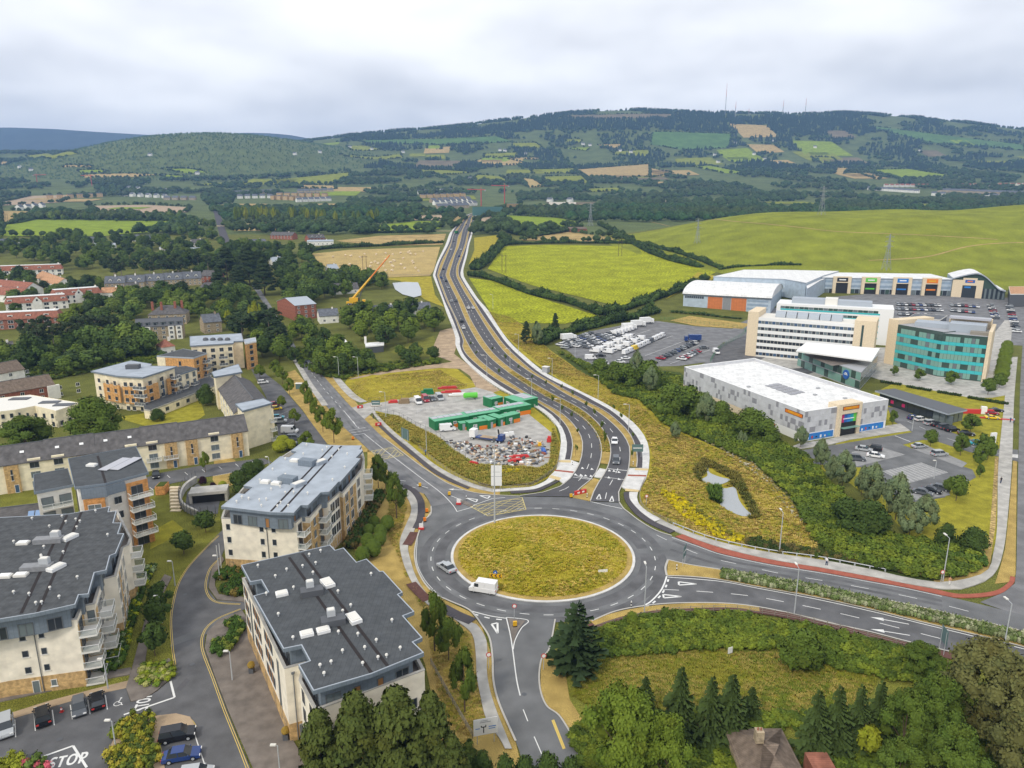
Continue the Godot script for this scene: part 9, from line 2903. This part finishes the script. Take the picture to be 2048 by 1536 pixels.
	simple("kiosk","small grey utility kiosk beside the new road footpath","kiosk",14.5,-299.7,-.6,[["cabinet","grey",0,0,0,2.6,2.4,2.2],["roof","off_white",0,2.4,0,2.9,.15,2.5]])
	simple("bus_shelter","small green and white shelter on the west road verge","shelter",-82.8,-272.5,.0,[["wall","sign_green",0,0,0,3.0,2.1,1.4],["roof","off_white",0,2.1,0,3.4,.15,1.8]])
	for q in [["orange barrier box on the verge by the roundabout path, topmost of two",-19.9,-156.1,"orange"],["orange barrier box on the verge by the roundabout path, lower of two",-19.8,-151.1,"orange"],["yellow box sign on the west splitter",-15.5,-166.2,"yellow"],["yellow box sign lying in the west road lane",-23.5,-172,"yellow"],["yellow box sign on the south splitter island",.5,-109.2,"yellow"],["yellow marker at the nose of the north splitter",14.5,-164.9,"yellow"],["orange marker beside the crossing studs of the west road",-48.7,-209.8,"orange"]]:
		simple("road_work_box",q[0],"road works sign",q[1],q[2],.2,[["foot","black",0,0,0,.7,.12,.6],["panel",q[3],0,.12,0,.65,.8,.35]],"",.2)
	for q in [["white sign on red feet by the roundabout path",-20.1,-147],["white sign on red feet on the west splitter island",-12.8,-160.7]]:
		simple("road_work_sign",q[0],"road works sign",q[1],q[2],.0,[["foot","red",0,0,0,1.2,.4,.7],["panel","white",0,.4,0,.9,1.0,.1]],"",.2)
	for q in [["red plastic barriers heaped on the north splitter island, front one",16.4,-166.8],["red plastic barriers heaped on the north splitter island, back one",17.6,-167.5],["red and white barrier closing the path at the compound entrance",-53.7,-244.9],["red and white barrier across the path below the compound entrance",-43.5,-224.2]]:
		simple("plastic_barrier",q[0],"barrier",q[1],q[2],.5,[["barrier","red",0,0,0,2.0,.95,.5],["band","white",0,.3,0,.7,.4,.54]],"",.22)
	simple("traffic_cone","red and white traffic cone in an empty parking bay","traffic cone",-63.9,-87.9,.0,[["foot","red",0,0,0,.45,.06,.45],["cone","red",0,.06,0,.26,.3,.26],["band","white",0,.36,0,.18,.2,.18],["tip","red",0,.56,0,.1,.15,.1]])
	for q in [["striped bollard on the median nose of the east road",32.4,-128.6],["striped bollard on the north splitter",18.4,-164.6],["striped bollard at the east give-way",21.3,-115.2],["striped bollard on the west splitter",-11.1,-163.1],["striped bollard on the island grass",-.2,-140.7],["striped bollard left of the crossing",16.7,-187.6],["striped bollard right of the crossing",33.4,-187.2]]:
		simple("bollard",q[0],"bollard",q[1],q[2],.0,[["foot","black",0,0,0,.16,.3,.16],["band","white",0,.3,0,.16,.3,.16],["band","black",0,.6,0,.16,.3,.16],["cap","white",0,.9,0,.16,.3,.16]],"",.2)
	rail_fence("weathered three-rail fence around the compound corner of the west road",[-27.5,-201.9,-23.3,-193.3,-16.6,-181.5,-10.9,-174.4,-4.3,-170,2,-171,5.3,-172.7,9.4,-179.3,12.2,-185.7,13.5,-194.1],[.4,.75,1.1],1.2,2.0)
	rail_fence("pale fence along the footpath behind the green cabins",[-18.5,-308.8,-11.5,-286.9,-4.7,-270.2,1.7,-258.5,7.3,-247.5,11.5,-236.2,14,-224.2],[.4,.8,1.15],1.25,2.4,"off_white")
	rail_fence("weathered rail fence bending round the pond meadow by the crossing",[34.7,-176.1,32.1,-168.4,31,-162.2,31.3,-157.2,33.4,-153,36.7,-148.8],[.4,.75,1.1],1.2,2.0)
	rail_fence("galvanised crash rail beside the east road footpath",[36.2,-149.3,40.9,-144,45.3,-140.5,53.9,-136.1,62.6,-133.3,73.2,-128.2],[.62],.7,2.5,"steel",.1)
	rail_fence("grey rail fence along the bramble thicket south of the east road",[13.8,-107.8,19.5,-110.6,26.9,-113.1,37.8,-114.1,45.7,-112.6,52.8,-109.7,59.4,-105.6,66.4,-101.9],[.4,.75,1.1],1.25,2.0)
	rail_fence("grey post and rail along the south road pavement",[-12.7,-98.8,-9,-90.6,-5.3,-82.7],[.4,.8,1.1],1.2,2.0)
	rail_fence("thin dark fence on the grassy side of the compound",[-52,-252.2,-40.1,-257.8,-27.7,-268,-14.5,-276.4],[1.7],1.8,3.5,"grey_dark",.035)
	rail_fence("thin dark fence on the west side of the compound",[-48,-241.8,-38.7,-234.4,-30.5,-222.1,-22.5,-211.3,-17.3,-199.7,-9.6,-188],[1.7],1.8,3.0,"grey_dark",.035)
	rail_fence("green mesh fence round the car yard",[89.3,-317.2,101.8,-345.9,127.5,-389.2,106,-407.6,86.8,-418.6],[.6,1.2,1.9],2.0,2.5,"cabin_green",.04)
	rail_fence("grey slatted fence below the podium wing",[-124,-233.3,-120.3,-239.9,-117,-252.2,-114.1,-272.5],[.5,1.0,1.5],1.6,1.6,"wood_grey")
	rail_fence("dark rail around the underground ramp",[-82.4,-176.1,-82.9,-170,-80.8,-162.8,-77.4,-157.2,-72.4,-153.3,-68.3,-153.8],[.5,.9,1.3],2.9,1.5,"grey_dark")
	rail_fence("low fence along the hay field bottom",[-129.7,-580,-99.4,-590.6,-66.8,-590.6],[.6,1.1],1.2,6.0,"wood_grey",.08)
	s=Shape.new()
	ribbon(s.use("concrete"),pts([-82.3,-175.8,-82.8,-170,-80.6,-162.8,-77.4,-157.5,-72.4,-153.6]),pts([-81.6,-175.1,-82.1,-169.7,-80.2,-162.8,-77.2,-158.1,-72.4,-154.1]),1.6,20,1.6)
	o=thing("ramp_wall","curved concrete wall of the underground parking ramp","wall",Vector3.ZERO)
	put("wall",s,o)
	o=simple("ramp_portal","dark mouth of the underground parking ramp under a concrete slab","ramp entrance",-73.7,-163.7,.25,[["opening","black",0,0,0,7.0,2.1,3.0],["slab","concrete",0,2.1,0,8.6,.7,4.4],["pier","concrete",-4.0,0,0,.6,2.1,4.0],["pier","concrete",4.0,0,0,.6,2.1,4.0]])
	for k in 8:
		var t:=k/7.0
		var q:=P2(-84.3,-168.4).lerp(P2(-79.1,-157.2),t)
		simple("stone_step","stone step beside the ramp, %s from the top" % nth(k),"step",q.x,q.y,.05,[["tread","cream_stone",0,0,0,2.4,1.5 - .18*k,.9]],"steps by the ramp",.0)
	simple("brick_planter","orange brick planter at the head of the steps","planter",-87.3,-168.1,.1,[["box","orange_brick",0,0,0,2.2,2.2,3.4],["soil","scrub_ground",0,2.2,0,1.8,.1,3.0]])
	slab("ramp_floor","asphalt_mid",pts([-81.3,-168.4,-81.2,-174.1,-71.3,-163.7,-68.6,-155.5,-72.7,-154.9,-78.2,-160.1]),.13)
	for q in [["potted plant on the cobbles by the long facade",-40,-96.7],["potted plant on the cobbles near the grey door",-30.4,-82.5]]:
		o=simple("potted_plant",q[0],"potted plant",q[1],q[2],.0,[["pot","grey_dark",0,0,0,.7,.8,.7]],"",.2)
		var f:=put("foliage",crown("ball"),o)
		f.scale=P3(1.2,1.2,1.2)
		f.position.y=.7
		f.material_override=tint(.3,.2,.04)
	person("person in a blue top walking beside the rail fence",-24.9,-195.8,-.6,"poster_blue","denim")
	person("person in white walking on the footpath below the brambles",62.7,-130.6,.3,"white","denim")
	person("person in pink standing at the corner lawn path",82.7,-122.9,1.2,"clay_tile_pale","off_white")
	person("dark-clothed person on the long concrete path, nearest the car park",126.1,-174.1,1.4,"black","denim")
	person("dark-clothed person on the concrete path near the car display",164.4,-227.5,1.4,"car_blue","black")
	person("person in pale blue on the concrete path near the car display",165.2,-227,1.4,"clad_blue","denim")
	person("person in black beside the compound entrance",-46.6,-232.1,.4,"black","denim")
	o=thing("display_stand","angular red and white display stand on the retail lawn","display stand",V(161,-235.6),-.35)
	s=Shape.new()
	s.use("red").prism(PackedVector2Array([P2(-9,-1),P2(3,-4),P2(3.6,-3.4),P2(-8.4,0)]),.1,1.6)
	s.box(P3(-2,.1,3.0),P3(8,.5,3.6))
	put("wedge",s,o)
	s=Shape.new()
	s.use("white").box(P3(-.5,.1,-3.6),P3(1.2,2.6,-2.2))
	put("white_block",s,o)
	compound()
	pylons()
func compound():
	var n:=0
	for q in [[P2(-24.5,-218.9),P2(-14,-224.8),5.0,3.0,"front section of the long cabin row, road end"],[P2(-13.9,-225.3),P2(-4,-230.9),5.0,3.0,"middle section of the long cabin row"],[P2(-3.9,-231.5),P2(6.5,-238.1),5.0,3.2,"last section of the long cabin row, by the fence"],[P2(-7.2,-244.9),P2(-3.2,-248.2),5.0,3.2,"back wing of the cabins, nearest the yard"],[P2(-2.9,-248.2),P2(2.1,-241.8),9.0,3.2,"back wing of the cabins, against the footpath"],
			[P2(-13.5,-217.8),P2(-7.9,-221),3.0,2.8,"detached cabin before the row, first from the white van"],[P2(-7.5,-220.5),P2(-5.2,-222.6),5.5,2.8,"detached cabin before the row, beside the open store"],[P2(-4.2,-223.1),P2(-2.3,-224.8),5.5,2.8,"detached cabin before the row, other side of the open store"],[P2(-2,-224.8),P2(2.7,-228.7),3.0,2.9,"detached cabin before the row, last towards the fence"],[P2(-16.4,-218.9),P2(-14.2,-219.9),2.4,2.3,"small green cabin beside the white van"]]:
		var a: Vector2=q[0]
		var b: Vector2=q[1]
		var l:=a.distance_to(b)
		var d:=(b - a).normalized()
		var m: Vector2=(a+b)/2+P2(d.y,-d.x)*float(q[2])/2
		var h: float=q[3]
		var z:=float(q[2])/2
		var o:=thing("site_cabin","green and orange site cabin, "+q[4],"cabin",V(m.x,m.y,.1),-d.angle(),"green site cabins")
		var s:=Shape.new()
		s.use("cabin_green").box(P3(-l/2,0,-z),P3(l/2,h,z))
		put("wall",s,o)
		s=Shape.new()
		s.use("cabin_roof").box(P3(-l/2 - .1,h,-z - .1),P3(l/2+.1,h+.12,z+.1))
		put("roof",s,o)
		var f:=[P2(-l/2,z),P2(l/2,z)]
		at_edge(o,"orange_panel","orange",f[0],f[1],l*.55,l - .05,.05,h*.45,.04)
		at_edge(o,"door","grey",f[0],f[1],l*.3,l*.3+.9,.1,2.1,.05)
		for k in int(l/5):
			win(o,f[0],f[1],2.0+k*5.0,1.2,1.2,.9,"glass_grey","white")
		if n<5:
			for k in int(l/2.2):
				on_roof(o,"solar_panel",P2(-l/2+1.2+k*2.2,-z*.35),h+.14,P3(2.0,.1,z*.9),.0,"solar_grey")
		n+=1
	var s:=Shape.new()
	var poly:=pts([-22.1,-209.8,-14.3,-207.9,-8.8,-202.8,-2.1,-204.2,.9,-215.8,9.3,-209.8,10.8,-198.4,9.9,-190,2.2,-186.1,-8.9,-188.8,-15.1,-198.4])
	var cols:=["off_white","grey_mid","black","wood","bare_soil","grey","grey_dark","grey","clay_tile_pale","concrete","cream_stone","grey_dark","black","wood_grey","white","red_brick"]
	for i in 1100:
		var p:=P2(-22.1,-209.8).lerp(P2(10.3,-190),rng.randf())
		p+=P2(rng.randf_range(-14,14),rng.randf_range(-14,14))
		if not inside(p,poly):
			continue
		s.tr=Transform3D(Basis(Vector3.UP,rng.randf()*TAU)*Basis(Vector3.RIGHT,rng.randf_range(-.2,.2)),P3(p.x,.12,p.y))
		s.use(cols[i % cols.size()])
		if i % 4==0:
			s.tube(P3(-rng.randf_range(.5,1.6),.15,0),P3(.9,.2,.2),.13,.13,5)
		else:
			s.block(Vector3.ZERO,P3(rng.randf_range(.3,1.3),rng.randf_range(.15,.7),rng.randf_range(.3,.9)))
	var o:=put("building_debris",s)
	tag(o,"mixed heaps of pipes, timber and rubble in the compound","debris","","stuff")
	for q in [["stack of red plastic barriers across the debris heaps",2,-193.7,6.0,.7,1.1,"red",.1],["second stack of red barriers, below the first",.8,-190.4,4.0,.7,1.6,"red",.3],["red barriers lying at the compound rim",-10.6,-188.8,3.0,.5,.8,"red",-.6],["stack of red barriers at the grassy end of the compound, back",-25.2,-272.5,8.0,.9,1.6,"red",.15],["stack of red barriers at the grassy end of the compound, front",-23.3,-266.5,8.0,.9,1.6,"red",.15],["white boat-like panels beside the red barrier stacks",-20.5,-262.1,7.0,.9,1.6,"white",.15],["blue steel formwork frame standing in the debris",9.2,-198.4,1.2,.8,4.5,"blue",.1],["yellow tubs piled in the debris",8.2,-203.3,1.1,1.2,1.2,"yellow",.2],["green container with white bags at the compound edge",-32.1,-264.3,5.0,2.0,2.4,"cabin_green",.15],
			["row of white bulk bags in the compound, road side",-1.9,-212.8,2.0,1.3,1.2,"white",.1],["row of white bulk bags in the compound, fence side",-.3,-213.3,2.0,1.3,1.2,"white",.1],["red and white barriers heaped by the entrance, left heap",-48.7,-248.2,3.5,.9,2.0,"off_white",.2],["red and white barriers heaped by the entrance, right heap",-43.2,-252.2,3.5,.9,2.0,"red",.2],["pallets and crates by the entrance heaps",-39.2,-252.2,4.0,1.5,3.0,"wood",.1],["red gas bottle cage at the fence side of the compound",11.2,-207.5,1.4,1.8,1.4,"red",.0]]:
		var t:=simple("material_stack",q[0],"stack",q[1],q[2],q[7],[["base","wood",0,0,0,q[3],.15,q[5]],["load",q[6],0,.15,0,q[3]*.95,q[4]*.55,q[5]*.9],["top_load",q[6],q[3]*.06,.17+q[4]*.55,0,q[3]*.7,q[4]*.4,q[5]*.7]])
	for k in 3:
		rail_fence("short grey handrail in the compound yard, %s from the entrance" % nth(k),[[-32.9,-238.1,-26.3,-248.2],[-21.3,-252.2,-14.6,-256.4],[-16.3,-254.3,-10.5,-260.6]][k],[.6,1.1],1.1,2.0,"steel",.03,"handrail")
func pylons():
	var s:=Shape.new()
	s.use("pylon_steel")
	for k in 4:
		var a:=PI/4+PI/2*k
		var b:=PI/4+PI/2*(k+1)
		var lv:=[[.0,.13],[.25,.09],[.5,.055],[.75,.03],[1.0,.006]]
		for i in 4:
			var p:=[P3(cos(a)*lv[i][1],lv[i][0],sin(a)*lv[i][1]),P3(cos(a)*lv[i+1][1],lv[i+1][0],sin(a)*lv[i+1][1]),P3(cos(b)*lv[i][1],lv[i][0],sin(b)*lv[i][1]),P3(cos(b)*lv[i+1][1],lv[i+1][0],sin(b)*lv[i+1][1])]
			s.beam(p[0],p[1],.006)
			s.beam(p[0],p[3],.0035)
			s.beam(p[2],p[1],.0035)
			s.beam(p[1],p[3],.0035)
	var tower:=mesh_of(s)
	s=Shape.new()
	s.use("pylon_steel")
	for y in [.66,.8,.92]:
		s.beam(P3(-.17,y,0),P3(.17,y,0),.005)
		s.beam(P3(-.17,y,0),P3(0,y+.05,0),.0035)
		s.beam(P3(.17,y,0),P3(0,y+.05,0),.0035)
	var arms:=mesh_of(s)
	for q in [["lattice pylon on the crest of the grassy mound",340,-813,31.0],["lattice pylon at the foot of the mound behind the shops",304.7,-591.6,29.0],["lattice pylon on the near slope of the mound by the hedge",186,-736,24.0],["lattice pylon beside the tan field and brown barn",111,-1045,32.0]]:
		var o:=thing("pylon",q[0],"pylon",V(q[1],q[2]),.4)
		var t:=put("tower",tower,o)
		t.scale=Vector3.ONE*q[3]
		t=put("cross_arm",arms,o)
		t.scale=Vector3.ONE*q[3]
	for q in [["tallest red and white mast on the wooded hilltop",1053,-3774,150.0],["lattice mast just right of the tallest hilltop mast",1088,-3723,75.0],["thin short mast on the hilltop beside the lattice mast",1156,-3730,45.0],["lattice mast in the middle of the hilltop",1352,-3815,75.0],["mast at the right end of the hilltop group",1465,-3818,85.0]]:
		var o:=thing("radio_mast",q[0],"mast",V(q[1],q[2]))
		s=Shape.new()
		s.use("pylon_steel").tube(Vector3.ZERO,P3(0,q[3]*.6,0),2.6 if "lattice" in q[0] else 1.5,1.2,4)
		s.use("crane_red").tube(P3(0,q[3]*.6,0),P3(0,q[3],0),1.2,.5,4)
		put("pole",s,o)
	for q in [["red tower crane at the far left building site, nearest the frame edge",-1441,-2268,32.0,1.0],["red tower crane at the far left building site, nearer the far road",-1276,-2268,30.0,-1.0],["red tower crane left of the green scaffolding",-67,-1614,34.0,-1.0],["red tower crane above the green scaffolding",-17,-1693,40.0,-1.0]]:
		var o:=thing("tower_crane",q[0],"crane",V(q[1],q[2]))
		s=Shape.new()
		s.use("crane_red").tube(Vector3.ZERO,P3(0,q[3],0),1.1,1.1,4)
		put("mast",s,o)
		s=Shape.new()
		s.use("crane_red").beam(P3(-9*q[4],q[3],0),P3(30*q[4],q[3]+1,0),.8)
		s.beam(P3(0,q[3],0),P3(0,q[3]+6,0),.5)
		s.use("grey").block(P3(-9*q[4],q[3] - 2.5,0),P3(3,2.5,2))
		put("jib",s,o)
	for q in [["twin wooden poles standing in the big crop field",-6.7,-606.7,3.2],["twin wooden poles at the far corner of the big crop field",105,-709,3.2],["twin wooden poles at the hay field bottom",-121.9,-601.3,3.0],["twin wooden poles beside the left tan field",-743,-1086,3.0]]:
		var o:=thing("twin_pole",q[0],"power pole",V(q[1],q[2]))
		for e in [-q[3]/2,q[3]/2]:
			s=Shape.new()
			s.use("bark").tube(P3(e,0,0),P3(e,15,0),.22,.16,6)
			put("pole",s,o)
		s=Shape.new()
		s.use("bark").beam(P3(-2.6,14.2,0),P3(2.6,14.2,0),.12)
		put("cross_arm",s,o)
	s=Shape.new()
	s.use("cream_stone").tube(P3(0,.8,0),P3(.8,.8,0),.85,.85,10)
	s.tube(P3(0,.8,0),P3(-.8,.8,0),.85,.85,10)
	var bale:=mesh_of(s)
	for i in 44:
		var p:=P2(-178,-702).lerp(P2(-80,-758),rng.randf()).lerp(P2(-136.1,-609.5).lerp(P2(-69.7,-609.5),rng.randf()),rng.randf())
		var o:=put("hay_bale",bale)
		o.position=V(p.x,p.y,.25)
		o.rotation.y=rng.randf()*TAU
		tag(o,"round straw bale lying on the shaved hay field","hay bale","bales on the hay field")
